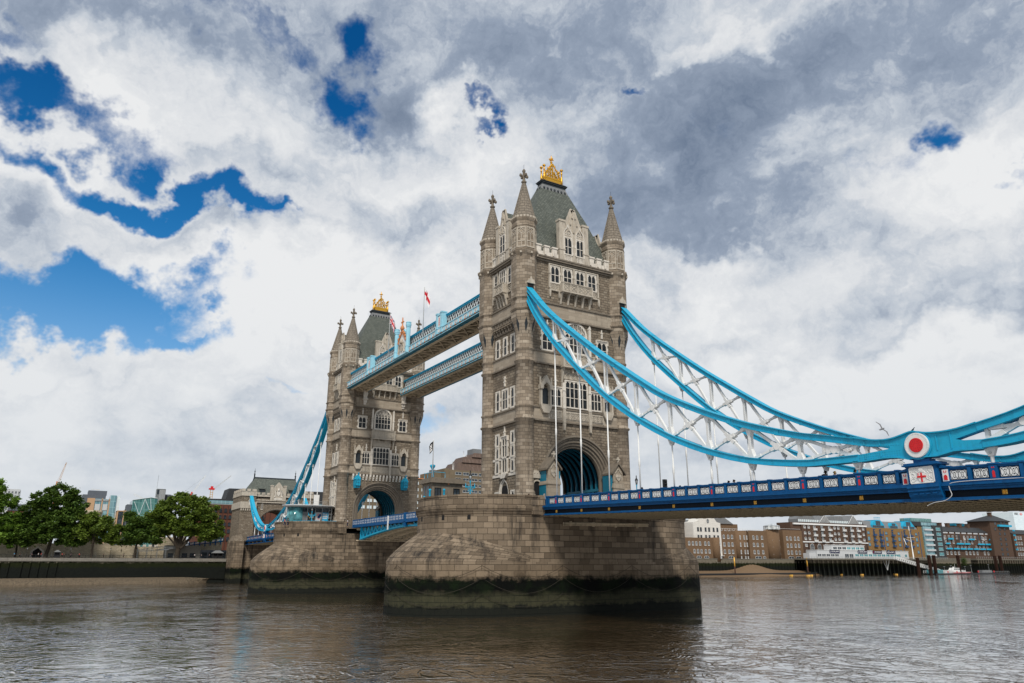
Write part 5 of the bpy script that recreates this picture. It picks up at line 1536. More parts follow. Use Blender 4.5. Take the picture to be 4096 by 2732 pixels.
# ================================================================ high-level walkways
def walkway(sy, label):
    root = thing('high_walkway', label, 'walkway', (0, 0, 0), 0, 'high footways between the towers')
    X0, X1 = -76.2, -6.0
    yo, yi = sy * 10.05, sy * 4.35       # outer and inner faces
    zb = 47.45
    for yf, o in ((yo, sy), (yi, -sy)):
        nm = 'outer' if o == sy else 'inner'
        f = lambda a, c: sorted((yf - o * a, yf + o * c))
        xa = X0 - 1.6 if o == sy else X0
        # panelled base
        b = MB(); b.box(xa, X1, *f(.5, 0), zb + .35, zb + 1.2); b.box(xa, X1, *f(.5, .14), zb + 1.2, zb + 1.32); b.box(xa, X1, *f(.5, .1), zb + .25, zb + .37)
        n = 38
        for k in range(n + 1):
            x = xa + .15 + (X1 - xa - .3) * k / n
            b.box(x - .14, x + .14, *f(.1, .1), zb + .3, zb + 1.25)
        b.build('parapet_band', M['sky_blue'], root)
        w = MB()
        for k in range(n):
            x = xa + .15 + (X1 - xa - .3) * (k + .5) / n; hw = (X1 - xa) / n / 2 - .3
            w.box(x - hw, x + hw, *f(-.0, .04), zb + .5, zb + 1.08)
            # carved fan in each panel
        w.build('panel_inset', M['white_paint'], root)
        v = MB()
        for k in range(n):
            x = xa + .15 + (X1 - xa - .3) * (k + .5) / n
            for q in (-.34, 0, .34): v.obox((x + q * .3, yf + o * .05, zb + .55), (x + q * 1.2, yf + o * .05, zb + 1.0), .03, .05, (0, 1, 0))
        v.build('panel_carving', M['lead'], root)
        b = MB(); b.box(xa, X1, *f(.6, .02), zb + .12, zb + .25); b.box(xa, X1, *f(.6, -.12), zb, zb + .12); b.build('lower_moulding', M['lead'], root)
        b = MB(); b.box(xa, X1, *f(.7, .06), zb - .12, zb); b.build('lower_flange', M['sky_blue'], root)
        g = MB()
        for k in range(n):
            x = xa + .15 + (X1 - xa - .3) * (k + .5) / n
            g.lathe(x, yf + o * .12, [(.02, zb + .08), (.13, zb + .14), (.16, zb + .22), (.1, zb + .33), (.02, zb + .36)], 8)
        g.build('orange_boss', M['orange_paint'], root)
        # lattice truss set back from the band
        yl = yf - o * .95
        b = MB()
        zl0, zl1 = zb + 1.25, zb + 3.45
        p = 2.0; k = 0
        x = X0 + .1
        while x < X1 - .3:
            for a0, a1 in ((x, x + 1.7), (x + 1.7, x)):
                q0, q1 = min(max(a0, X0), X1), min(max(a1, X0), X1)
                b.obox((q0, yl + o * (.04 if a0 < a1 else -.04), zl0), (q1, yl + o * (.04 if a0 < a1 else -.04), zl1), .06, .20, (1, 0, 0))
            x += 1.0
        b.build('lattice_truss', M['white_paint'], root)
        b = MB(); b.box(X0, X1, *sorted((yl - .3, yl + .3)), zl1, zl1 + .22); b.box(X0, X1, *sorted((yl - .42, yl + .42)), zl1 + .22, zl1 + .32)
        for k in range(36): b.box(X0 + 1 + k * 1.95, X0 + 1.25 + k * 1.95, yl - .34, yl + .34, zl1 - .05, zl1 + .26)
        b.build('top_chord', M['chain_blue'], root)
        b = MB(); b.box(X0, X1, *sorted((yl - o * .35, yl - o * .4)), zb + 1.0, zl1)
        b.build('glazing', M['leaded_glass'], root)
        fr = MB()
        for k in range(35): fr.box(X0 + 1 + k * 2.0, X0 + 1.12 + k * 2.0, *sorted((yl - o * .30, yl - o * .35)), zb + 1.2, zl1)
        fr.build('glazing_bar', M['white_paint'], root)
    ys = sorted((yo - sy * .9, yi + sy * .9))
    b = MB(); b.prism([(ys[0], zb + 3.7), ((ys[0] + ys[1]) / 2, zb + 4.35), (ys[1], zb + 3.7)], X0, X1, 'x'); b.build('roof', M['lead'], root)
    # underside: teal soffits, tan girders with lattice bracing
    b = MB()
    b.box(X0 - 1.2, X1, *sorted((yo - sy * .05, yo - sy * 1.2)), zb - .13, zb - .05); b.box(X0, X1, *sorted((yi + sy * .05, yi + sy * .7)), zb - .13, zb - .05)
    for k in range(34):
        x = X0 + 1 + k * 2.05; b.box(x - .1, x + .1, *sorted((yo - sy * .2, yo - sy * 1.1)), zb - .2, zb - .13)
    b.build('edge_soffit', M['teal_paint'], root)
    b = MB()
    ya, yb_ = yo - sy * 1.2, yi + sy * .7
    for y in (ya, yb_): b.box(X0, X1, y - .28, y + .28, zb - .30, zb - .05); b.box(X0, X1, y - .06, y + .06, zb - .42, zb - .30)
    n = 14
    for k in range(n):
        x0 = X0 + (X1 - X0) * k / n; x1 = X0 + (X1 - X0) * (k + 1) / n
        b.obox((x0, ya, zb - .2), (x0, yb_, zb - .2), .22, .2); b.obox((x0, ya, zb - .18), (x1, yb_, zb - .18), .16, .12); b.obox((x0, yb_, zb - .22), (x1, ya, zb - .22), .16, .12)
    for k in range(70): x0 = X0 + (X1 - X0) * k / 70; b.box(x0, x0 + .1, *sorted((ya, yb_)), zb - .02, zb + .1)
    b.build('lattice_soffit', M['soffit_tan'], root)
    b = MB(); b.box(X0, X1, *sorted((ya, yb_)), zb + .1, zb + .2); b.build('floor', M['steel_brown'], root)
    # ornamental piers and central crest on the outer face
    if sy < 0:
        for xa, xb in ((-61.4, -58.9), (-24.4, -22.0)):
            b = MB(); f = lambda a, c: sorted((yo + a, yo - c))
            b.box(xa, xb, *f(.7, .12), zb + .3, zb + 4.0)
            for x in (xa, xb - .5): b.box(x - .08, x + .58, *f(.8, .28), zb + .25, zb + 4.1); b.box(x - .16, x + .66, *f(.86, .36), zb + 1.2, zb + 1.4); b.box(x - .16, x + .66, *f(.86, .36), zb + 4.1, zb + 4.35)
            b.box(xa + .4, xb - .4, *f(.7, .25), zb + 3.75, zb + 4.2)
            o = b.build('ornamental_pier', M['sky_blue'], root)
            w = MB(); w.box(xa + .62, xb - .62, *f(-.12, .16), zb + 1.55, zb + 3.6); w.box(xa + .62, xb - .62, *f(-.12, .16), zb + .5, zb + 1.05); w.build('white_panel', M['white_paint'], o)
            r = MB(); xm = (xa + xb) / 2
            for q in range(4):
                for s_ in (-1, 1):
                    cz = zb + 1.95 + q * .38; rr = .13
                    pts = [(xm + s_ * .16 + rr * math.cos(t * PI / 4) * s_, yo - .18, cz + rr * math.sin(t * PI / 4)) for t in range(7)]
                    r.tube(pts, .02, 4)
            r.build('red_monogram', M['red_paint'], o)
        xm = -41.15
        b = MB(); f = lambda a, c: sorted((yo + a, yo - c))
        b.box(-43.6, -38.7, *f(.6, .05), zb + .2, zb + 4.6)
        for x in (-44.2, -38.1):
            b.lathe(x, yo - .1, [(.52, zb + .2), (.52, zb + 1.3), (.6, zb + 1.4), (.44, zb + 1.5), (.44, zb + 4.6), (.42, zb + 5.4), (.56, zb + 5.55), (.48, zb + 5.7), (.58, zb + 5.85), (.58, zb + 6.2), (.48, zb + 6.3), (.57, zb + 6.45), (.53, zb + 6.6)], 8, PI / 8, False)
        b.prism([(-43.6, zb + 4.5), (-38.7, zb + 4.5), (xm, zb + 6.0)], *f(.5, .05), 'y')
        b.box(-44.8, -37.5, *f(.1, .5), zb + .0, zb + .2)
        o = b.build('crest_frame', M['sky_blue'], root)
        w = MB(); w.prism([(-43.0, zb + .4), (-39.3, zb + .4), (-39.3, zb + 3.2), (-40.2, zb + 4.2), (xm, zb + 5.2), (-42.1, zb + 4.2), (-43.0, zb + 3.2)], *f(-.05, .12), 'y'); w.build('crest_field', M['white_paint'], o)
        cr = MB(); rr = random.Random(2)
        # shield with supporters, simply modelled
        cr.prism([(xm - .7, zb + 2.6), (xm + .7, zb + 2.6), (xm + .7, zb + 1.6), (xm, zb + .8), (xm - .7, zb + 1.6)], *f(-.12, .3), 'y')
        for s_ in (-1, 1):
            cr.tube([(xm + s_ * 1.5, yo - .25, zb + .7), (xm + s_ * 1.25, yo - .3, zb + 1.4), (xm + s_ * 1.3, yo - .3, zb + 2.2), (xm + s_ * 1.05, yo - .3, zb + 2.8)], .2, 6, .14); cr.tube([(xm + s_ * 1.25, yo - .3, zb + 2.1), (xm + s_ * .75, yo - .35, zb + 2.4)], .1, 5)
            cr.tube([(xm + s_ * 1.2, yo - .3, zb + 1.3), (xm + s_ * .8, yo - .35, zb + 1.0)], .1, 5)
        cr.lathe(xm, yo - .25, [(.45, zb + 2.7), (.5, zb + 3.0), (.35, zb + 3.4), (.1, zb + 3.7)], 8)
        cr.build('carved_arms', M['carved_stone'], o)
        g = MB()
        pts = [(-43.1, zb + 3.0), (-42.9, zb + 3.6), (-42.3, zb + 4.3), (-41.6, zb + 4.8), (xm, zb + 5.7), (-40.7, zb + 4.8), (-40.0, zb + 4.3), (-39.4, zb + 3.6), (-39.2, zb + 3.0)]
        for p, q in zip(pts, pts[1:]): g.obox((p[0], yo - .2, p[1]), (q[0], yo - .2, q[1]), .3, .28, (0, 1, 0))
        for t, p in enumerate(pts[1:-1]): g.lathe(p[0], yo - .2, [(.05, p[1] + .1), (.3, p[1] + .3), (.22, p[1] + .6), (.04, p[1] + .75)], 6)
        g.lathe(xm, yo - .2, [(.35, zb + 5.6), (.5, zb + 6.1), (.3, zb + 6.5), (.16, zb + 6.7), (.14, zb + 8.2), (.05, zb + 8.5)], 8)
        g.box(xm - .6, xm + .6, yo - .32, yo - .08, zb + 7.3, zb + 7.55)
        g.build('orange_tracery', M['orange_paint'], o)
    return root
walkway(-1, 'high blue and white lattice footway between the towers, nearer one with crest')
walkway(1, 'high blue and white lattice footway between the towers, lower in view and plain')

# ================================================================ river and banks
m_masonry('quay_stone', (.10, .095, .08), (.17, .155, .125), (.05, .045, .04), 1.1, .5, .03, .6, .9, .4, .5)
m_masonry('grey_coping', (.16, .15, .135), (.24, .225, .20), (.09, .085, .075), 1.4, .4, .02, .4, .9, .35, .4)
def quay_mat():
    q = NT('quay_weed'); p = q.pos()
    sp = q.n('ShaderNodeSeparateXYZ'); q.l(p, sp.inputs[0]); z = sp.outputs[2]
    zn = q.math('ADD', z, q.math('MULTIPLY', q.math('SUBTRACT', q.noise(p, .5, 5, .7), .5), 2.2))
    top = q.mix(q.noise(p, 1.2, 5, .7), (.10, .085, .05), (.22, .20, .17))
    mid = q.mix(q.noise(p, 1.0, 6, .75, (1, 1, .3)), (.003, .006, .003), (.022, .026, .009))
    low = q.mix(q.noise(p, 1.5, 5, .7), (.004, .005, .005), (.015, .018, .015))
    c = q.mix(q.rng(zn, 6.0, 6.7), mid, top); c = q.mix(q.rng(zn, 5.2, 4.2), c, low)
    q.col(c); q.rough(.9, .12); q.bump(q.noise(p, 2.5, 6, .75), .7, .15); return q.m
quay_mat()
def beach_mat():
    q = NT('shingle'); p = q.pos()
    a = q.noise(p, 3.5, 6, .8); v = q.n('ShaderNodeTexVoronoi'); q.l(p, v.inputs['Vector']); v.inputs['Scale'].default_value = 3.0
    c = q.mix(q.rng(a, .38, .62), (.025, .02, .014), (.21, .165, .115)); c = q.mix(q.rng(v.outputs['Distance'], .05, .3), (.30, .255, .19), c)
    q.col(c); q.rough(.9, .2); q.bump(a, .9, .15); return q.m
beach_mat()
m_plain('mud', (.16, .105, .06), .7, .35, 1.5, .35, .5)
m_plain('paving', (.22, .205, .18), .9, .2, 1.5, .2)
m_plain('earth', (.10, .10, .075), .95, .3, .2, .2)
b = MB()
i = b.P([(-1500, -1500, -.25), (1500, -1500, -.25), (1500, 1500, -.25), (-1500, 1500, -.25)]); b.face([i, i + 1, i + 2, i + 3])
tag(b.build('water', M['river_water']), kind='structure')
b = MB()   # north bank as one sheet to the horizon
i = b.P([(-186.5, -1500, 7.3), (-186.5, 40, 7.3), (-201.5, 60, 7.3), (-201.5, 1500, 7.3), (-3500, 1500, 7.3), (-3500, -1500, 7.3)]); b.face([i + k for k in range(6)])
tag(b.build('ground', M['earth']), kind='structure')
b = MB(); b.box(-205, -186.2, -400, -12.9, 7.2, 7.5); tag(b.build('promenade', M['paving']), kind='structure')
b = MB()
n = 60
for row in range(2): pass
ids = []
rr = random.Random(4)
for k in range(n + 1):
    y = -150 + 141 * k / n; w = 6 + .8 * math.sin(y * .11) + (0 if y < -26 else (y + 26) * -.8)
    ids.append(b.P([(-184.6, y, 1.5 - (max(0, y + 26) * .06)), (-184.6 + w * .6, y, .7), (-184.6 + w, y, -.4)]))
for a, c in zip(ids, ids[1:]):
    for j in range(2): b.face([a + j, c + j, c + j + 1, a + j + 1])
tag(b.build('beach', M['shingle']), kind='structure')
b = MB()
ids = []
for k in range(41):
    y = 200 + 110 * k / 40; h = 2.4 + 3.2 * math.exp(-((y - 266) / 12) ** 2)
    ids.append(b.P([(-200.2, y, h), (-195, y, lerp(h, .6, .55)), (-189, y, -.4)]))
for a, c in zip(ids, ids[1:]):
    for j in range(2): b.face([a + j, c + j, c + j + 1, a + j + 1])
tag(b.build('foreshore', M['mud']), kind='structure')

# embankment walls
t = thing('embankment_wall', 'long river wall on the left bank, grey coping over dark weed', 'river wall')
b = MB(); b.box(-186.6, -185.0, -400, -13.2, -1, 6.7); b.build('weedy_face', M['quay_weed'], t)
b = MB(); b.box(-186.6, -184.8, -400, -13.2, 6.7, 7.55); b.box(-186.6, -184.6, -400, -13.2, 6.55, 6.75); b.build('coping', M['grey_coping'], t)
for k, y in enumerate((-79, -76.7, -73.3, -71.1, -68.8, -66.3, -64)):
    b = MB(); b.obox((-184.7, y - .3, -.5), (-184.75, y, 6.4), .35, .4, (0, 1, 0)); b.box(-184.98, -184.5, y - .22, y + .22, 5.6, 5.7)
    b.build('timber_fender', M['quay_weed'], t)
t = thing('embankment_wall', 'river wall of dark timber piles under the brick warehouses, right bank', 'river wall')
b = MB(); b.box(-202, -200.2, 60, 312, -1, 8.2)
for k in range(44): y = 204 + k * 2.45; b.box(-200.2, -199.95, y, y + .35, 0, 7.4)
b.build('pile_face', M['quay_weed'], t)
b = MB(); b.box(-202, -200.1, 60, 312, 8.2, 8.7); b.build('coping', M['quay_stone'], t)
t = thing('embankment_wall', 'pale weathered river wall beyond the pontoon, far right bank', 'river wall')
b = MB(); b.box(-202, -200.3, 312, 484, -1, 9.6); b.build('wall_face', M['quay_weed'], t); b = MB(); b.box(-202, -200.2, 425, 484, 7.6, 9.8); b.build('coping', M['quay_stone'], t)
t = thing('timber_wharf', 'dark timber-piled wharf with railing at the right edge of the picture', 'wharf')
b = MB(); b.box(-204, -196, 484, 640, 8.6, 9.6); b.build('wharf_deck', M['quay_stone'], t)
b = MB()
for k in range(40): b.box(-196.5, -196.1, 486 + k * 3.2, 486.5 + k * 3.2, -1, 8.6)
b.box(-203.5, -203, 484, 640, -1, 8.6)
b.build('pile', M['quay_weed'], t)
b = MB(); b.box(-196.2, -196.1, 484, 640, 10.6, 10.7)
for k in range(60): b.box(-196.2, -196.1, 484 + k * 2.6, 484.1 + k * 2.6, 9.6, 10.6)
b.build('railing', M['galvanised'], t)

# ================================================================ trees on the left bank
def leaf_mat(name, dark, light):
    q = NT(name); p = q.pos()
    a = q.noise(p, .45, 4, .65); o = q.n('ShaderNodeNewGeometry')
    c = q.mix(q.rng(a, .38, .66), dark, light)
    c = q.mix(q.math('MULTIPLY', o.outputs['Random Per Island'], .55), c, tuple(x * 1.7 for x in light))
    q.col(c); q.rough(.55, .3)
    tr = q.n('ShaderNodeBsdfTranslucent'); q.l(c, tr.inputs[0]); mx = q.n('ShaderNodeMixShader'); mx.inputs[0].default_value = .38
    out = q.t.nodes['Material Output']; q.l(q.b.outputs[0], mx.inputs[1]); q.l(tr.outputs[0], mx.inputs[2]); q.l(mx.outputs[0], out.inputs[0])
    return q.m
leaf_mat('plane_leaves', (.034, .072, .012), (.16, .225, .034)); leaf_mat('dark_leaves', (.022, .058, .011), (.09, .15, .024)); leaf_mat('bright_leaves', (.042, .10, .014), (.15, .25, .034))
m_plain('bark', (.045, .036, .027), .9, .35, 2, .2, .8)
def tree(label, x, y, z, trunk, blobs, n, mat, seed, leaf=.95, grp='plane trees along the left promenade', dep=.8):
    """blobs: (dy, z, ry, rz) clumps of the crown in the plane of the bank, spread in depth"""
    rr = random.Random(seed)
    t = thing('plane_tree', label, 'tree', (x, y, z), 0, grp)
    b = MB()
    for pts, r0, r1 in trunk:
        b.tube(catmull([(p[2] if len(p) > 2 else 0, p[0], p[1]) for p in pts], 3), r0, 7, r1)
    # limbs reach into the clumps
    top = trunk[0][0][-1]
    for (dy, dz_, ry, rz_) in blobs[:10]:
        dx = rr.uniform(-1.5, 1.5)
        b.tube(catmull([(0, top[0], top[1] - .3), (dx * .5, lerp(top[0], dy, .45), lerp(top[1], dz_ - z, .55)), (dx, dy, dz_ - z + rz_ * .2)], 3), trunk[0][2] * .55, 5, .06)
    b.build('trunk', M['bark'], t)
    c = MB()
    tot = sum(q[2] * q[3] for q in blobs)
    for (dy, dz_, ry, rz_) in blobs:
        k = int(2.9 * n * ry * rz_ / tot)
        rx = max(ry, rz_) * dep
        subs = []
        for s_ in range(max(7, int(ry * rz_ * 1.5))):   # leaf sprays on the clump's shell
            while True:
                v = Vector((rr.uniform(-1, 1), rr.uniform(-1, 1), rr.uniform(-1, 1)))
                if .2 < v.length < 1.05: break
            subs.append((v.x * rx, dy + v.y * ry, dz_ - z + v.z * rz_, rr.uniform(.7, 1.35)))
        for s_ in range(k):
            sx, sy, sz, sr = rr.choice(subs)
            p = Vector((sx + rr.gauss(0, .5) * sr, sy + rr.gauss(0, .55) * sr, sz + rr.gauss(0, .40) * sr))
            a = Vector((rr.gauss(0, 1), rr.gauss(0, 1), rr.gauss(0, .7))).normalized(); nrm = Vector((rr.gauss(0, .7), rr.gauss(0, .7), 1)).normalized()
            a = (a - nrm * a.dot(nrm)).normalized(); d = nrm.cross(a); h = leaf * rr.uniform(.5, 1.15)
            i = c.P([p - a * h * .5, p + d * h * .32, p + a * h * .5, p - d * h * .32]); c.face([i, i + 1, i + 2, i + 3])
    c.build('crown', M[mat], t, uv=False)
    return t
G = 7.5
tree('large plane tree cut off by the left picture edge', -192, -84, G, [([(0, 0), (.2, 3), (0, 6)], .6, .4)],
     [(-1, 26, 4.5, 4), (3.5, 23, 4, 4), (-3, 20, 5, 5), (4, 17, 4.2, 4.5), (-2, 14, 6, 4), (0, 29, 3, 2.5), (4.6, 13, 3, 2.2)], 11000, 'bright_leaves', 11)
tree('tallest dark round-headed tree left of the office blocks', -194, -67.4, G, [([(0, 0), (.4, 3), (.9, 6)], .65, .45)],
     [(0, 28, 4, 3), (4.5, 27, 3.2, 2.6), (-4, 25, 3.6, 3), (2, 24, 5, 3.5), (-6.5, 22, 3.6, 3), (7, 23.5, 3, 3), (0, 19, 7, 4), (-6, 17, 4.5, 4), (6.5, 18.5, 4.5, 3.5), (0, 15, 7.5, 2.8), (-6, 13.5, 3.5, 2), (6, 14, 4.5, 2.2)], 21000, 'dark_leaves', 12)
tree('low dark shrubby tree between the two leftmost big trees', -196, -75.8, G, [([(0, 0), (.1, 2), (0, 4)], .35, .25)],
     [(0, 17, 2.8, 3), (-1, 14, 3, 2.5), (1, 20, 2.2, 2)], 4500, 'dark_leaves', 13)
tree('small plane tree with straight dark trunk, third from the left', -192, -54.4, G, [([(0, 0), (-.1, 2.5), (-.2, 5)], .42, .3)],
     [(-2, 20, 3.2, 2), (2, 19.3, 3.4, 2), (0, 17, 5, 2.6), (-4.6, 15.5, 3, 2.4), (4.6, 16, 3, 2.6), (0, 14, 5.6, 1.7), (5.5, 13.6, 2, 1.4)], 11000, 'plane_leaves', 14)
tree('small dark plane tree standing before the teal glass building', -192, -41.6, G, [([(0, 0), (-.1, 2.5), (.2, 5)], .45, .3)],
     [(-2, 20.5, 2.8, 2), (1.4, 19.4, 3, 2.2), (-3.6, 17.8, 2.8, 2.2), (3.4, 16.6, 3.4, 2.6), (0, 15.2, 5, 2.4), (-3, 13.6, 2.6, 1.6), (4.6, 13.6, 2.8, 1.4)], 10000, 'dark_leaves', 15)
tree('broad spreading plane tree with forked trunk nearest the bridge', -192, -28.4, G, [([(0, 0), (.1, 2.2), (.2, 3.6)], .95, .7), ([(.1, 3.0), (-1.0, 5.2), (-1.9, 8.6)], .5, .25), ([(.2, 3.2), (.6, 6.2), (.8, 9)], .45, .25), ([(.3, 3.0), (2.0, 4.6), (4.2, 7.4)], .5, .22)],
     [(1, 28.3, 3.6, 2.2), (5, 26.8, 3, 2.4), (-3, 26, 4, 2.6), (-7, 23, 4, 3), (3, 24, 5, 3.2), (8.4, 23.4, 3.6, 3), (-10, 19.5, 3.6, 3), (-4, 20.5, 5, 3.2), (3, 20, 5.5, 3), (9.5, 19, 4, 3.4), (12, 16.6, 2.6, 2.6), (-9, 16, 3.4, 2), (-3, 16.8, 4, 2.2), (8, 15.6, 4.4, 2), (2, 17, 4, 1.8)], 26000, 'plane_leaves', 16)

# ================================================================ left bank: fortress wall, buildings, street furniture
m_masonry('rubble_stone', (.36, .30, .21), (.68, .59, .44), (.17, .145, .105), .75, .32, .05, .9, .95, .4, .25, (.50, .45, .36), .4, .7)
m_masonry('red_brick', (.10, .036, .024), (.15, .058, .038), (.12, .07, .05), .5, .16, .012, .2, .9, .3, .25)
m_masonry('brown_brick', (.115, .071, .040), (.185, .118, .070), (.14, .09, .055), .5, .16, .012, .2, .9, .35, .3)
m_masonry('russet_brick', (.062, .038, .027), (.10, .062, .044), (.10, .06, .04), .5, .16, .012, .2, .9, .35, .3)
m_masonry('ochre_brick', (.19, .105, .035), (.27, .165, .066), (.17, .11, .06), .5, .16, .012, .2, .9, .35, .25)
m_masonry('white_render', (.62, .60, .56), (.70, .68, .64), (.45, .44, .42), 3.0, .42, .02, .3, .8, .15, .2)
m_masonry('concrete', (.145, .115, .078), (.19, .152, .105), (.12, .09, .06), 3.2, 3.0, .02, .3, .9, .35, .35)
m_masonry('copper_roof', (.07, .052, .044), (.15, .098, .075), (.05, .04, .035), .55, 5.0, .05, .6, .6, .5, .3, (.30, .30, .29))
m_plain('office_grey', (.10, .115, .14), .6, .15, 1, .4)
m_plain('office_tan', (.50, .32, .19), .7, .12, 1, .3)
m_plain('pale_panel', (.52, .54, .56), .6, .08, 1, .4)
m_plain('timber_grey', (.22, .21, .19), .9, .2, 2, .2)
m_plain('dark_slate', (.035, .038, .042), .7, .3, 2, .3)
def glazed(name, c, c2, bw, bh):
    q = NT(name); bt = q.n('ShaderNodeTexBrick'); q.l(q.uvw(), bt.inputs['Vector']); bt.offset = 0.0
    for k, v in (('Scale', 1.0), ('Brick Width', bw), ('Row Height', bh), ('Mortar Size', .06), ('Bias', 0.0)): bt.inputs[k].default_value = v
    bt.inputs['Color1'].default_value = (*c, 1); bt.inputs['Color2'].default_value = (*c2, 1); bt.inputs['Mortar'].default_value = (*[min(1, x * 1.5 + .03) for x in c2], 1)
    q.col(bt.outputs['Color']); q.rough(.12, .6); return q.m
glazed('teal_curtain', (.045, .15, .15), (.12, .26, .25), 1.4, 3.2); glazed('blue_curtain', (.10, .22, .27), (.22, .38, .42), 1.6, 3.0); glazed('pale_curtain', (.62, .71, .75), (.68, .77, .80), 9.0, 4.2)
WIN = {}
def window(root, x, y, z, w, h, style='plain', frame='white_paint', glass='window_glass', name='window'):
    """a window in a wall facing the river (+x); mesh data shared by all of its size and style"""
    key = (round(w, 2), round(h, 2), style, frame, glass)
    if key not in WIN:
        b = MB(); f = .09; d = .12
        arch = min(.3 * w, .5) if style in ('arch', 'sash_arch', 'round') else 0
        if style == 'round': arch = w / 2
        vs = h - arch
        n = 9
        o_ = [(-w / 2, 0), (w / 2, 0)] + [((w / 2) * math.cos(PI * k / n), vs + arch * math.sin(PI * k / n)) for k in range(n + 1)] if arch else [(-w / 2, 0), (w / 2, 0), (w / 2, h), (-w / 2, h)]
        i_ = [(p[0] * (1 - 2 * f / w), f + p[1] * (1 - 2 * f / h)) for p in o_]
        n_ = len(o_)
        k0 = b.P([(d, *p) for p in o_] + [(d, *p) for p in i_] + [(0, *p) for p in o_] + [(.03, *p) for p in i_])
        for k in range(n_):
            l = (k + 1) % n_
            b.face([k0 + k, k0 + l, k0 + n_ + l, k0 + n_ + k]); b.face([k0 + k, k0 + l, k0 + 2 * n_ + l, k0 + 2 * n_ + k]); b.face([k0 + n_ + k, k0 + n_ + l, k0 + 3 * n_ + l, k0 + 3 * n_ + k])
        if style in ('arch', 'plain'): b.box(.03, .09, -.05, .05, f, h - f)
        if style in ('sash', 'sash_arch', 'round'):
            for q in range(1, 4): b.box(.03, .08, -w / 2 + w * q / 4 - .035, -w / 2 + w * q / 4 + .035, f, (h if style == 'round' else vs) - f)
            for q in range(1, 4): b.box(.03, .075, -w / 2 + .05, w / 2 - .05, vs * q / 4 - .03, vs * q / 4 + .03)
        b.box(0, .2, -w / 2 - .1, w / 2 + .1, -.12, 0)
        fr = b.build(name, M[frame], root)
        g = MB(); g.face([g.P([(.04, *p) for p in o_]) + k for k in range(n_)]); pa = g.build('pane', M[glass], fr)
        WIN[key] = (fr, pa)
    else:
        fr, pa = WIN[key]; fr = fr.copy(); C.objects.link(fr); pa = pa.copy(); C.objects.link(pa); pa.parent = fr; fr.parent = root
    fr.location = (x, y, z)
    return fr
def block(root, x, y0, y1, z0, z1, depth, mat, name='wall'):
    b = MB(); b.box(x - depth, x, y0, y1, z0, z1); return b.build(name, M[mat], root)
def box_part(root, name, mat, *bs):
    b = MB()
    for q in bs: b.box(*q)
    return b.build(name, M[mat], root)
# --- fortress wall with battlements and archway
t = thing('fortress_wall', 'long rubble-stone fortress wall with pale battlements and a pointed gateway behind the trees', 'wall')
b = MB(); b.box(-207, -205, -150, -48.2, 7.3, 12.3); b.build('wall', M['rubble_stone'], t)
b = MB()
for k in range(60):
    y = -148 + k * 1.68
    b.box(-206, -204.95, y, y + 1.05, 12.3, 13.0)
b.build('merlon', M['rubble_stone'], t)
b = MB()
for k in range(60):
    y = -148 + k * 1.68
    b.box(-206.1, -204.85, y - .06, y + 1.11, 13.0, 13.14); b.box(-206, -204.9, y + 1.05, y + 1.68, 12.28, 12.4)
b.build('battlement_coping', M['portland'], t)
b = MB(); b.prism([(-71.9, 7.4), (-71.3, 7.4), (-71.3, 9.7), (-70.0, 10.8), (-68.7, 9.7), (-68.7, 7.4), (-68.1, 7.4), (-68.1, 9.9), (-70.0, 11.4), (-71.9, 9.9)], -205, -204.7, 'x'); g = b.build('gateway', M['portland'], t)
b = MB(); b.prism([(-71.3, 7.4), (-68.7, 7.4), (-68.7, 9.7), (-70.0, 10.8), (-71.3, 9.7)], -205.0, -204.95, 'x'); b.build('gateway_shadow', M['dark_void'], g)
for y in (-74.2, -65.8, -61.2, -57, -52.6):
    b = MB(); b.box(-205, -204.9, y - .07, y + .07, 8.2, 9.4); b.box(-205, -204.9, y - .3, y + .3, 8.15, 8.3); b.box(-205, -204.9, y - .3, y + .3, 9.3, 9.4); b.build('arrow_slit', M['portland'], t)
t = thing('fortress_tower', 'square fortress bastion of tan rubble stone beside the pergola', 'tower')
b = MB(); b.box(-214, -204, -48.2, -40.2, 7.3, 12.0); b.build('wall', M['rubble_stone'], t)
b = MB(); b.box(-204, -203.9, -45.0, -44.9, 9.6, 10.8); b.box(-204, -203.9, -45.2, -44.7, 10.2, 10.3); b.build('arrow_slit', M['dark_void'], t)
t = thing('fortress_tower', 'higher battlemented stone tower behind the broad forked plane tree', 'tower')
b = MB(); b.box(-216, -206, -40.2, -32.2, 7.3, 11.6); b.box(-218, -206, -32.2, -24, 7.3, 15.0)
b.build('wall', M['rubble_stone'], t)
b = MB()
for k in range(5): b.box(-207, -205.9, -32.2 + k * 1.8, -31.2 + k * 1.8, 15.0, 15.9)
for k in range(4): b.box(-207, -205.9, -40 + k * 1.9, -39 + k * 1.9, 11.6, 12.3)
b.build('merlon', M['portland'], t)
t = thing('fortress_tower', 'round stone fortress turret peeping over the trees below the office block', 'tower')
b = MB(); b.lathe(-226, -54.6, [(3.0, 7), (3.0, 23.6), (3.2, 23.8), (3.2, 24.6), (2.9, 24.7)], 20); b.build('wall', M['rubble_stone'], t)
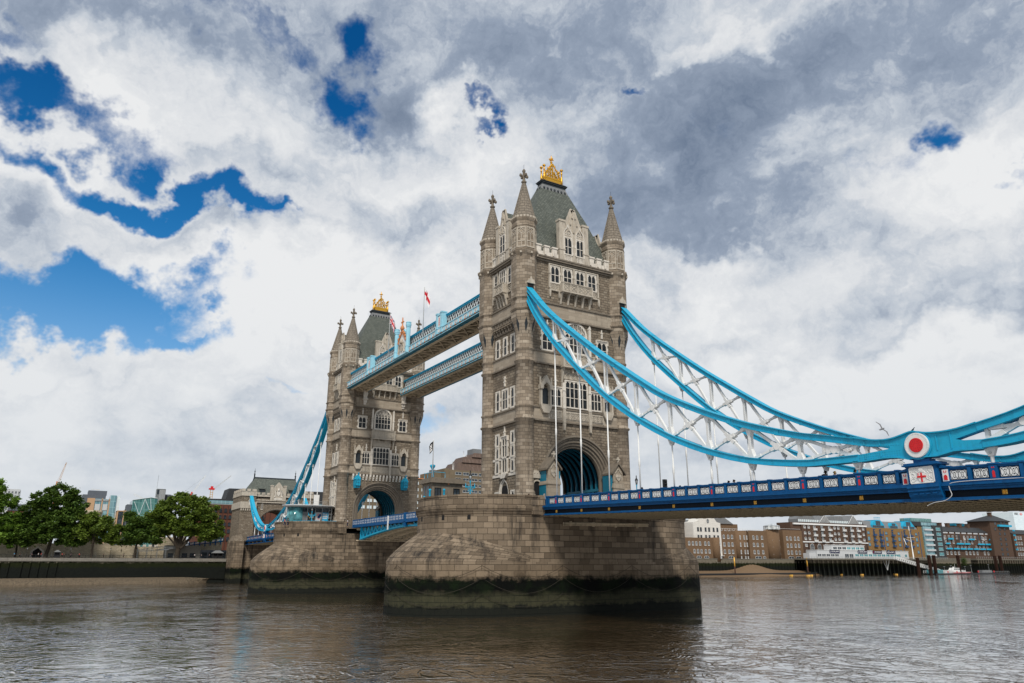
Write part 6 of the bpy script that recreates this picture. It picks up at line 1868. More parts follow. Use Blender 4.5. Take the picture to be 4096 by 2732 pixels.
# --- promenade rail, lamps, kiosk
t = thing('promenade_railing', 'long low black railing along the left promenade', 'railing')
b = MB(); b.box(-186.05, -185.95, -150, -13.4, 8.4, 8.5); b.box(-186.05, -185.95, -150, -13.4, 7.9, 7.96)
for k in range(70): b.box(-186.06, -185.94, -150 + k * 1.95, -149.9 + k * 1.95, 7.5, 8.5)
b.build('rails', M['black_metal'], t)
def lamp_post(x, y, z, h, label, mat='black_metal', grp=None, arms=False):
    t = thing('street_lamp', label, 'lamp', (x, y, z), 0, grp); k = h / 4.5
    b = MB(); b.lathe(0, 0, [(.16 * k, 0), (.18 * k, .3 * k), (.10 * k, .5 * k), (.10 * k, 1.1 * k), (.15 * k, 1.15 * k), (.15 * k, 1.35 * k), (.075 * k, 1.5 * k), (.06 * k, 3.1 * k), (.1 * k, 3.2 * k), (.05 * k, 3.35 * k)], 10)
    if arms:
        b.obox((0, -.75, 2.6 * k), (0, .75, 2.6 * k), .12, .14)
        for s_ in (-1, 1):
            b.lathe(0, s_ * .75, [(.03, 2.4 * k), (.09, 2.5 * k), (.09, 2.7 * k), (.05, 2.75 * k), (.05, 2.95 * k), (.02, 3.05 * k)], 6); b.obox((0, 0, 2.15 * k), (0, s_ * .5, 2.5 * k), .1, .1); b.lathe(0, s_ * .32, [(.02, 2.0 * k), (.09, 2.12 * k), (.02, 2.25 * k)], 6)
    b.build('post', M[mat], t)
    b = MB(); b.lathe(0, 0, [(.10 * k, 3.35 * k), (.17 * k, 3.85 * k), (.16 * k, 3.9 * k)], 6); b.build('lantern', M['lamp_glass'], t)
    b = MB(); b.lathe(0, 0, [(.22 * k, 3.88 * k), (.16 * k, 4.0 * k), (.08 * k, 4.15 * k), (.05 * k, 4.3 * k), (.07 * k, 4.36 * k), (.01 * k, 4.55 * k)], 8)
    for q in range(6): a = q * PI / 3; b.obox((.10 * k * math.cos(a), .10 * k * math.sin(a), 3.33 * k), (.175 * k * math.cos(a), .175 * k * math.sin(a), 3.88 * k), .02, .02)
    b.build('lantern_cap', M['black_metal'], t)
    return t
glass_mat('lamp_glass', (.30, .32, .33), .2)
for y, l in ((-72.6, 'black lamp post left of the fortress gateway on the promenade'), (-60.7, 'black lamp post on the promenade right of the sentry kiosk'), (-49.3, 'black lamp post on the promenade by the stone bastion'), (-37, 'black lamp post on the promenade under the pergola')):
    lamp_post(-188, y, 7.5, 3.5, l, grp='promenade lamps')
t = thing('kiosk', 'small dark sentry kiosk with grey pyramid roof on the promenade', 'kiosk', (-190, -64.3, 7.5))
b = MB(); b.box(-.8, .8, -.85, -.65, 0, 1.9); b.box(-.8, .8, .65, .85, 0, 1.9); b.box(-.8, -.7, -.65, .65, 0, 1.9); b.box(-.7, .8, -.65, .65, 0, .8); b.box(-.7, .8, -.65, .65, 1.6, 1.9); b.build('wall', M['black_metal'], t)
b = MB(); i = b.P([(-1, -1.05, 1.9), (1, -1.05, 1.9), (1, 1.05, 1.9), (-1, 1.05, 1.9), (0, 0, 2.6)]); [b.face([i + k, i + (k + 1) % 4, i + 4]) for k in range(4)]; b.face([i, i + 1, i + 2, i + 3]); b.build('roof', M['lead'], t)
t = thing('kiosk', 'dark kiosk with hipped ribbed roof by the bridge abutment', 'kiosk', (-189, -15.6, 7.5))
b = MB(); b.box(-1, -.8, -1.6, 1.6, 0, 1.9); b.box(-.8, 1, -1.6, -1.4, 0, 1.9); b.box(-.8, 1, 1.4, 1.6, 0, 1.9); b.box(-.8, 1, -.1, .1, 0, 1.9); b.box(.8, 1, -1.4, 1.4, 0, .8); b.build('wall', M['black_metal'], t)
b = MB(); b.frustum((-1.4, 1.4, -2.0, 2.0, 1.9), (-.3, .3, -.8, .8, 2.8)); b.build('roof', M['lead'], t)
t = thing('pavilion', 'low grey timber-clad pavilion with dark windows behind the forked tree', 'pavilion', (-197, 0, 7.5))
b = MB(); b.box(-5, 1, -31.6, -20.2, 0, 4.5); b.build('wall', M['timber_grey'], t)
b = MB()
for k in range(56): b.box(1, 1.04, -31.5 + k * .2, -31.43 + k * .2, 1.9, 4.5)
b.build('cladding_batten', M['timber_grey'], t)
for y in (-30, -27.8, -25.4, -22.8): window(t, 1.0, y, .5, 1.7, 1.35, 'plain', 'black_metal')
t = thing('pavilion', 'low dark-fronted pavilion between the timber pavilion and the abutment', 'pavilion', (-197, 0, 7.5))
b = MB(); b.box(-5, .6, -20.15, -10.6, 0, 3.0); b.build('wall', M['office_grey'], t)
for y in (-18.8, -16.4, -12.4): window(t, .6, y, .1, 1.8, 2.1, 'plain', 'black_metal')
t = thing('pergola', 'thin grey steel canopy frame with sloping beams beside the pavilion', 'canopy', (-194, 0, 7.5))
b = MB()
for y in (-40.6, -37.7, -34.5, -31.8): b.box(-.06, .06, y - .06, y + .06, 0, 3.2); b.box(-2.1, -1.98, y - .06, y + .06, 0, 3.6)
for y0, z0, y1, z1 in ((-40.8, 2.4, -34.6, 3.7), (-40.6, 2.2, -31.0, 3.0), (-34.8, 3.7, -28.6, 3.8), (-36, 2.5, -28.6, 3.6)): b.obox((0, y0, z0), (0, y1, z1), .1, .12); b.obox((-2.0, y0, z0 + .3), (-2.0, y1, z1 + .3), .1, .12)
b.build('frame', M['galvanised'], t)
t = thing('road_viaduct', 'rubble-stone ramp wall with blue railing climbing to the bridge behind the pavilions', 'viaduct', (-202, 0, 0))
b = MB(); i0 = [(-28, 11.4), (-12, 13.6), (-12, 7.3), (-28, 7.3)]; b.prism(i0, -9, 0, 'x'); b.build('wall', M['rubble_stone'], t)
b = MB(); b.prism([(-28, 12.5), (-12, 14.9), (-12, 14.75), (-28, 12.35)], -.2, .12, 'x'); b.prism([(-28, 11.7), (-12, 13.9), (-12, 13.6), (-28, 11.4)], -.2, .18, 'x')
for k in range(9): y = -27 + k * 1.8; z = 11.5 + (y + 28) * .139; b.box(-.1, .25, y - .18, y + .18, z - 1.0, z + 1.15)
b.build('railing', M['deep_blue'], t)
b = MB(); b.prism([(-28, 12.3), (-12, 14.7), (-12, 14.0), (-28, 11.8)], -.1, .02, 'x'); b.build('railing_panel', M['white_paint'], t)
for k, (y, h, w) in enumerate(((-15.8, 3.6, 'leftmost'), (-14.3, 3.7, 'middle'), (-13.0, 4.8, 'tallest'))): lamp_post(-201.9, y, 13.2 + k * .2, h, '%s light-blue lamp standard above the ramp left of the gate tower' % w, 'chain_blue', 'blue lamp standards on the ramp')
# --- abutment gate tower
t = thing('gate_tower', 'square battlemented stone gate tower with slate roof and carved arms beyond the far span', 'gate tower', (-174, 0, 0))
b = MB()
ap = arch_pts(6.2, 6.2, 17.6, 16, 13.6)
b.prism([(8.0, 13.6), (8.0, 28.0), (-8.0, 28.0), (-8.0, 13.6)] + [(-y, z) for y, z in ap], -13, -.4, 'x')
b.build('wall', M['granite_rough'], t)
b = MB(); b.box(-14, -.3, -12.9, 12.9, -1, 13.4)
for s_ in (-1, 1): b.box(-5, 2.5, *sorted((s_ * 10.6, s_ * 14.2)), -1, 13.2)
b.build('river_base', M['hood_masonry'], t)  # darker sooty masonry paints the shade into the base
for s_ in (-1, 1):
    b = MB(); y0, y1 = sorted((s_ * 7.6, s_ * 12.4))
    b.box(-14, .4, y0, y1, 13.4, 30.0); b.box(-14.3, .8, y0 - .3, y1 + .3, 13.2, 14.0)
    b.frustum((-5, 2.5, *sorted((s_ * 10.6, s_ * 14.2)), 13.2), (-4, 1.5, *sorted((s_ * 11.2, s_ * 13.4)), 15.0))
    tu = b.build('corner_turret', M['granite_rough'], t)
    c = MB()
    c.box(-14.2, .9, y0 - .3, y1 + .3, 24.2, 26.4)
    for k in range(7): c.box(.4, .75, y0 - .1 + k * .72, y0 + .3 + k * .72, 23.4, 24.2)
    c.box(-14.2, .7, y0 - .2, y1 + .2, 28.4, 28.7); c.box(-14.1, .6, y0 - .1, y1 + .1, 28.7, 29.9)
    for k in range(3): c.box(-.3, .75, y0 - .15 + k * 1.75, y0 + .95 + k * 1.75, 29.9, 30.8)
    for k in range(5): c.box(-13 + k * 2.8, -11.6 + k * 2.8, *(sorted((y0 - .2, y0 + .6))), 29.9, 30.8); c.box(-13 + k * 2.8, -11.6 + k * 2.8, *(sorted((y1 - .6, y1 + .2))), 29.9, 30.8)
    for e_ in (-1, 1): c.obox((.95, s_ * 9.3 + e_ * 1.0, 26.4), (.95, s_ * 9.3, 28.0), .3, .25, (1, 0, 0))
    c.build('turret_battlement', M['carved_stone'], tu)
    sl_ = MB(); sl_.box(.88, .95, s_ * 9.3 - .7, s_ * 9.3 + .7, 25.3, 27.3); sl_.build('chain_slot', M['portland'], tu)
b = MB()
for z, d in ((26.3, .35), (27.0, .2), (28.0, .1)): b.box(-.5, d - .3, -7.6, 7.6, z, z + .35)
b.box(-.9, -.2, -7.6, 7.6, 28.0, 29.0)
for k in range(9): b.box(-.9, -.1, -7.3 + k * 1.75, -6.3 + k * 1.75, 29.0, 29.8) if abs(-6.8 + k * 1.75) > 2.4 else None
b.build('parapet', M['carved_stone'], t)
b = MB(); i = b.P([(-.9, -11, 28.4), (-.9, 11, 28.4), (-13, 11, 28.4), (-13, -11, 28.4), (-6.4, -7.2, 35.2), (-6.4, 7.2, 35.2), (-7.4, 7.2, 35.2), (-7.4, -7.2, 35.2)])
for k in range(4): b.face([i + k, i + (k + 1) % 4, i + 4 + (k + 1) % 4, i + 4 + k])
b.face([i + 4, i + 5, i + 6, i + 7]); ro = b.build('roof', M['slate'], t)
b = MB(); b.box(-7.2, -6.6, -7.3, 7.3, 35.1, 35.7)
for s_ in (-1, 1): b.lathe(-6.9, s_ * 7.3, [(.6, 34.0), (.25, 35.5), (.2, 36.6), (.4, 36.7), (.15, 36.9), (.12, 37.6), (.3, 37.7), (.08, 37.9), (.03, 38.8)], 8)
b.build('ridge_crest', M['lead_dark'], ro)
for s_ in (-1, 1):
    d = MB(); d.box(-5, -2.2, s_ * 5.2 - .9, s_ * 5.2 + .9, 29.6, 31.3); dd = d.build('dormer', M['lead_dark'], ro)
    d = MB(); d.obox((-5.5, s_ * 5.2, 32.0), (-1.9, s_ * 5.2, 31.2), 2.2, .2); d.build('dormer_roof', M['slate'], dd)
b = MB(); b.prism([(-2.0, 27), (2.0, 27), (2.0, 31.2), (0, 33.6), (-2.0, 31.2)], -1.2, .0, 'x')
for s_ in (-1, 1): b.box(-1.3, .1, *sorted((s_ * 1.9, s_ * 2.7)), 27, 32.1); b.box(-1.4, .2, *sorted((s_ * 1.8, s_ * 2.8)), 32.1, 32.5)
ga = b.build('gable', M['carved_stone'], t)
b = MB(); rr = random.Random(8)
b.prism([(-.6, 30.4), (.6, 30.4), (.6, 29.4), (0, 28.6), (-.6, 29.4)], 0, .18, 'x')
for s_ in (-1, 1): b.tube([(.12, s_ * 1.3, 28.4), (.15, s_ * 1.0, 29.2), (.15, s_ * 1.15, 30.2), (.12, s_ * .8, 30.7)], .17, 5, .1); b.tube([(.12, s_ * .9, 28.6), (.12, s_ * 1.5, 29.6)], .1, 5)
b.lathe(.1, 0, [(.3, 30.5), (.4, 30.8), (.2, 31.3), (.05, 31.6)], 6); b.box(0, .1, -1.4, 1.4, 27.4, 28.1)
b.build('carved_arms', M['portland'], ga)
b = MB(); ids = []
for a, h, d in ((6.9, 6.9, -.38), (6.9, 6.9, -.1), (6.5, 6.5, -.1), (6.4, 6.4, -.5), (6.2, 6.2, -.9)): ids.append(b.P([(d, y, z) for y, z in arch_pts(a, h, 17.6, 20, 13.6)]))
for j in range(4):
    for k in range(22): b.face([ids[j] + k, ids[j] + k + 1, ids[j + 1] + k + 1, ids[j + 1] + k])
b.build('road_arch', M['moulding_stone'], t)
for y in (-5.2, 5.2): window(t, -.4, y, 24.0, .7, 1.9, 'plain', 'portland', 'leaded_glass')
# --- red-brick warehouse behind the abutment
t = thing('warehouse', 'dark red brick warehouse with arched windows and black mansard behind the gate tower', 'warehouse', (-216, 0, 0))
b = MB(); b.box(-14, 0, -19.5, 34, 7.3, 28.0); b.build('wall', M['red_brick'], t)
b = MB(); b.box(-13, -1.2, -20.5, 34, 28.0, 30.2); b.prism([(-21, 30.2), (-9.5, 30.4), (-8.5, 34.6), (34, 35), (34, 30.2)], -12.5, -2.5, 'x'); b.build('roof', M['dark_slate'], t)
b = MB(); b.box(-1.2, -1.1, -18, 34, 28.4, 29.6); b.build('attic_glazing', M['blue_curtain'], t)
b = MB(); b.box(-.1, .1, -19.5, 34, 28.0, 28.25); b.box(-.05, .0, -18, 34, 28.9, 29.0); b.build('cornice', M['galvanised'], t)
for i_, (z, h) in enumerate(((25.0, 1.6), (22.6, 1.4), (19.9, 1.4), (17.2, 1.5), (14.2, 1.6))):
    for k in range(12):
        y = -13.1 + k * 1.82
        if y < -6 or -6 < y < 6.4: window(t, 0, y, z, 1.05, h, 'arch' if i_ else 'round', 'black_metal')
b = MB()
for k in range(13): b.box(0, .06, -14.1 + k * 1.82, -13.95 + k * 1.82, 8, 27.6)
b.build('downpipe', M['black_metal'], t)
# --- distant blocks over the trees
t = thing('apartment_block', 'white gridded apartment block far off at the left edge', 'tower block', (-450, 0, 0))
b = MB(); b.box(-12, 0, -95.5, -86.6, 8, 48.4); b.build('wall', M['pale_panel'], t)
for k in range(5):
    for j in range(5): window(t, 0, -93.9 + k * 1.75, 45.8 - j * 2.3, 1.0, 1.4, 'plain', 'pale_panel')
t = thing('long_roof', 'low grey roof showing between the two leftmost trees', 'building', (-330, 0, 0))
b = MB(); b.box(-10, 0, -86, -76, 8, 29.4); b.build('wall', M['red_brick'], t); b = MB(); b.box(-10, .3, -86, -76, 29.4, 30.4); b.box(-9, -.5, -85, -77, 30.4, 32.4); b.build('roof', M['office_grey'], t)
t = thing('office_block', 'modern office block with tan piers, grey upper floors and a glass end', 'office', (-340, 0, 0))
b = MB(); b.box(-14, -1, -56.0, -45.5, 8, 39.0); b.box(-12, -2.5, -53.6, -45.2, 39.0, 41.2); b.build('upper_storey', M['office_grey'], t)
b = MB()
for y0, y1 in ((-53.6, -50.2), (-47.2, -46.6), (-44.0, -43.4)): b.box(-1, .3, y0, y1, 8, 37.2)
b.build('tan_pier', M['office_tan'], t)
b = MB(); b.box(-1, 0, -50.2, -43.6, 8, 37.0); b.build('glazing', M['blue_curtain'], t)
b = MB()
for y0, y1 in ((-49.9, -47.6), (-46.3, -44.3)): b.box(0, .25, y0, y1, 31.4, 34.4); b.box(0, .25, y0, y1, 26, 28.6)
for k in range(3): b.box(0, .3, -50.2, -43.6, 35.9 + k * .35, 36.05 + k * .35)
b.build('white_panel', M['pale_panel'], t)
b = MB(); b.box(0, .1, -52.0, -51.4, 34.4, 35.9); b.build('slot_window', M['window_glass'], t)
b = MB(); b.box(-14, .1, -43.4, -40.6, 8, 39.0); b.build('glass_end', M['blue_curtain'], t); b = MB(); b.box(-14, -.5, -40.6, -38.9, 8, 38.8); b.build('glass_fin', M['pale_curtain'], t)
b = MB(); b.obox((-3, -52.6, 41.9), (-3, -48.6, 41.7), .5, .25); b.obox((-3, -50, 41.2), (-3, -49.6, 41.8), .3, .3); b.build('roof_cradle', M['white_paint'], t)
t = thing('glass_building', 'teal glass atrium building with diagonal steel behind the small dark plane tree', 'glass building', (-330, 0, 0))
b = MB(); b.prism([(-33.8, 36.4), (-25.6, 38.0), (-22.4, 37.7), (-22.4, 8), (-33.8, 8)], -16, 0, 'x'); b.build('glazing', M['teal_curtain'], t)
b = MB()
for y0, z0, y1, z1 in ((-33, 35.5, -30, 29), (-28.2, 37, -25, 30.5), (-25.8, 37.5, -24.6, 31), (-33.8, 36.4, -25.6, 38), (-25.6, 38, -22.4, 37.7), (-30, 29, -28.2, 37)): b.obox((.15, y0, z0), (.15, y1, z1), .2, .28, (1, 0, 0))
b.build('steel_brace', M['pale_curtain'], t)
t = thing('office_block', 'small tan and grey office wing left of the teal glass building', 'office', (-331, 0, 0))
b = MB(); b.box(-10, 0, -36.0, -33.9, 8, 34.2); b.build('wall', M['office_grey'], t); b = MB(); b.box(-9, .6, -40.0, -39.5, 8, 31.0); b.box(-9, .6, -37.2, -36.8, 8, 31.2); b.box(-9, .5, -40, -36, 30.6, 31.0); b.build('tan_pier', M['office_tan'], t); b = MB(); b.box(-9, .2, -39.5, -36.0, 8, 30.6); b.build('glazing', M['window_glass'], t)
t = thing('plant_tower', 'grey louvred service tower with mast behind the teal glass building', 'tower', (-336, 0, 0))
b = MB(); b.box(-5, 0, -22.6, -18.4, 8, 43.0); b.build('wall', M['lead'], t); b = MB(); [b.box(0, .06, -21.4, -18.6, 36 + k * .55, 36.2 + k * .55) for k in range(12)]; b.build('louvre', M['pale_panel'], t); b = MB(); b.box(0, .08, -22.5, -21.5, 40.2, 42.6); b.build('vent', M['window_glass'], t); b = MB(); b.tube([(.3, -22.9, 36), (.3, -22.8, 50)], .06, 5); b.build('mast', M['galvanised'], t)
t = thing('round_plant_tower', 'dark cylindrical roof plant right of the service tower', 'tower', (-340, -16.8, 0)); b = MB(); b.lathe(0, 0, [(1.7, 8), (1.7, 39.4), (1.9, 39.6), (1.9, 40.4), (1.6, 40.5)], 16); b.build('drum', M['office_grey'], t)
def jib(name, label, x, pts, mat, r=.5, extra=(), tie=None):
    t = thing('crane', label, 'crane', (x, 0, 0), 0, 'construction cranes on the skyline')
    (y0, z0), (y1, z1) = pts
    b = MB(); L = math.hypot(y1 - y0, z1 - z0); n = max(6, int(L / 1.1)); ux, uz = (y1 - y0) / L, (z1 - z0) / L; px, pz = -uz, ux
    def pt(t_, s_): w = r * (1 - .6 * t_); return (0, y0 + ux * L * t_ + px * w * s_, z0 + uz * L * t_ + pz * w * s_)
    for s_ in (-1, 1): b.obox(pt(0, s_), pt(1, s_), .2, .16, (1, 0, 0))
    for k in range(n): b.obox(pt(k / n, (-1) ** k), pt((k + 1) / n, -(-1) ** k), .1, .1, (1, 0, 0))
    b.build('jib', M[mat], t)
    if tie: b = MB(); b.tube([(0, *tie[0]), (0, *tie[1])], .05, 4); b.build('tie_rope', M['galvanised'], t)
    for nm, mt, bs in extra:
        b = MB()
        for q in bs: b.box(*q)
        b.build(nm, M[mt], t)
    return t
jib('crane', 'thin orange luffing crane jib rising behind the tallest tree', -500, ((-67.8, 56), (-64.7, 71.6)), 'office_tan', .5, (('mast', 'orange_paint', ((-.4, .4, -68.8, -68.0, 8, 58.6),)),), ((-68.4, 59), (-64.8, 71)))
jib('crane', 'white and red luffing crane jib over the forked plane tree', -500, ((16.4, 52), (25.9, 68)), 'white_paint', .55, (('lower_jib', 'red_paint', ((-.3, .3, 16.2, 17.2, 52, 54.2), (-.28, .28, 17.2, 18.2, 53.6, 55.6))), ('mast', 'white_paint', ((-.4, .4, 15.6, 16.4, 8, 53),))), ((10, 53), (25.6, 67.6)))
jib('crane', 'red-topped tower crane with yellow lattice mast left of the gate tower', -320, ((2.6, 42.8), (10.5, 50.2)), 'pale_panel', .28, (('mast', 'gold_paint', tuple((-.4, .4, y, y + .14, 8, 42.4) for y in (1.0, 2.2)) + tuple((-.4, .4, 1.0, 2.34, 30 + k * 1.1, 30.15 + k * 1.1) for k in range(11))), ('cab', 'red_paint', ((-.8, .8, .2, 2.9, 42.4, 43.2), (-.6, .6, 1.0, 2.2, 43.2, 44.2), (-.8, .8, -2.4, -.6, 31.5, 33.4), (-.5, .5, .6, 2.6, 30.5, 31.8)))))
jib('crane', 'small white crane jib sloping down to the teal glass building', -450, ((-24.5, 48.4), (-17.6, 45.6)), 'white_paint', .5, (('mast', 'white_paint', ((-.4, .4, -17.8, -17.0, 8, 46),)),))
# --- brutalist hotel seen between the bridge towers
t = thing('hotel', 'brown concrete stepped hotel with ribbon windows and copper roofs between the towers', 'hotel', (-260, 0, 0))
b = MB()
b.box(-20, 0, 108.8, 150, 7, 53.6); b.box(-22, -3, 102.3, 109, 7, 52.6); b.box(-26, -8, 56, 103, 7, 48.6)
b.box(-18, .9, 106, 108.8, 7, 54.0)
b.build('wall', M['concrete'], t)
b = MB(); b.box(-18, -1, 118, 150, 53.6, 54.2)
b.frustum((-18, -.3, 113.6, 150, 53.6), (-16, -3, 116, 150, 58.2)); b.frustum((-16, -2, 118.0, 150, 58.2), (-14, -4, 120, 150, 61.6)); b.frustum((-15, -3, 124.6, 150, 61.6), (-13, -5, 126.4, 150, 64.2))
b.build('copper_roof', M['copper_roof'], t)
b = MB(); b.box(-12, -5, 126, 131, 62, 66.5); b.box(-12, -8, 103, 105, 52.6, 54); b.build('plant_room', M['lead'], t)
b = MB(); b.tube([(-4, 113.2, 54), (-4, 113.2, 58.4)], .14, 5); b.tube([(-4, 113.8, 54), (-4, 113.8, 58)], .12, 5); b.tube([(-5, 120.4, 61), (-5, 120.2, 64.8)], .14, 5); b.tube([(-5, 122, 61.6), (-5, 122, 63)], .1, 5); b.build('antenna', M['white_paint'], t)
for j in range(14):
    z = 51.2 - j * 3.05
    for k, y in enumerate((114.6, 119.2, 124.4, 128.8)):
        if z > 8: window(t, 0, y, z, 3.6, 1.35, 'plain', 'pale_panel')
for j in range(5):
    for y in (58.2, 61.6, 65.2, 68.8, 72.2, 86.5, 91.4, 94.2, 98.4): window(t, -8, y, 45.6 - j * 3.3, 2.5, 1.5, 'plain', 'pale_panel', 'pale_curtain')
b = MB(); b.box(-26, -7.6, 56, 100, 48.6, 49.0); b.build('parapet_rail', M['orange_paint'], t)

# ================================================================ right bank: warehouses, naval jetty, pontoon
XR = -204
t = thing('brick_office', 'low brown brick block with arched windows nearest the pier, right bank', 'building', (XR + 2, 0, 0))
block(t, 0, 214, 239.5, 7, 19.3, 10, 'brown_brick'); b = MB(); b.lathe(0, 241.3, [(2.3, 7), (2.3, 19.5)], 16); b.box(-10, 0, 239.5, 243.4, 7, 19.4); b.build('round_bay', M['brown_brick'], t)
for z, ys in ((15.4, (222, 224.7, 227.2, 229.8, 233.6, 236.2)), (11.4, (225.5, 228, 230.6, 233.7, 236.4))):
    for y in ys: window(t, 0, y, z, 1.3, 2.0, 'arch')
for z in (15.4, 11.4, 8.8): window(t, 2.3, 242.3, z, .6, 1.8 if z > 9 else 1.2, 'plain')
for y in (228.5, 234): window(t, 0, y, 8.7, 3.2, 1.3, 'arch')
b = MB(); b.box(-.4, -.3, 214, 240, 20.1, 20.2); b.build('roof_rail', M['galvanised'], t)
t = thing('white_building', 'white rendered gabled block with a round window between brown brick blocks', 'building', (XR, 0, 0))
b = MB(); b.prism([(227.5, 7), (248.0, 7), (248.0, 27.4), (245.4, 27.8), (243.6, 29.8), (233, 30), (230.8, 28), (227.5, 27.4)], -8, 0, 'x'); b.build('wall', M['white_render'], t)
for z, ys in ((22.8, (231.0, 233.1, 236.6, 239.2, 242.6, 245.4)), (18.8, (231, 233.1, 236.6, 239.2, 242.8, 245.6)), (15.0, (245.7,)), (11.4, (245.4,))):
    for y in ys: window(t, 0, y, z, 1.25, 2.0, 'plain', 'black_metal')
b = MB(); n = 16; i = b.P([(.08, 238.6 + .85 * math.cos(2 * PI * k / n), 28.2 + 1.2 * math.sin(2 * PI * k / n)) for k in range(n)]); b.face([i + k for k in range(n)]); rw = b.build('round_window', M['window_glass'], t)
b = MB(); b.box(.08, .12, 238.54, 238.66, 27.0, 29.4); b.box(.08, .12, 237.8, 239.4, 28.14, 28.26); b.build('glazing_bar', M['white_paint'], rw)
b = MB(); b.box(0, 1.2, 244.5, 248.4, 10.0, 10.2); b.build('canopy', M['white_paint'], t)
t = thing('brick_office', 'brown brick block with grey barrel roof behind the white gabled block', 'building', (XR - 8, 0, 0))
block(t, 0, 222, 270, 7, 27.6, 10, 'brown_brick')
for y in (229, 256.5, 260, 263, 266.4): window(t, 0, y, 22.0, 1.4, 2.2, 'arch')
b = MB(); b.prism([(249, 27.6), (266, 27.6), (259.5, 31), (249, 31)], -9, .6, 'x'); b.box(-9, .6, 224, 233, 27.6, 29); b.build('roof', M['lead'], t)
t = thing('brick_office', 'long brown brick riverside block with round bays and a glass lantern', 'building', (XR, 0, 0))
b = MB()
for y0, y1, z in ((248, 259, 23.2), (269.6, 284.4, 24.0), (298, 314.8, 24.8)): b.box(-10, 0, y0, y1, 7, z)
b.box(-10, -2.5, 248, 314, 7, 23.2); b.build('wall', M['brown_brick'], t)
for y0, y1, z in ((258.6, 267.6, 23.6), (284.4, 294.4, 24.8)):
    b = MB(); ym = (y0 + y1) / 2; b.lathe(-1, ym, [((y1 - y0) / 2, 7), ((y1 - y0) / 2, z)], 20, 0, True, True, .75); b.build('round_bay', M['brown_brick'], t)
    for zz, h in ((19.0, 2.1), (15.1, 2.1), (11.2, 2.1), (8.8, 1.2)): window(t, 2.45, ym, zz, .9, h, 'plain'); window(t, 1.9, ym - 2.6, zz, .7, h, 'plain'); window(t, 1.9, ym + 2.6, zz, .7, h, 'plain')
for z in (19.2, 15.2, 11.3):
    for y in (249.9, 253.3, 256.2, 273.2, 276.2, 280.2, 301.4, 304.4, 308.2, 311.2): window(t, 0, y, z, 1.45, 2.1, 'arch')
for y, w in ((254.5, 4.0), (276, 5), (281, 2), (303.5, 4.6), (309.8, 4.6)): window(t, 0, y, 8.7, w, 1.4, 'arch')
b = MB(); b.lathe(0, 289, [(4.4, 24.9), (4.4, 26.8), (4.7, 26.9), (.3, 28.2)], 10, 0, False); b.build('glass_lantern', M['lamp_glass'], t)
b = MB()
for k in range(10): a = 2 * PI * k / 10; b.box(4.4 * math.cos(a) - .1, 4.4 * math.cos(a) + .1, 289 + 4.4 * math.sin(a) - .1, 289 + 4.4 * math.sin(a) + .1, 24.8, 26.9)
b.box(-.3, -.2, 248, 284, 24.6, 24.7); b.box(-.3, -.2, 295, 314, 25.6, 25.7)
for k in range(28): b.box(-.3, -.2, 248.4 + k * 1.3, 248.5 + k * 1.3, 23.4, 24.7)
b.build('roof_rail', M['white_paint'], t)
t = thing('warehouse', 'dark red brick warehouse with white cornice, white balconies and glazed roof gables', 'warehouse', (XR, 0, 0))
block(t, 0, 315, 377, 7, 29.8, 14, 'russet_brick')
box_part(t, 'cornice', 'white_paint', (-.5, .4, 308, 377.2, 28.4, 29.3)); box_part(t, 'string_course', 'white_paint', (0, .25, 315, 377, 18.2, 18.8))
block(t, -.5, 306, 315, 22, 29.6, 10, 'russet_brick', 'rear_wall')
cols = (317.8, 321.5, 345.5, 349.1, 373.6); bal = (326.6, 340.5, 354.3, 368.2)
for z in (26.4, 23.0, 19.7):
    for y in cols: window(t, 0, y, z, 1.8, 1.55, 'sash_arch')
    for y in bal:
        window(t, 0, y, z - .9, 1.9, 2.5, 'sash_arch')
        b = MB(); b.box(0, 1.0, y - 1.7, y + 1.7, z - 1.15, z - 1.0); b.box(.9, 1.0, y - 1.7, y + 1.7, z - .1, z); [b.box(.92, .98, y - 1.65 + k * .3, y - 1.5 + k * .3, z - 1, z - .1) for k in range(11)]; b.build('balcony', M['white_paint'], t)
    for y in (333.5, 361.6):
        b = MB(); b.box(0, .9, y - 1.5, y + 1.5, z - 1.15, z - 1.0); b.box(.8, .9, y - 1.5, y + 1.5, z - .1, z); [b.box(.82, .88, y - 1.45 + k * .3, y - 1.3 + k * .3, z - 1, z - .1) for k in range(10)]; b.build('balcony', M['white_paint'], t)
        window(t, .06, y, z - .9, 1.6, 2.6, 'plain')
box_part(t, 'loading_bay', 'dark_void', (0, .05, 332.2, 334.9, 18.9, 28.4), (0, .05, 360.2, 362.9, 18.9, 28.4))
for k, y in enumerate((323.0, 329.6, 336.2, 343, 349.6, 356.2, 363, 369.6)): window(t, 0, y, 13.2, 3.6, 4.3, 'round')
for z, h in ((15.8, 1.5), (9.2, 4.5)): window(t, 0, 317.8, z, 2.0, h, 'sash')
box_part(t, 'downpipe', 'black_metal', *[(0, .2, y, y + .3, 8, 28.4) for y in (319.4, 347.2, 358.6, 375.4)])
b = MB(); b.prism([(333, 30.0), (344, 30.0), (338.6, 34.6)], -9, -1.2, 'x'); b.prism([(361, 30.0), (372, 30.0), (366.6, 35.4)], -9, -1.2, 'x'); b.box(-9, -2, 315, 376, 29.8, 31.8); b.prism([(315, 31.8), (332, 31.8), (330, 34.6), (317, 34.0)], -9, -3, 'x'); b.prism([(344, 31.8), (360, 31.8), (358, 34.8), (346, 34.4)], -9, -3, 'x'); ro = b.build('roof', M['lead'], t)
b = MB()
for k in range(36): b.box(-2, -1.9, 315.3 + k * 1.7, 316.5 + k * 1.7, 30.2, 31.6)
b.build('attic_window', M['pale_curtain'], ro)
b = MB()
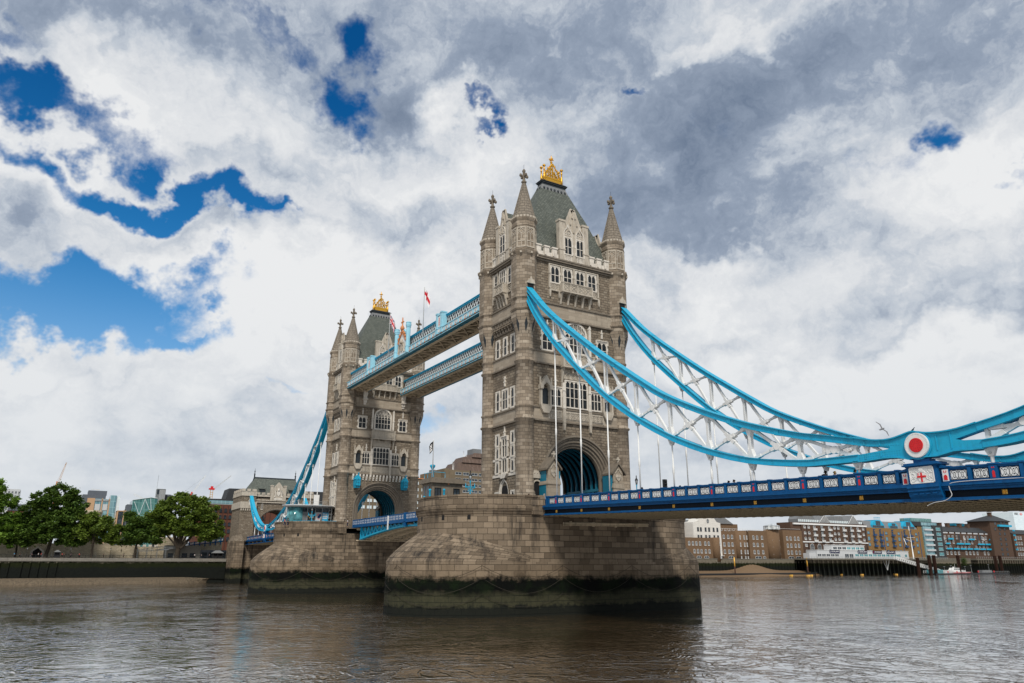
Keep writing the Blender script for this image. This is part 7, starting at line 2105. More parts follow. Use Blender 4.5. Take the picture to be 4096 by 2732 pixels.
for ym, zt in ((338.6, 34.6), (366.6, 35.4)):
    for k in range(9): b.box(-1.2, -1.1, ym - 4.6 + k * 1.15, ym - 4.5 + k * 1.15, 30, 30 + max(.2, (zt - 30) * (1 - abs(-4.6 + k * 1.15) / 5.4)))
    for s_ in (-1, 1): b.obox((-1.1, ym + s_ * 5.4, 30), (-1.1, ym, zt), .15, .2, (1, 0, 0))
b.build('gable_glazing_bar', M['white_paint'], ro)
t = thing('warehouse', 'ochre brick warehouse with bright blue dormers and blue balconies', 'warehouse', (XR, 0, 0))
block(t, 0, 377.2, 434, 7, 28.2, 14, 'ochre_brick')
for z, h in ((24.3, 1.6), (20.3, 2.4), (17.0, 1.9), (12.6, 1.9)):
    for y in (378.6, 397.2, 410.6, 430.0): window(t, 0, y, z, 2.2, h, 'arch', 'deep_blue', 'blue_curtain')
for z in (23.4, 20.0, 16.6):
    for y in (384.4, 390.8, 403.8, 417.0, 423.6):
        window(t, 0, y, z, 1.9, 2.8, 'arch', 'deep_blue')
        b = MB(); b.box(0, 1.1, y - 1.8, y + 1.8, z - .2, 0 + z); b.box(1.0, 1.1, y - 1.8, y + 1.8, z + .85, z + .95); [b.box(1.0, 1.1, y - 1.75 + k * .36, y - 1.65 + k * .36, z, z + .9) for k in range(10)]; b.build('balcony', M['deep_blue'], t)
for y in (384, 390.4, 403.4, 416.6, 423.2): box_part(t, 'hoist_beam', 'deep_blue', (0, 1.4, y - .15, y + .15, 27.0, 27.3), (0, .8, y - .3, y + .3, 26.5, 27.0))
box_part(t, 'downpipe', 'deep_blue', *[(0, .2, y, y + .35, 8, 26.5) for y in (393.9, 414, 433.0)])
b = MB(); b.prism([(-12, 28.2), (-.6, 28.2), (-3, 32.6), (-9, 33)], 377.2, 433, 'y'); b.build('roof', M['lead'], t)
for y0, y1, zt, w in ((384, 397, 33.0, 4), (402.6, 411.4, 31.8, 3), (416.6, 430, 33.2, 4)):
    ym = (y0 + y1) / 2
    b = MB(); b.prism([(y0, 28.3), (y1, 28.3), (y1, 30.0), (ym + w * .8, zt), (ym - w * .8, zt), (y0, 30.0)], -9, -.4, 'x')
    if w > 3: b.box(-8, -.6, ym - 3.4, ym + 3.2, zt, zt + .2); [b.box(-.7, -.6, ym - 3.3 + k * .9, ym - 3.2 + k * .9, zt, zt + 1.9) for k in range(8)]; b.box(-.7, -.6, ym - 3.4, ym + 3.2, zt + 1.8, zt + 2.0)
    d = b.build('dormer', M['chain_blue'], t)
    b = MB(); b.box(-.4, -.3, ym - w * .6, ym + w * .6, 30.0, zt - .4); b.box(-.4, -.3, y0 + .5, y1 - .5, 28.5, 29.8); b.build('dormer_glazing', M['window_glass'], d)
t = thing('apartment_block', 'modern dark-clad apartment block with pale stacked balconies', 'apartments', (XR, 0, 0))
b = MB(); b.box(-14, -1, 434, 449, 7, 30.4); b.build('side_wall', M['ochre_brick'], t)
b = MB(); b.box(-14, -.5, 424, 457.5, 30.6, 33.4); b.box(-14, .6, 449, 461, 7, 31.3); b.build('dark_cladding', M['dark_slate'], t)
b = MB(); b.box(-1, .0, 439, 449, 8, 30.4); b.box(-.5, -.2, 438, 456, 31, 33); b.build('glazing', M['blue_curtain'], t)
for k in range(6): box_part(t, 'balcony', 'pale_panel', (0, 1.0, 439.5, 449, 11.0 + k * 3.35, 12.1 + k * 3.35))
for k in range(6): window(t, .6, 455.5, 11.3 + k * 3.3, 5.4, 2.2, 'plain', 'galvanised', 'teal_glass')
b = MB(); b.box(-12, -4, 433, 457, 33.4, 36.0); b.build('penthouse', M['teal_curtain'], t)
t = thing('warehouse', 'long low brick warehouse with slate roof, chimneys and bright blue balconies', 'warehouse', (XR, 0, 0))
block(t, 0, 461, 537, 7, 27.8, 14, 'russet_brick')
b = MB(); b.prism([(.5, 27.6), (-5.5, 31.4), (-14, 28)], 461, 530, 'y'); ro = b.build('roof', M['dark_slate'], t)
for y in (468.6, 478.4, 493.6, 504): box_part(ro, 'chimney', 'russet_brick', (-6.5, -4.5, y - 1.4, y + 1.4, 29.5, 33.4), (-6.7, -4.3, y - 1.6, y + 1.6, 33.4, 33.8))
b = MB()
for k in range(9): b.box(.0, .1, 462 + k * 7.6, 467.5 + k * 7.6, 26.4, 27.4)
b.build('clerestory', M['pale_panel'], t)
for y0, y1, z in ((465.4, 472, 22.4), (491, 498.4, 22.4), (518, 528.6, 22.6), (462, 467, 19.2), (475, 484, 19.2), (485, 492, 19.2), (502, 511, 19.2), (512, 519, 19.2), (528.5, 537, 19.2)) + tuple((462 + k * 8.4, 469 + k * 8.4, 15.8) for k in range(9)):
    b = MB(); b.box(0, 1.2, y0, y1, z - .15, z); b.box(1.1, 1.2, y0, y1, z, z + .85); b.build('balcony', M['chain_blue'], t)
for z in (22.8, 19.6, 16.0, 12.2):
    for k in range(16):
        y = 463.6 + k * 4.7
        if (k * 7 + int(z)) % 5: window(t, 0, y, z, 1.9, 2.3, 'plain')
for y in (477.4, 480.8, 505, 508.4, 531, 534): window(t, 0, y, 21.6, 1.5, 4.6, 'plain', 'black_metal')
for y in (462, 487.4, 512.4): window(t, 0, y, 22.4, 2.2, 2.2, 'round')
t = thing('warehouse', 'tall brick corner warehouse with hipped slate roof and a blue top balcony', 'warehouse', (XR + 3, 0, 0))
block(t, 0, 518.5, 544.5, 7, 36.2, 16, 'russet_brick'); b = MB(); b.obox((-4, 542.5, 21.6), (-12, 560, 21.6), 6, 29.2, (0, 0, 1)); b.build('side_wall', M['russet_brick'], t)
b = MB(); i = b.P([(1, 516.5, 36.0), (1, 546, 36.4), (-8, 562, 36.6), (-17, 540, 36.4), (-17, 516.5, 36.2), (-7, 534, 41.2), (-8, 540, 41.2)])
for q in ((0, 1, 6, 5), (1, 2, 6), (2, 3, 6), (3, 4, 5, 6), (4, 0, 5)): b.face([i + k for k in q])
ro = b.build('roof', M['dark_slate'], t)
box_part(ro, 'chimney', 'russet_brick', (-7, -5, 530.6, 533.2, 38, 42.4), (-7.2, -4.8, 530.3, 533.5, 42.4, 42.8))
box_part(t, 'balcony', 'chain_blue', (0, 1.6, 528, 545.5, 32.3, 33.7))
for y0, z in ((534, 34.0), (538.4, 34.0), (524.6, 29.6), (531, 29.6), (537.4, 29.8), (529.8, 26.4), (536.6, 26.4), (529.6, 22.6), (536.6, 22.6), (529.4, 19), (536.4, 19), (529.2, 15.4), (536.2, 15.4), (529, 11.8), (536, 11.8)): window(t, 0, y0, z, 2.2, 1.9, 'plain', 'black_metal')
b = MB(); n = 14; i = b.P([(.08, 525.6 + 1.1 * math.cos(2 * PI * k / n), 34.4 + 1.1 * math.sin(2 * PI * k / n)) for k in range(n)]); b.face([i + k for k in range(n)]); b.build('round_window', M['window_glass'], t)
for k in range(5):
    b = MB(); b.obox((.2, 549.5, 30 - k * 3.4), (-3.2, 557.2, 30 - k * 3.4), 1.2, 1.0, (0, 0, 1)); b.build('balcony', M['chain_blue'], t)
t = thing('warehouse', 'brick warehouse cut off by the right picture edge beyond the hipped corner block', 'warehouse', (XR - 4, 0, 0))
block(t, 0, 562, 600, 7, 28, 12, 'russet_brick'); b = MB(); b.prism([(.5, 28), (-6, 31.6), (-12, 28)], 562, 600, 'y'); b.build('roof', M['dark_slate'], t)
for y in (566, 569.5, 573):
    for z in (24, 20, 16, 12): window(t, 0, y, z, 1.9, 2.2, 'plain')
t = thing('building', 'teal-topped plant storey showing over the long slate roof', 'building', (XR - 20, 0, 0)); b = MB(); b.box(-6, 0, 514, 538, 28, 33.6); b.build('wall', M['russet_brick'], t); b = MB(); b.box(-6, .2, 514, 526, 33.2, 35.4); b.box(-6, .2, 536, 545, 34, 35.6); b.build('teal_cladding', M['teal_paint'], t)
# text helper (built-in font turned into a mesh)
def text_mesh(parent, s, size, loc, mat, name, depth=.03, spacing=1.0, rz=PI / 2):
    cu = bpy.data.curves.new('txt', 'FONT'); cu.body = s; cu.size = size; cu.align_x = 'CENTER'; cu.align_y = 'CENTER'; cu.extrude = depth; cu.space_character = spacing; cu.offset = .012 * size; cu.resolution_u = 3
    o = bpy.data.objects.new('txt', cu); C.objects.link(o)
    dg = bpy.context.evaluated_depsgraph_get()
    me = bpy.data.meshes.new_from_object(o.evaluated_get(dg)); me.name = name
    bpy.data.objects.remove(o)
    me.materials.clear(); me.materials.append(M[mat])
    q = bpy.data.objects.new(name, me); C.objects.link(q); q.parent = parent; q.location = loc; q.rotation_euler = (PI / 2, 0, rz)
    return q
t = thing('bank_tower', 'haze-pale glass skyscraper with a bank name on top at the right edge, far away', 'skyscraper', (-700, 0, 0))
b = MB(); b.box(-60, 0, 1588, 1660, 7, 105.5); b.build('wall', M['pale_curtain'], t)  # near-white glass colour has the haze of distance painted in
text_mesh(t, 'HSBC', 6.0, (.3, 1600, 102.2), 'lead', 'bank_lettering', .1, 1.1)
b = MB(); b.prism([(1612.6, 102.2), (1616, 104.4), (1616, 100.0)], .1, .3, 'x'); b.prism([(1623.4, 102.2), (1620, 104.4), (1620, 100.0)], .1, .3, 'x'); b.prism([(1616, 104.4), (1620, 104.4), (1618, 102.2)], .1, .3, 'x'); b.prism([(1616, 100), (1620, 100), (1618, 102.2)], .1, .3, 'x'); b.build('hexagon_emblem', M['red_paint'], t)
b = MB(); b.prism([(1616, 104.4), (1618, 102.2), (1616, 100)], .1, .28, 'x'); b.prism([(1620, 104.4), (1618, 102.2), (1620, 100)], .1, .28, 'x'); b.build('emblem_field', M['white_paint'], t)
# --- naval jetty
t = thing('jetty', 'long dark timber jetty on piles carrying the white naval building', 'jetty')
b = MB(); b.box(-201, -188, 301, 436, 8.2, 9.0); b.build('deck', M['quay_stone'], t)
rr = random.Random(6)
for k in range(26):
    b = MB(); y = 303 + k * 4.1 if k < 26 else 0
    for x in (-188.6, -194): b.tube([(x, y, -1), (x, y + rr.uniform(-.3, .3), 8.2)], .32, 7)
    b.build('pile', M['quay_weed'], t)
b = MB(); b.box(-200.6, -200.2, 301, 410, -1, 8.2); b.build('back_wall', M['quay_weed'], t)
b = MB(); b.box(-188.2, -188.1, 301, 436, 10.0, 10.08); b.box(-188.2, -188.1, 301, 436, 9.5, 9.55)
for k in range(56): b.box(-188.2, -188.1, 301 + k * 2.43, 301.1 + k * 2.43, 9.0, 10.05)
b.build('railing', M['galvanised'], t)
b = MB(); b.tube([(-188, 365.5, 8.4), (-188, 369, 2.5)], .1, 5); b.tube([(-188, 372, 8.4), (-188, 369.4, 2.5)], .1, 5); b.tube([(-188, 369, 8.4), (-188, 369.2, 2.4)], .16, 5); b.build('strut', M['galvanised'], t)
t = thing('naval_building', 'long low white-grey naval building with dark blue name boards on the jetty', 'building', (-192, 0, 9.0))
b = MB(); b.box(-7, 0, 311, 399, 0, 4.6); b.box(-6.5, -1.0, 326, 356.5, 4.6, 7.6); b.box(-5, -.8, 305.2, 311, 0, 2.9); b.build('wall', M['pale_panel'], t)
b = MB(); b.box(-7.1, .25, 310.8, 399.2, 4.55, 4.75); b.box(-6.6, -.7, 325.8, 356.7, 7.55, 7.75); b.build('roof_edge', M['white_paint'], t)
for k in range(5): window(t, 0, 312.9 + k * 3.9, 1.2, 3.5, 1.3, 'plain')
for k in range(2): window(t, 0, 337.6 + k * 4.2, .3, 3.8, 2.4, 'plain')
for k in range(10): window(t, 0, 347.2 + k * 4.3, 1.2, 3.8, 1.5, 'plain', 'white_paint', 'teal_glass')
for y in (389, 396): window(t, 0, y, .9, 2.6, 1.9, 'plain', 'white_paint', 'teal_glass')
for k in range(3): window(t, -1.0, 328.8 + k * 4.2, 5.1, 3.6, 1.5, 'plain', 'white_paint')
for k in range(4): window(t, -1.0, 341.5 + k * 4.2, 5.1, 3.6, 1.5, 'plain', 'white_paint', 'teal_glass')
m_plain('sign_navy', (.008, .012, .06), .5, .1, 2, .3)
for ym, s, eh, lb in ((326.6, 'ROYAL NAVY', -1, 'dark blue name board lettered ROYAL NAVY, leftmost on the white building'), (352.6, 'ROYAL NAVY', -1, 'dark blue name board lettered ROYAL NAVY below the upper storey'), (367.0, 'HMS PRESIDENT', -1, 'dark blue name board lettered HMS PRESIDENT with a red badge'), (380.9, 'ROYAL NAVY', 1, 'dark blue name board lettered ROYAL NAVY, rightmost, anchor badge at its end')):
    bo = MB(); bo.box(0, .15, -4.5, 4.5, 0, 1.75); o = thing('sign_board', lb, 'sign', (-191.9, ym, 12.0), 0, 'name boards of the naval building'); bo.build('board', M['sign_navy'], o)
    text_mesh(o, s, 1.12 if 'HMS' not in s else .95, (.2, -eh * .55, .86), 'white_paint', 'lettering', .02)
    q = MB(); ye = eh * 3.85; q.box(.15, .2, ye - .06, ye + .06, .35, 1.4); q.box(.15, .2, ye - .28, ye + .28, 1.1, 1.22); q.box(.15, .2, ye - .4, ye + .4, .35, .5); q.build('badge', M['red_paint' if 'HMS' in s else 'white_paint'], o)
    q = MB()
    for y in (-4.2, 4.2): q.box(.1, .5, y - .05, y + .05, 1.75, 1.9); q.box(.35, .6, y - .12, y + .12, 1.85, 1.98)
    q.build('sign_lamp', M['black_metal'], o)
t = thing('signal_mast', 'white ship-style flagmast with crossed yard and gaff in front of the ochre warehouse', 'mast', (-189, 399, 9.0))
b = MB(); b.tube([(0, .1, 0), (0, -.2, 20.3)], .38, 8, .1); b.obox((0, -4.0, 12.9), (0, 4.6, 13.0), .16, .16); b.tube([(0, 0, 10.6), (0, -8, 12.6)], .12, 5); b.build('spar', M['white_paint'], t)
b = MB(); b.box(-.03, .03, -.9, -.2, 17.3, 19.8); b.obox((0, -7.4, 12.2), (0, -5.6, 8.6), .05, .7, (0, 1, .3)); b.build('ensign', M['white_paint'], t)
def truss(name, label, p0, p1, h, w, mat='white_paint', cat='gangway', n=16):
    t = thing(name, label, cat)
    p0 = Vector(p0); p1 = Vector(p1)
    b = MB()
    for dx in (-w / 2, w / 2):
        o = Vector((dx, 0, 0)); u = Vector((0, 0, h))
        b.obox(p0 + o, p1 + o, .18, .2); b.obox(p0 + o + u, p1 + o + u, .18, .2)
        for k in range(n):
            a = p0.lerp(p1, k / n) + o; c = p0.lerp(p1, (k + 1) / n) + o; mdl = (a + c) / 2
            b.obox(a, a + u, .12, .12, (0, 1, 0)); b.obox(a, mdl + u, .1, .1, (1, 0, 0)); b.obox(c, mdl + u, .1, .1, (1, 0, 0))
    b.build('truss', M[mat], t)
    b = MB(); b.obox(p0 + Vector((0, 0, .15)), p1 + Vector((0, 0, .15)), w, .08); b.build('walkway', M['galvanised'], t)
    return t
truss('gangway', 'long white lattice gangway sloping from jetty to pontoon', (-184, 372, 8.6), (-181, 411, .9), 1.8, 1.6, n=22)
truss('gangway', 'short level white lattice gangway below the sloping one', (-182, 397, .6), (-182, 425, .6), 1.6, 1.4, n=16)
t = thing('pontoon', 'long flat black landing pontoon with railings and lamps', 'pontoon', (0, 0, 0))
b = MB(); b.prism([(399, -.5), (481, -.5), (485, .45), (399, .45)], -181, -176, 'x'); b.build('hull', M['black_metal'], t)
b = MB(); b.box(-176.6, -176.5, 452, 484, 1.4, 1.48)
for k in range(17): b.box(-176.6, -176.5, 452 + k * 2, 452.1 + k * 2, .45, 1.45)
b.build('railing', M['galvanised'], t)
b = MB(); b.box(-180, -179, 396, 412, .45, 2.6); b.build('shelter', M['teal_glass'], t)
for y, h in ((421.5, 5.0), (414, 4.4), (437, 4.4), (444, 5.2), (465, 5.6)):
    b = MB(); b.tube([(-179, y, .4), (-179, y - .4, h)], .08, 5); b.box(-179.3, -178.7, y - .9, y + .1, h, h + .15); b.build('lamp_post', M['galvanised'], t)
for y in (412.5, 422.4, 446.6, 465.4):
    b = MB(); k = 10; ring = [(-176.4, y + .4 * math.cos(2 * PI * q / k), 1.3 + .5 * math.sin(2 * PI * q / k)) for q in range(k + 1)]; b.tube(ring, .16, 5); b.build('lifebuoy', M['red_paint'], t)
b = MB(); b.box(-180, -177, 453, 464, .45, 2.2); b.build('barrier', M['lead'], t)
t = thing('patrol_boat', 'small white motor launch with dark red boot-top beside the pontoon', 'boat', (-183.5, 434.5, -.25))
b = MB(); rings = []
for y, w, zb, zs in ((-13.6, .1, 1.2, 2.0), (-10, 1.5, .3, 1.8), (-4, 2.1, 0, 1.6), (5, 2.1, 0, 1.5), (13, 1.9, .1, 1.4)): rings.append([(-w, y, zs), (-w * .7, y, zb + .4), (0, y, zb), (w * .7, y, zb + .4), (w, y, zs)])
b.loft(rings, closed=False); i = len(b.v); ids = [b.P([r[0], r[4]]) for r in rings]
for a, c in zip(ids, ids[1:]): b.face([a, a + 1, c + 1, c])
b.face([b.P(rings[-1]) + k for k in range(5)]); b.build('hull', M['white_paint'], t)
b = MB(); b.box(-2.12, 2.12, -6, 12.8, .3, .8); b.build('boot_top', M['red_paint'], t)
b = MB(); b.prism([(-8, 1.5), (8, 1.5), (7.4, 2.4), (2.6, 2.6), (2.0, 3.8), (-4.6, 3.9), (-6.2, 2.5), (-7.6, 2.4)], -1.6, 1.6, 'x'); b.build('cabin', M['white_paint'], t)
b = MB(); [b.box(1.6, 1.63, y, y + 1.2, 2.7, 3.5) for y in (-5, -3.4, -1.4, .2)]; b.box(1.6, 1.63, 4, 7, 1.8, 2.2); b.build('cabin_window', M['window_glass'], t)
b = MB(); b.tube([(0, -1, 3.9), (0, -1.1, 6.6)], .07, 5); b.lathe(0, -3, [(.5, 3.9), (.6, 4.2), (.3, 4.5)], 8); b.build('mast', M['white_paint'], t)
for k, (y, h, lb) in enumerate(((396.2, 11.2, 'leftmost rusty mooring pile by the gangway'), (401.4, 11.2, 'rusty mooring pile right beside the leftmost one'), (436.6, 11.4, 'lone rusty mooring pile behind the motor launch'), (471.4, 11.3, 'rusty mooring pile, left one of the pair at the pontoon end'), (477.6, 11.5, 'rusty mooring pile, rightmost of all, at the pontoon end'), (384, 9.6, 'short dark mooring pile at the head of the sloping gangway'))):
    o = thing('mooring_pile', lb, 'pile', (-177.5 if k < 2 or k > 2 else -182.5, y, -1), 0, 'steel mooring piles of the pontoon'); b = MB(); b.lathe(0, 0, [(1.0, 0), (1.0, h + .8), (1.05, h + .8), (1.05, h + 1)], 14); b.build('shaft', M['rust'] if 'rust' in M else m_plain('rust', (.075, .038, .028), .85, .4, 1.5, .2, .5, 0, .5, (.02, .018, .016)), o)
t = thing('steel_barge', 'long low black floating boom at the foot of the foreshore', 'boom'); b = MB(); b.box(-193, -191, 203, 305, .4, 1.2); b.prism([(305, .4), (309, 1.5), (305, 1.2)], -193, -191, 'x'); b.build('hull', M['black_metal'], t)
for y, lb in ((243.8, 'yellow-topped dark guide pile in front of the white gabled block'), (301.5, 'yellow-topped dark guide pile at the left end of the jetty')):
    o = thing('guide_pile', lb, 'pile', (-192, y, 0), 0, 'guide piles on the foreshore'); b = MB(); b.lathe(0, 0, [(.32, -1), (.32, 4.6)], 8); b.build('shaft', M['rust'], o); b = MB(); b.lathe(0, 0, [(.32, 4.6), (.32, 9.2)], 8); b.build('yellow_top', M['gold_paint'], o)
for (x, y), lb in zip(((-187, 281), (-180, 286), (-182, 291), (-192, 331), (-186, 341), (-196, 388), (-184, 371)), ('left of the foreshore mound', 'second from the left', 'third from the left, off the foreshore', 'off the left end of the jetty', 'off the jetty, middle', 'rightmost, near the jetty', 'sixth from the left')):
    o = thing('buoy', 'small yellow mooring buoy on the river, %s' % lb, 'buoy', (x, y, -.3), 0, 'yellow buoys off the right bank'); b = MB(); b.tube([(0, -1.1, .25), (0, 1.1, .25)], .38, 8); b.build('float', M['gold_paint'], o)
t = thing('bush', 'round dark bush growing from the far river wall above the pontoon', 'bush', (-199.5, 474, 8)); b = MB(); rr = random.Random(9)
for k in range(900):
    v = Vector((rr.gauss(0, 1), rr.gauss(0, 1.5), rr.gauss(0, 1.2))); a = Vector((rr.gauss(0, 1), rr.gauss(0, 1), rr.gauss(0, 1))).normalized(); d = a.cross(Vector((0, 0, 1))); i = b.P([v - a * .25, v + d * .2, v + a * .25, v - d * .2]); b.face([i, i + 1, i + 2, i + 3])
b.build('foliage', M['dark_leaves'], t, uv=False)

# ================================================================ on the piers and decks
t = thing('control_cabin', 'dark stone control cabin with heavy flat roof on the nearer pier', 'cabin', (-4, 0, 13.9))
b = MB(); b.box(-3.6, 0, -19.5, -14.5, 0, 4.3); b.build('wall', M['moulding_stone'], t)
b = MB(); b.box(-4.0, .45, -19.95, -14.1, 4.0, 4.2); b.box(-3.9, .3, -19.8, -14.2, 4.2, 4.6); b.box(-3.7, .1, -19.6, -14.4, 4.6, 4.8); b.build('roof', M['moulding_stone'], t)
for y in (-18.6, -15.5): window(t, 0, y, 1.3, 1.05, 2.0, 'plain', 'black_metal')
b = MB(); T = frame((0, -19.5, 0), (1, 0, 0), (0, -1, 0)); b.T = T; b.box(-2.9, -2.4, .8, 3.6, 0, .05); b.box(-1.9, -1.0, .8, 3.6, 0, .05); b.build('side_window', M['window_glass'], t)
b = MB(); b.box(.0, .35, -19.1, -18.1, 1.0, 1.25); fb = b.build('flower_box', M['soffit_tan'], t)
b = MB(); rr = random.Random(3); [b.lathe(.2 + rr.uniform(-.1, .1), -19.05 + k * .1, [(.02, 1.24), (.07, 1.3), (.02, 1.4)], 5) for k in range(10)]; b.build('flower', M['red_paint'], fb)
b = MB(); b.lathe(.2, -16.9, [(.02, 3.75), (.14, 3.85), (.14, 3.95), (.02, 4.05)], 8); b.build('alarm_lamp', M['orange_paint'], t)
b = MB(); b.lathe(-1.2, -19.0, [(.16, 4.8), (.12, 5.0), (.12, 5.9), (.18, 6.0), (.14, 6.1), (.4, 6.5), (.42, 6.75), (.05, 6.85)], 10); b.build('roof_vent', M['chain_blue'], t)
b = MB()
for x, y in ((-3.4, -19.3), (-.1, -19.3), (-.1, -17.4), (-2.2, -19.3)): b.tube([(x, y, 4.8), (x, y, 5.7)], .035, 4)
b.tube([(-3.4, -19.3, 5.6), (-.1, -19.3, 5.6), (-.1, -17.4, 5.6)], .035, 4); b.build('roof_rail', M['chain_blue'], t)
t = thing('flagpole', 'white flagpole on the control cabin roof', 'flagpole', (-4.3, -19.4, 18.7)); b = MB(); b.lathe(0, 0, [(.09, 0), (.06, 5.5), (.09, 5.55), (.02, 5.65)], 8); b.build('pole', M['white_paint'], t)
def flag(name, label, loc, w, h, colour, mats, seed, droop=.75, dirn=(0, 1, 0)):
    """wind-furled flag: a wavy sheet hanging from its hoist"""
    t = thing(name, label, 'flag', loc)
    b = MB(); nx, nz = 20, 16; d = Vector(dirn)
    n2 = Vector((-d.y, d.x, 0)); ids = []
    for j in range(nz + 1):
        for i in range(nx + 1):
            u, v = i / nx, j / nz
            p = d * (w * u * (.42 + .12 * v)) + n2 * (.16 * math.sin(u * 9 + v * 2 + seed) * u) + Vector((0, 0, -h * (1 - v) - droop * w * u * u * .8 - .25 * u * w))
            ids.append(p)
    k0 = b.P(ids)
    for j in range(nz):
        for i in range(nx):
            b.cm = colour((i + .5) / nx, (j + .5) / nz); a = k0 + j * (nx + 1) + i; b.face([a, a + 1, a + nx + 2, a + nx + 1])
    b.build('cloth', [M[q] for q in mats], t); return t
m_plain('flag_white', (.78, .78, .80), .8, .05, 3, .2); m_plain('flag_red', (.55, .015, .03), .8, .1, 3, .2); m_plain('flag_blue', (.01, .02, .13), .8, .1, 3, .2); m_plain('flag_black', (.008, .009, .012), .8, .1, 3, .2)
def george(u, v): return 1 if abs(u - .5) < .1 or abs(v - .5) < .16 else 0
def union(u, v):
    x, y = (u - .5) * 2, (v - .5)
    if abs(y) < .1 or abs(x) < .12: return 1
    if abs(y) < .17 or abs(x) < .2: return 0
    d_ = min(abs(y - x / 2), abs(y + x / 2))
    return 1 if d_ < .045 else (0 if d_ < .12 else 2)
flag('flag', 'white flag with red cross flying above the crested walkway', (-31.2, -10.0, 59.4), 2.6, 1.9, george, ['flag_white', 'flag_red'], 1)
flag('flag', 'red, white and blue crossed flag drooping before the farther tower roof', (-49.3, -10.0, 58.9), 2.6, 2.0, union, ['flag_white', 'flag_red', 'flag_blue'], 2.4)
def blk(u, v): return 1 if (.3 < u < .7 and .35 < v < .8 and math.sin(u * 23) * math.sin(v * 19) > -.25) or (abs(v - .22) < .07 and .2 < u < .8) else 0
flag('flag', 'black flag with white device on the control cabin flagpole', (-4.3, -19.45, 24.1), 1.3, 1.35, blk, ['flag_black', 'flag_white'], 4, .5, (0, -1, 0))
for x, lb, zt in ((-31.2, 'tall thin flagpole on the crested walkway carrying the red-cross flag', 59.7), (-49.3, 'tall thin white flagpole on the crested walkway carrying the tricoloured crossed flag', 59.3)):
    t = thing('flagpole', lb, 'flagpole', (x, -9.95, 48.8)); b = MB(); b.lathe(0, 0, [(.10, 0), (.055, zt - 49.0), (.09, zt - 48.95), (.02, zt - 48.8)], 8); b.build('pole', M['white_paint'], t)
lamp_post(-1.6, -14.4, 13.9, 5.9, 'light-blue cast-iron lamp standard with black lantern in front of the concrete hotel, nearer pier', 'chain_blue', 'blue pier lamps', True)
lamp_post(-77, -15.9, 13.9, 5.2, 'light-blue lamp standard in front of the ticket office posters, farther pier', 'chain_blue', 'blue pier lamps', True)
lamp_post(8.9, 8.9, 14.0, 5.4, 'black-headed lamp standard right of the nearer tower on the bridge', 'chain_blue', 'bridge lamps')
def fence_line(label, pts, z, posts):
    t = thing('railing', label, 'railing'); b = MB()
    for a, c in zip(pts, pts[1:]):
        for q in (.15, .95, 1.15): b.obox((a[0], a[1], z + q), (c[0], c[1], z + q), .05, .05)
        L = math.hypot(c[0] - a[0], c[1] - a[1]); n = int(L / .28)
        for k in range(n): x, y = lerp(a[0], c[0], k / n), lerp(a[1], c[1], k / n); b.box(x - .02, x + .02, y - .02, y + .02, z, z + 1.3)
    b.build('rails', M['chain_blue'], t); b = MB()
    for x, y, h in posts: b.lathe(x, y, [(.2, z), (.22, z + .3), (.16, z + .4), (.15, z + h - .3), (.22, z + h - .2), (.2, z + h - .05), (.04, z + h)], 8)
    b.build('post', M['chain_blue'], t)
fence_line('light-blue iron railing with stout posts round the control cabin', [(-2.2, -20.4), (-1.2, -18.6), (1.0, -16.2), (2.2, -13.8)], 14.4, ((-2.4, -20.6, 2.4), (-1.2, -18.9, 2.4)))
fence_line('light-blue iron railing at the far end of the nearer pier, left of the cabin', [(-9.3, -16.4), (-6.5, -19.6), (-3.6, -21.0)], 14.4, ((-6.5, -19.6, 1.7),))
# ticket office on the farther pier
t = thing('ticket_office', 'low glazed ticket office with oval canopy roof and posters on the farther pier', 'ticket office', (-80, 0, 13.9))
b = MB(); b.box(-3.5, 0, -18.2, -10.4, 0, 4.9); b.build('wall', M['lead'], t)
b = MB(); b.lathe(-1.6, -18.4, [(2.0, 0), (2.0, 4.9)], 20); b.build('glass_bay', M['teal_glass'], t)
b = MB(); b.lathe(-1.5, -15.5, [(.1, 4.9), (5.3, 4.95), (6.2, 5.25), (6.2, 5.4), (.1, 5.5)], 32, 0, True, True, .62, 1.0); b.build('canopy_roof', M['pale_panel'], t)
b = MB(); b.box(.0, .04, -17.9, -10.5, 3.9, 4.7); b.build('clerestory', M['window_glass'], t)
b = MB()
for y in (-18.1, -16.1, -14.2, -12.6, -11.0, -10.4): b.box(0, .1, y - .05, y + .05, 0, 4.9)
for k in range(5): b.box(0, .12, -11.0, -10.2, .8 + k * .9, .88 + k * .9)
b.build('frame_bar', M['galvanised'], t)
b = MB(); b.box(.0, .05, -10.95, -10.45, 0, 4.6); b.build('doorway', M['dark_void'], t)
def blobs(parent, name, y0, y1, z0, z1, cols, seed, n):
    """a photographic poster, kept to loose patches of its colours"""
    for q in range(len(cols)):
        pass
    b = MB(); b.box(.04, .09, y0, y1, z0, z1); p = b.build(name, M[cols[0]], parent); rr = random.Random(seed)
    for j, cn in enumerate(cols[1:]):
        b = MB()
        for k in range(n):
            cy2, cz, r = rr.uniform(y0 + .3, y1 - .3), rr.uniform(z0 + .4, z1 - .4), rr.uniform(.15, .32); m_ = 9; i = b.P([(.1 + .004 * j, cy2 + r * rr.uniform(.8, 1.2) * math.cos(2 * PI * q / m_), cz + r * 1.3 * math.sin(2 * PI * q / m_)) for q in range(m_)]); b.face([i + q for q in range(m_)])
        b.build('poster_patch', M[cn], p)
m_plain('poster_blue', (.03, .38, .66), .5, .05, 2, .3); m_plain('poster_pink', (.62, .25, .27), .6, .1, 2, .3)
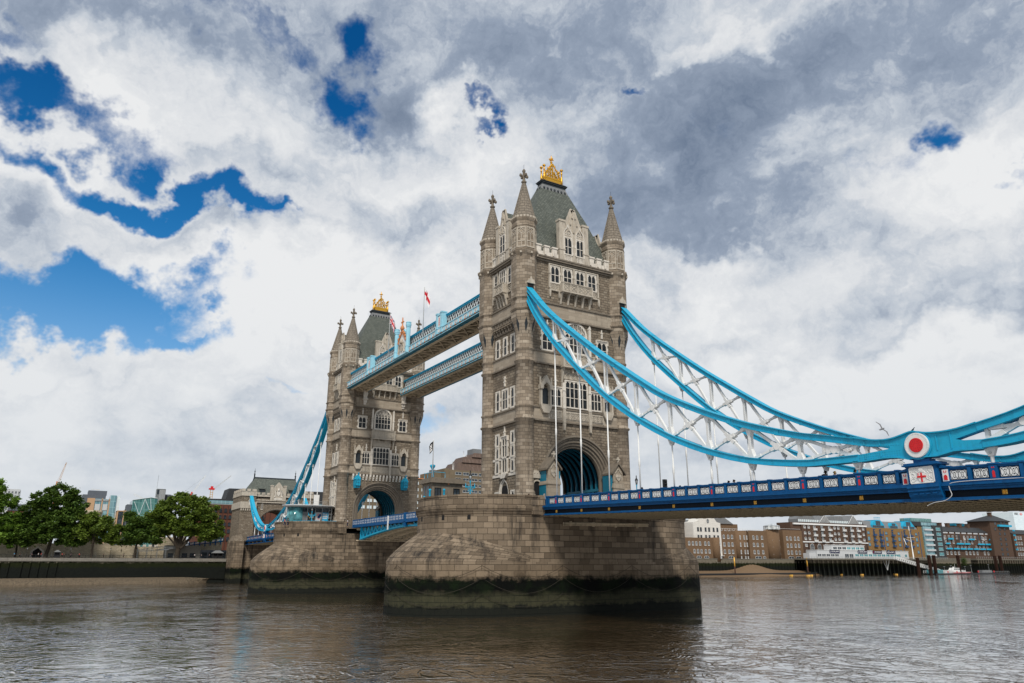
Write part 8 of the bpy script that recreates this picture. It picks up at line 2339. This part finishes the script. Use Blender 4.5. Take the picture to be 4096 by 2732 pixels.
blobs(t, 'poster', -16.0, -14.3, 1.6, 3.85, ['lead_dark', 'office_grey', 'gold_paint'], 1, 5); blobs(t, 'poster', -14.1, -12.7, 1.6, 3.85, ['pale_panel', 'poster_pink', 'deep_blue'], 2, 3)
b = MB(); b.box(.04, .09, -12.5, -11.1, 1.6, 3.85); po = b.build('poster', M['poster_blue'], t); b = MB()
for z, l, h in ((3.45, 1.1, .16), (3.2, 1.1, .16), (2.75, 1.15, .26), (2.4, 1.1, .16), (1.85, .5, .1)): b.box(.09, .1, -12.42, -12.42 + l, z, z + h)
b.build('poster_text_block', M['white_paint'], po)
t = thing('roof_terrace_rail', 'pale railing and white boards on the ticket office roof', 'railing', (-80, 0, 19.3)); b = MB(); [b.tube([(-1, -20 + k * 1.1, 0), (-1, -20 + k * 1.1, 1.0)], .03, 4) for k in range(9)]; b.tube([(-1, -20, 1), (-1, -11.2, 1)], .03, 4); b.tube([(-1, -20, .5), (-1, -11.2, .5)], .025, 4); b.build('rails', M['galvanised'], t); b = MB(); b.box(-2.2, -2.1, -14.2, -12.9, 0, 2.7); b.build('board', M['white_paint'], t)
fence_line('light-blue railing along the ticket office terrace, farther pier', [(-76.6, -20.2), (-74.6, -17.6), (-73.2, -15.2)], 14.3, ())
fence_line('low light-blue railing beside the farther tower foot', [(-73.0, -13.6), (-72.4, -11.4)], 14.3, ())
def traffic_light(x, y, z, h, label):
    t = thing('traffic_light', label, 'traffic light', (x, y, z), 0, 'bridge traffic lights'); b = MB(); b.tube([(0, 0, 0), (0, 0, h)], .06, 6); b.build('post', M['chain_blue'], t)
    b = MB(); b.box(-.15, .15, -.22, .22, h - .1, h + 1.0); [b.lathe(.2, 0, [(.14, h + .02 + k * .32), (.15, h + .26 + k * .32)], 8) for k in range(3)]; b.build('signal_head', M['black_metal'], t)
traffic_light(8.0, 5.2, 14.1, 3.2, 'black traffic light on a blue post beside the right-hand arch buttress'); traffic_light(33.6, -7.9, 13.3, 1.35, 'black traffic light box above the parapet right of the nearer tower')
# ---------------------------------------------------------------- people
def skin_mesh(name, V, E, rad, sub=1):
    me = bpy.data.meshes.new(name); me.from_pydata(V, E, []); o = bpy.data.objects.new(name, me); C.objects.link(o)
    sk = o.modifiers.new('s', 'SKIN'); me.skin_vertices.new() if not me.skin_vertices else None
    for i, r in enumerate(rad): me.skin_vertices[0].data[i].radius = r if isinstance(r, tuple) else (r, r)
    me.skin_vertices[0].data[0].use_root = True
    ss = o.modifiers.new('u', 'SUBSURF'); ss.levels = sub; ss.render_levels = sub
    dg = bpy.context.evaluated_depsgraph_get(); m2 = bpy.data.meshes.new_from_object(o.evaluated_get(dg)); m2.name = name
    bpy.data.objects.remove(o); m2.polygons.foreach_set('use_smooth', [True] * len(m2.polygons)); return m2
def figure(step, bend):
    """joints of a walking figure 1.72 m tall, facing +x; returns body, shirt, trousers, hair meshes"""
    s = step
    J = [(0, 0, .95), (0, 0, 1.15), (.01, 0, 1.38), (.02, 0, 1.48), (.05, 0, 1.60), (.06, 0, 1.70),
         (.01, .19, 1.40), (-s * .12, .23, 1.13), (-s * .05 + bend * .18, .22, .92), (-s * .02 + bend * .24, .21, .84),
         (.01, -.19, 1.40), (s * .12, -.23, 1.13), (s * .22 + bend * .1, -.22, .93), (s * .26 + bend * .12, -.21, .86),
         (0, .09, .90), (s * .18, .10, .50), (s * .12, .10, .09), (s * .12 + .16, .10, .04),
         (0, -.09, .90), (-s * .06, -.10, .50), (-s * .30, -.10, .10), (-s * .30 + .15, -.10, .05), (.135, 0, 1.605)]
    E = [(0, 1), (1, 2), (2, 3), (3, 4), (4, 5), (2, 6), (6, 7), (7, 8), (8, 9), (2, 10), (10, 11), (11, 12), (12, 13), (0, 14), (14, 15), (15, 16), (16, 17), (0, 18), (18, 19), (19, 20), (20, 21), (4, 22)]
    rad = [.12, (.12, .10), (.15, .10), .055, (.085, .10), .07, .06, .045, .035, .03, .06, .045, .035, .03, .085, .06, .042, .035, .085, .06, .042, .035, .018]
    body = skin_mesh('body', J, E, rad)
    shirt = skin_mesh('shirt', [J[0], J[1], J[2], (.015, 0, 1.44), J[6], J[7], J[10], J[11]], [(0, 1), (1, 2), (2, 3), (2, 4), (4, 5), (2, 6), (6, 7)], [.145, .145, (.175, .125), .07, .08, .062, .08, .062])
    tr = skin_mesh('trousers', [(0, 0, .98), J[14], J[15], J[16], J[18], J[19], J[20]], [(0, 1), (1, 2), (2, 3), (0, 4), (4, 5), (5, 6)], [.145, .105, .078, .06, .105, .078, .06])
    hair = skin_mesh('hair', [(.0, 0, 1.63), (.03, 0, 1.69), (-.03, 0, 1.56)], [(0, 1), (0, 2)], [.105, .095, .08])
    return body, shirt, tr, hair
FIG = [figure(1.0, 0), figure(.15, .4), figure(-.9, .2)]
for nm, c in (('skin_light', (.52, .30, .21)), ('skin_dark', (.12, .065, .04)), ('hair_dark', (.012, .009, .007)), ('hair_fair', (.40, .25, .09)), ('hair_grey', (.42, .41, .40)), ('cloth_white', (.62, .64, .68)), ('cloth_blue', (.20, .42, .62)), ('cloth_navy', (.015, .025, .07)), ('cloth_black', (.014, .014, .016)), ('cloth_red', (.50, .04, .05)), ('cloth_grey', (.16, .16, .17)), ('cloth_cyan', (.02, .30, .55)), ('cloth_royal', (.03, .08, .45))): m_plain(nm, c, .8, .12, 6, .2)
NP = [0]
def person(label, x, y, z, rz, shirt, trousers, hair, skin='skin_light', grp='people on the bridge', bag=None):
    k = NP[0] % 3; NP[0] += 1
    t = thing('person', label, 'person', (x, y, z), rz, grp)
    for nm, me, mt in zip(('body', 'shirt', 'trousers', 'hair'), FIG[k], (skin, shirt, trousers, hair)):
        m2 = me.copy(); m2.materials.clear(); m2.materials.append(M[mt]); o = bpy.data.objects.new(nm, m2); C.objects.link(o); o.parent = t
    if bag: b = MB(); b.box(-.3, -.12, -.15, .15, 1.02, 1.42); b.build('backpack', M[bag], t)
    return t
def rl(x): return rail_z(x) - 1.2
person('person in a white shirt with dark hair behind the nearer pier parapet', 8.9, -10.7, 13.95, 0, 'cloth_white', 'cloth_black', 'hair_dark')
person('grey-haired person in a pale blue shirt where the parapet meets the pier', 9.4, -8.4, 14.05, 0.2, 'cloth_blue', 'cloth_navy', 'hair_grey')
person('dark-haired person in white with a navy backpack crossing before the arch', 13.2, -7.6, rl(13.2), .4, 'cloth_white', 'cloth_black', 'hair_dark', 'skin_dark', bag='cloth_navy')
person('small figure in black just right of the nearer tower behind the parapet', 28, -6.5, rl(28), PI, 'cloth_black', 'cloth_black', 'hair_dark')
person('small figure in grey behind the parapet below the second tall rods', 33.3, -5.3, rl(33.3), PI, 'cloth_grey', 'cloth_black', 'hair_dark')
person('figure in a dark top, left one of two close together on mid-span', 41.8, -6.4, rl(41.8), 0, 'cloth_black', 'cloth_navy', 'hair_dark')
person('figure in light blue, right one of two close together on mid-span', 43.1, -7, rl(43.1), 0, 'cloth_blue', 'cloth_navy', 'hair_dark')
person('dark-haired person in grey with a backpack left of the boss', 55.3, -8.6, rl(55.3), 0, 'cloth_grey', 'cloth_black', 'hair_dark', 'skin_dark', bag='cloth_navy')
person('fair long-haired person in black walking behind the grey-clad one', 55.4, -7.4, rl(55.4), PI, 'cloth_black', 'cloth_black', 'hair_fair')
person('bare-headed person in dark clothes just left of the boss', 57.5, -7.5, rl(57.5), 0, 'cloth_black', 'cloth_black', 'hair_dark')
person('person in dark clothes beyond the parapet right of the far buttress', 9.5, 8.2, 13.9, PI / 2, 'cloth_black', 'cloth_black', 'hair_dark')
for x, y, s, l in ((-65.0, -5.2, 'cloth_royal', 'person in royal blue, left one of the two in the farther arch'), (-63.0, -5.4, 'cloth_royal', 'person in royal blue, right one of the two in the farther arch'), (-61.6, -5.6, 'cloth_red', 'person in red at the farther arch beside the blue-clad pair'), (-69.4, -6.0, 'cloth_white', 'person in white at the left of the farther arch'), (-68.0, -6.2, 'cloth_grey', 'person in grey at the left of the farther arch')): person(l, x, y, 14.4, .3, s, 'cloth_navy', 'hair_fair' if s == 'cloth_royal' else 'hair_dark')
for x, y, s, l in ((-73, -8.6, 'cloth_white', 'person in a white shirt by the foot of the farther tower'), (-73, -9.3, 'cloth_black', 'person in black by the foot of the farther tower'), (-77, -22.0, 'cloth_red', 'person in red at the left end of the farther pier'), (-76.5, -21.4, 'cloth_navy', 'person in navy at the left end of the farther pier'), (-75, -14.3, 'cloth_black', 'person in black under the posters, left one'), (-75, -12.6, 'cloth_black', 'person in black under the posters, right one')): person(l, x, y, 14.3, 1.2, s, 'cloth_navy', 'hair_dark', 'skin_dark' if s == 'cloth_black' else 'skin_light', 'people on the farther pier')
for y, s, l in ((-75.8, 'cloth_cyan', 'person in bright cyan on the promenade at far left'), (-74.3, 'cloth_black', 'person in black behind the cyan-clad one on the promenade'), (-71.2, 'cloth_navy', 'person in navy left of the gateway'), (-69.4, 'cloth_white', 'person in white in front of the gateway'), (-68.6, 'cloth_red', 'person in pale red at the gateway side'), (-62.9, 'cloth_red', 'person in dull red right of the sentry kiosk'), (-62.3, 'cloth_black', 'person in black right of the sentry kiosk'), (-60.4, 'cloth_navy', 'person in navy under the promenade lamp'), (-58.1, 'cloth_red', 'person in bright red on the promenade by the straight dark trunk'), (-51.1, 'cloth_black', 'person in black on the promenade by the bastion'), (-45.2, 'cloth_navy', 'person in navy under the small dark plane tree'), (-23.2, 'cloth_white', 'person in white before the timber pavilion'), (-21, 'cloth_grey', 'person in grey before the timber pavilion corner'), (-18.4, 'cloth_grey', 'person in grey by the dark pavilion')): person(l, -188.2, y, 7.5, PI / 2, s, 'cloth_black', 'hair_dark', grp='people on the left promenade')
# birds
t = thing('gull', 'gull gliding in the sky left of the red-centred boss', 'bird', (61.9, -9.6, 17.15)); t.rotation_euler = (R(62), R(-20), R(75)); t.scale = (.9, 1.25, .9)
b = MB(); rings = []
for x, r in ((-.22, .01), (-.15, .05), (0, .075), (.12, .06), (.2, .045), (.25, .03), (.3, .005)): rings.append([(x, r * math.cos(2 * PI * k / 8), r * math.sin(2 * PI * k / 8)) for k in range(8)])
b.loft(rings, sm=True)
for s_ in (-1, 1):
    i = b.P([(.10, s_ * .05, .02), (.16, s_ * .32, .10), (.02, s_ * .62, .04), (-.04, s_ * .60, .035), (.03, s_ * .3, .09), (-.05, s_ * .05, .02), (.05, s_ * .3, .115), (.03, s_ * .05, .06)])
    for q in ((0, 1, 6, 7), (1, 2, 6), (6, 2, 3), (7, 6, 4, 5), (6, 3, 4), (0, 1, 4, 5), (1, 2, 3, 4)): b.face([i + k for k in q])
i = b.P([(-.18, -.03, 0), (-.18, .03, 0), (-.34, .07, 0), (-.34, -.07, 0), (-.26, 0, .015)]); b.face([i, i + 1, i + 2, i + 3]); b.face([i, i + 1, i + 4]); b.build('body', M['cloth_grey'], t)
t = thing('pigeon', 'small dark pigeon perched on top of the chain by the boss', 'bird', (64.3, -9.3, 16.62))
b = MB(); rings = []
for x, z, r in ((-.2, .06, .01), (-.12, .09, .04), (0, .14, .075), (.08, .19, .06), (.11, .25, .04), (.14, .29, .038), (.18, .29, .02), (.21, .285, .004)): rings.append([(x, r * math.cos(2 * PI * k / 8), z + r * math.sin(2 * PI * k / 8)) for k in range(8)])
b.loft(rings, sm=True); b.tube([(.02, .03, .08), (.03, .03, 0)], .008, 4); b.tube([(.02, -.03, .08), (.03, -.03, 0)], .008, 4); b.build('body', M['lead_dark'], t)
t = thing('cable', 'loose pale cable hanging down the deck side right of the pedestal', 'cable'); b = MB(); b.tube(catmull([(72, -9.72, 12.25), (68.6, -9.75, 12.35), (66.9, -9.8, 12.3), (66.75, -9.82, 11.9), (66.85, -9.85, 11.4), (66.3, -9.9, 11.05), (65.5, -9.95, 10.95), (64.9, -9.9, 10.75)], 4), .03, 5); b.build('lead', M['pale_panel'], t)
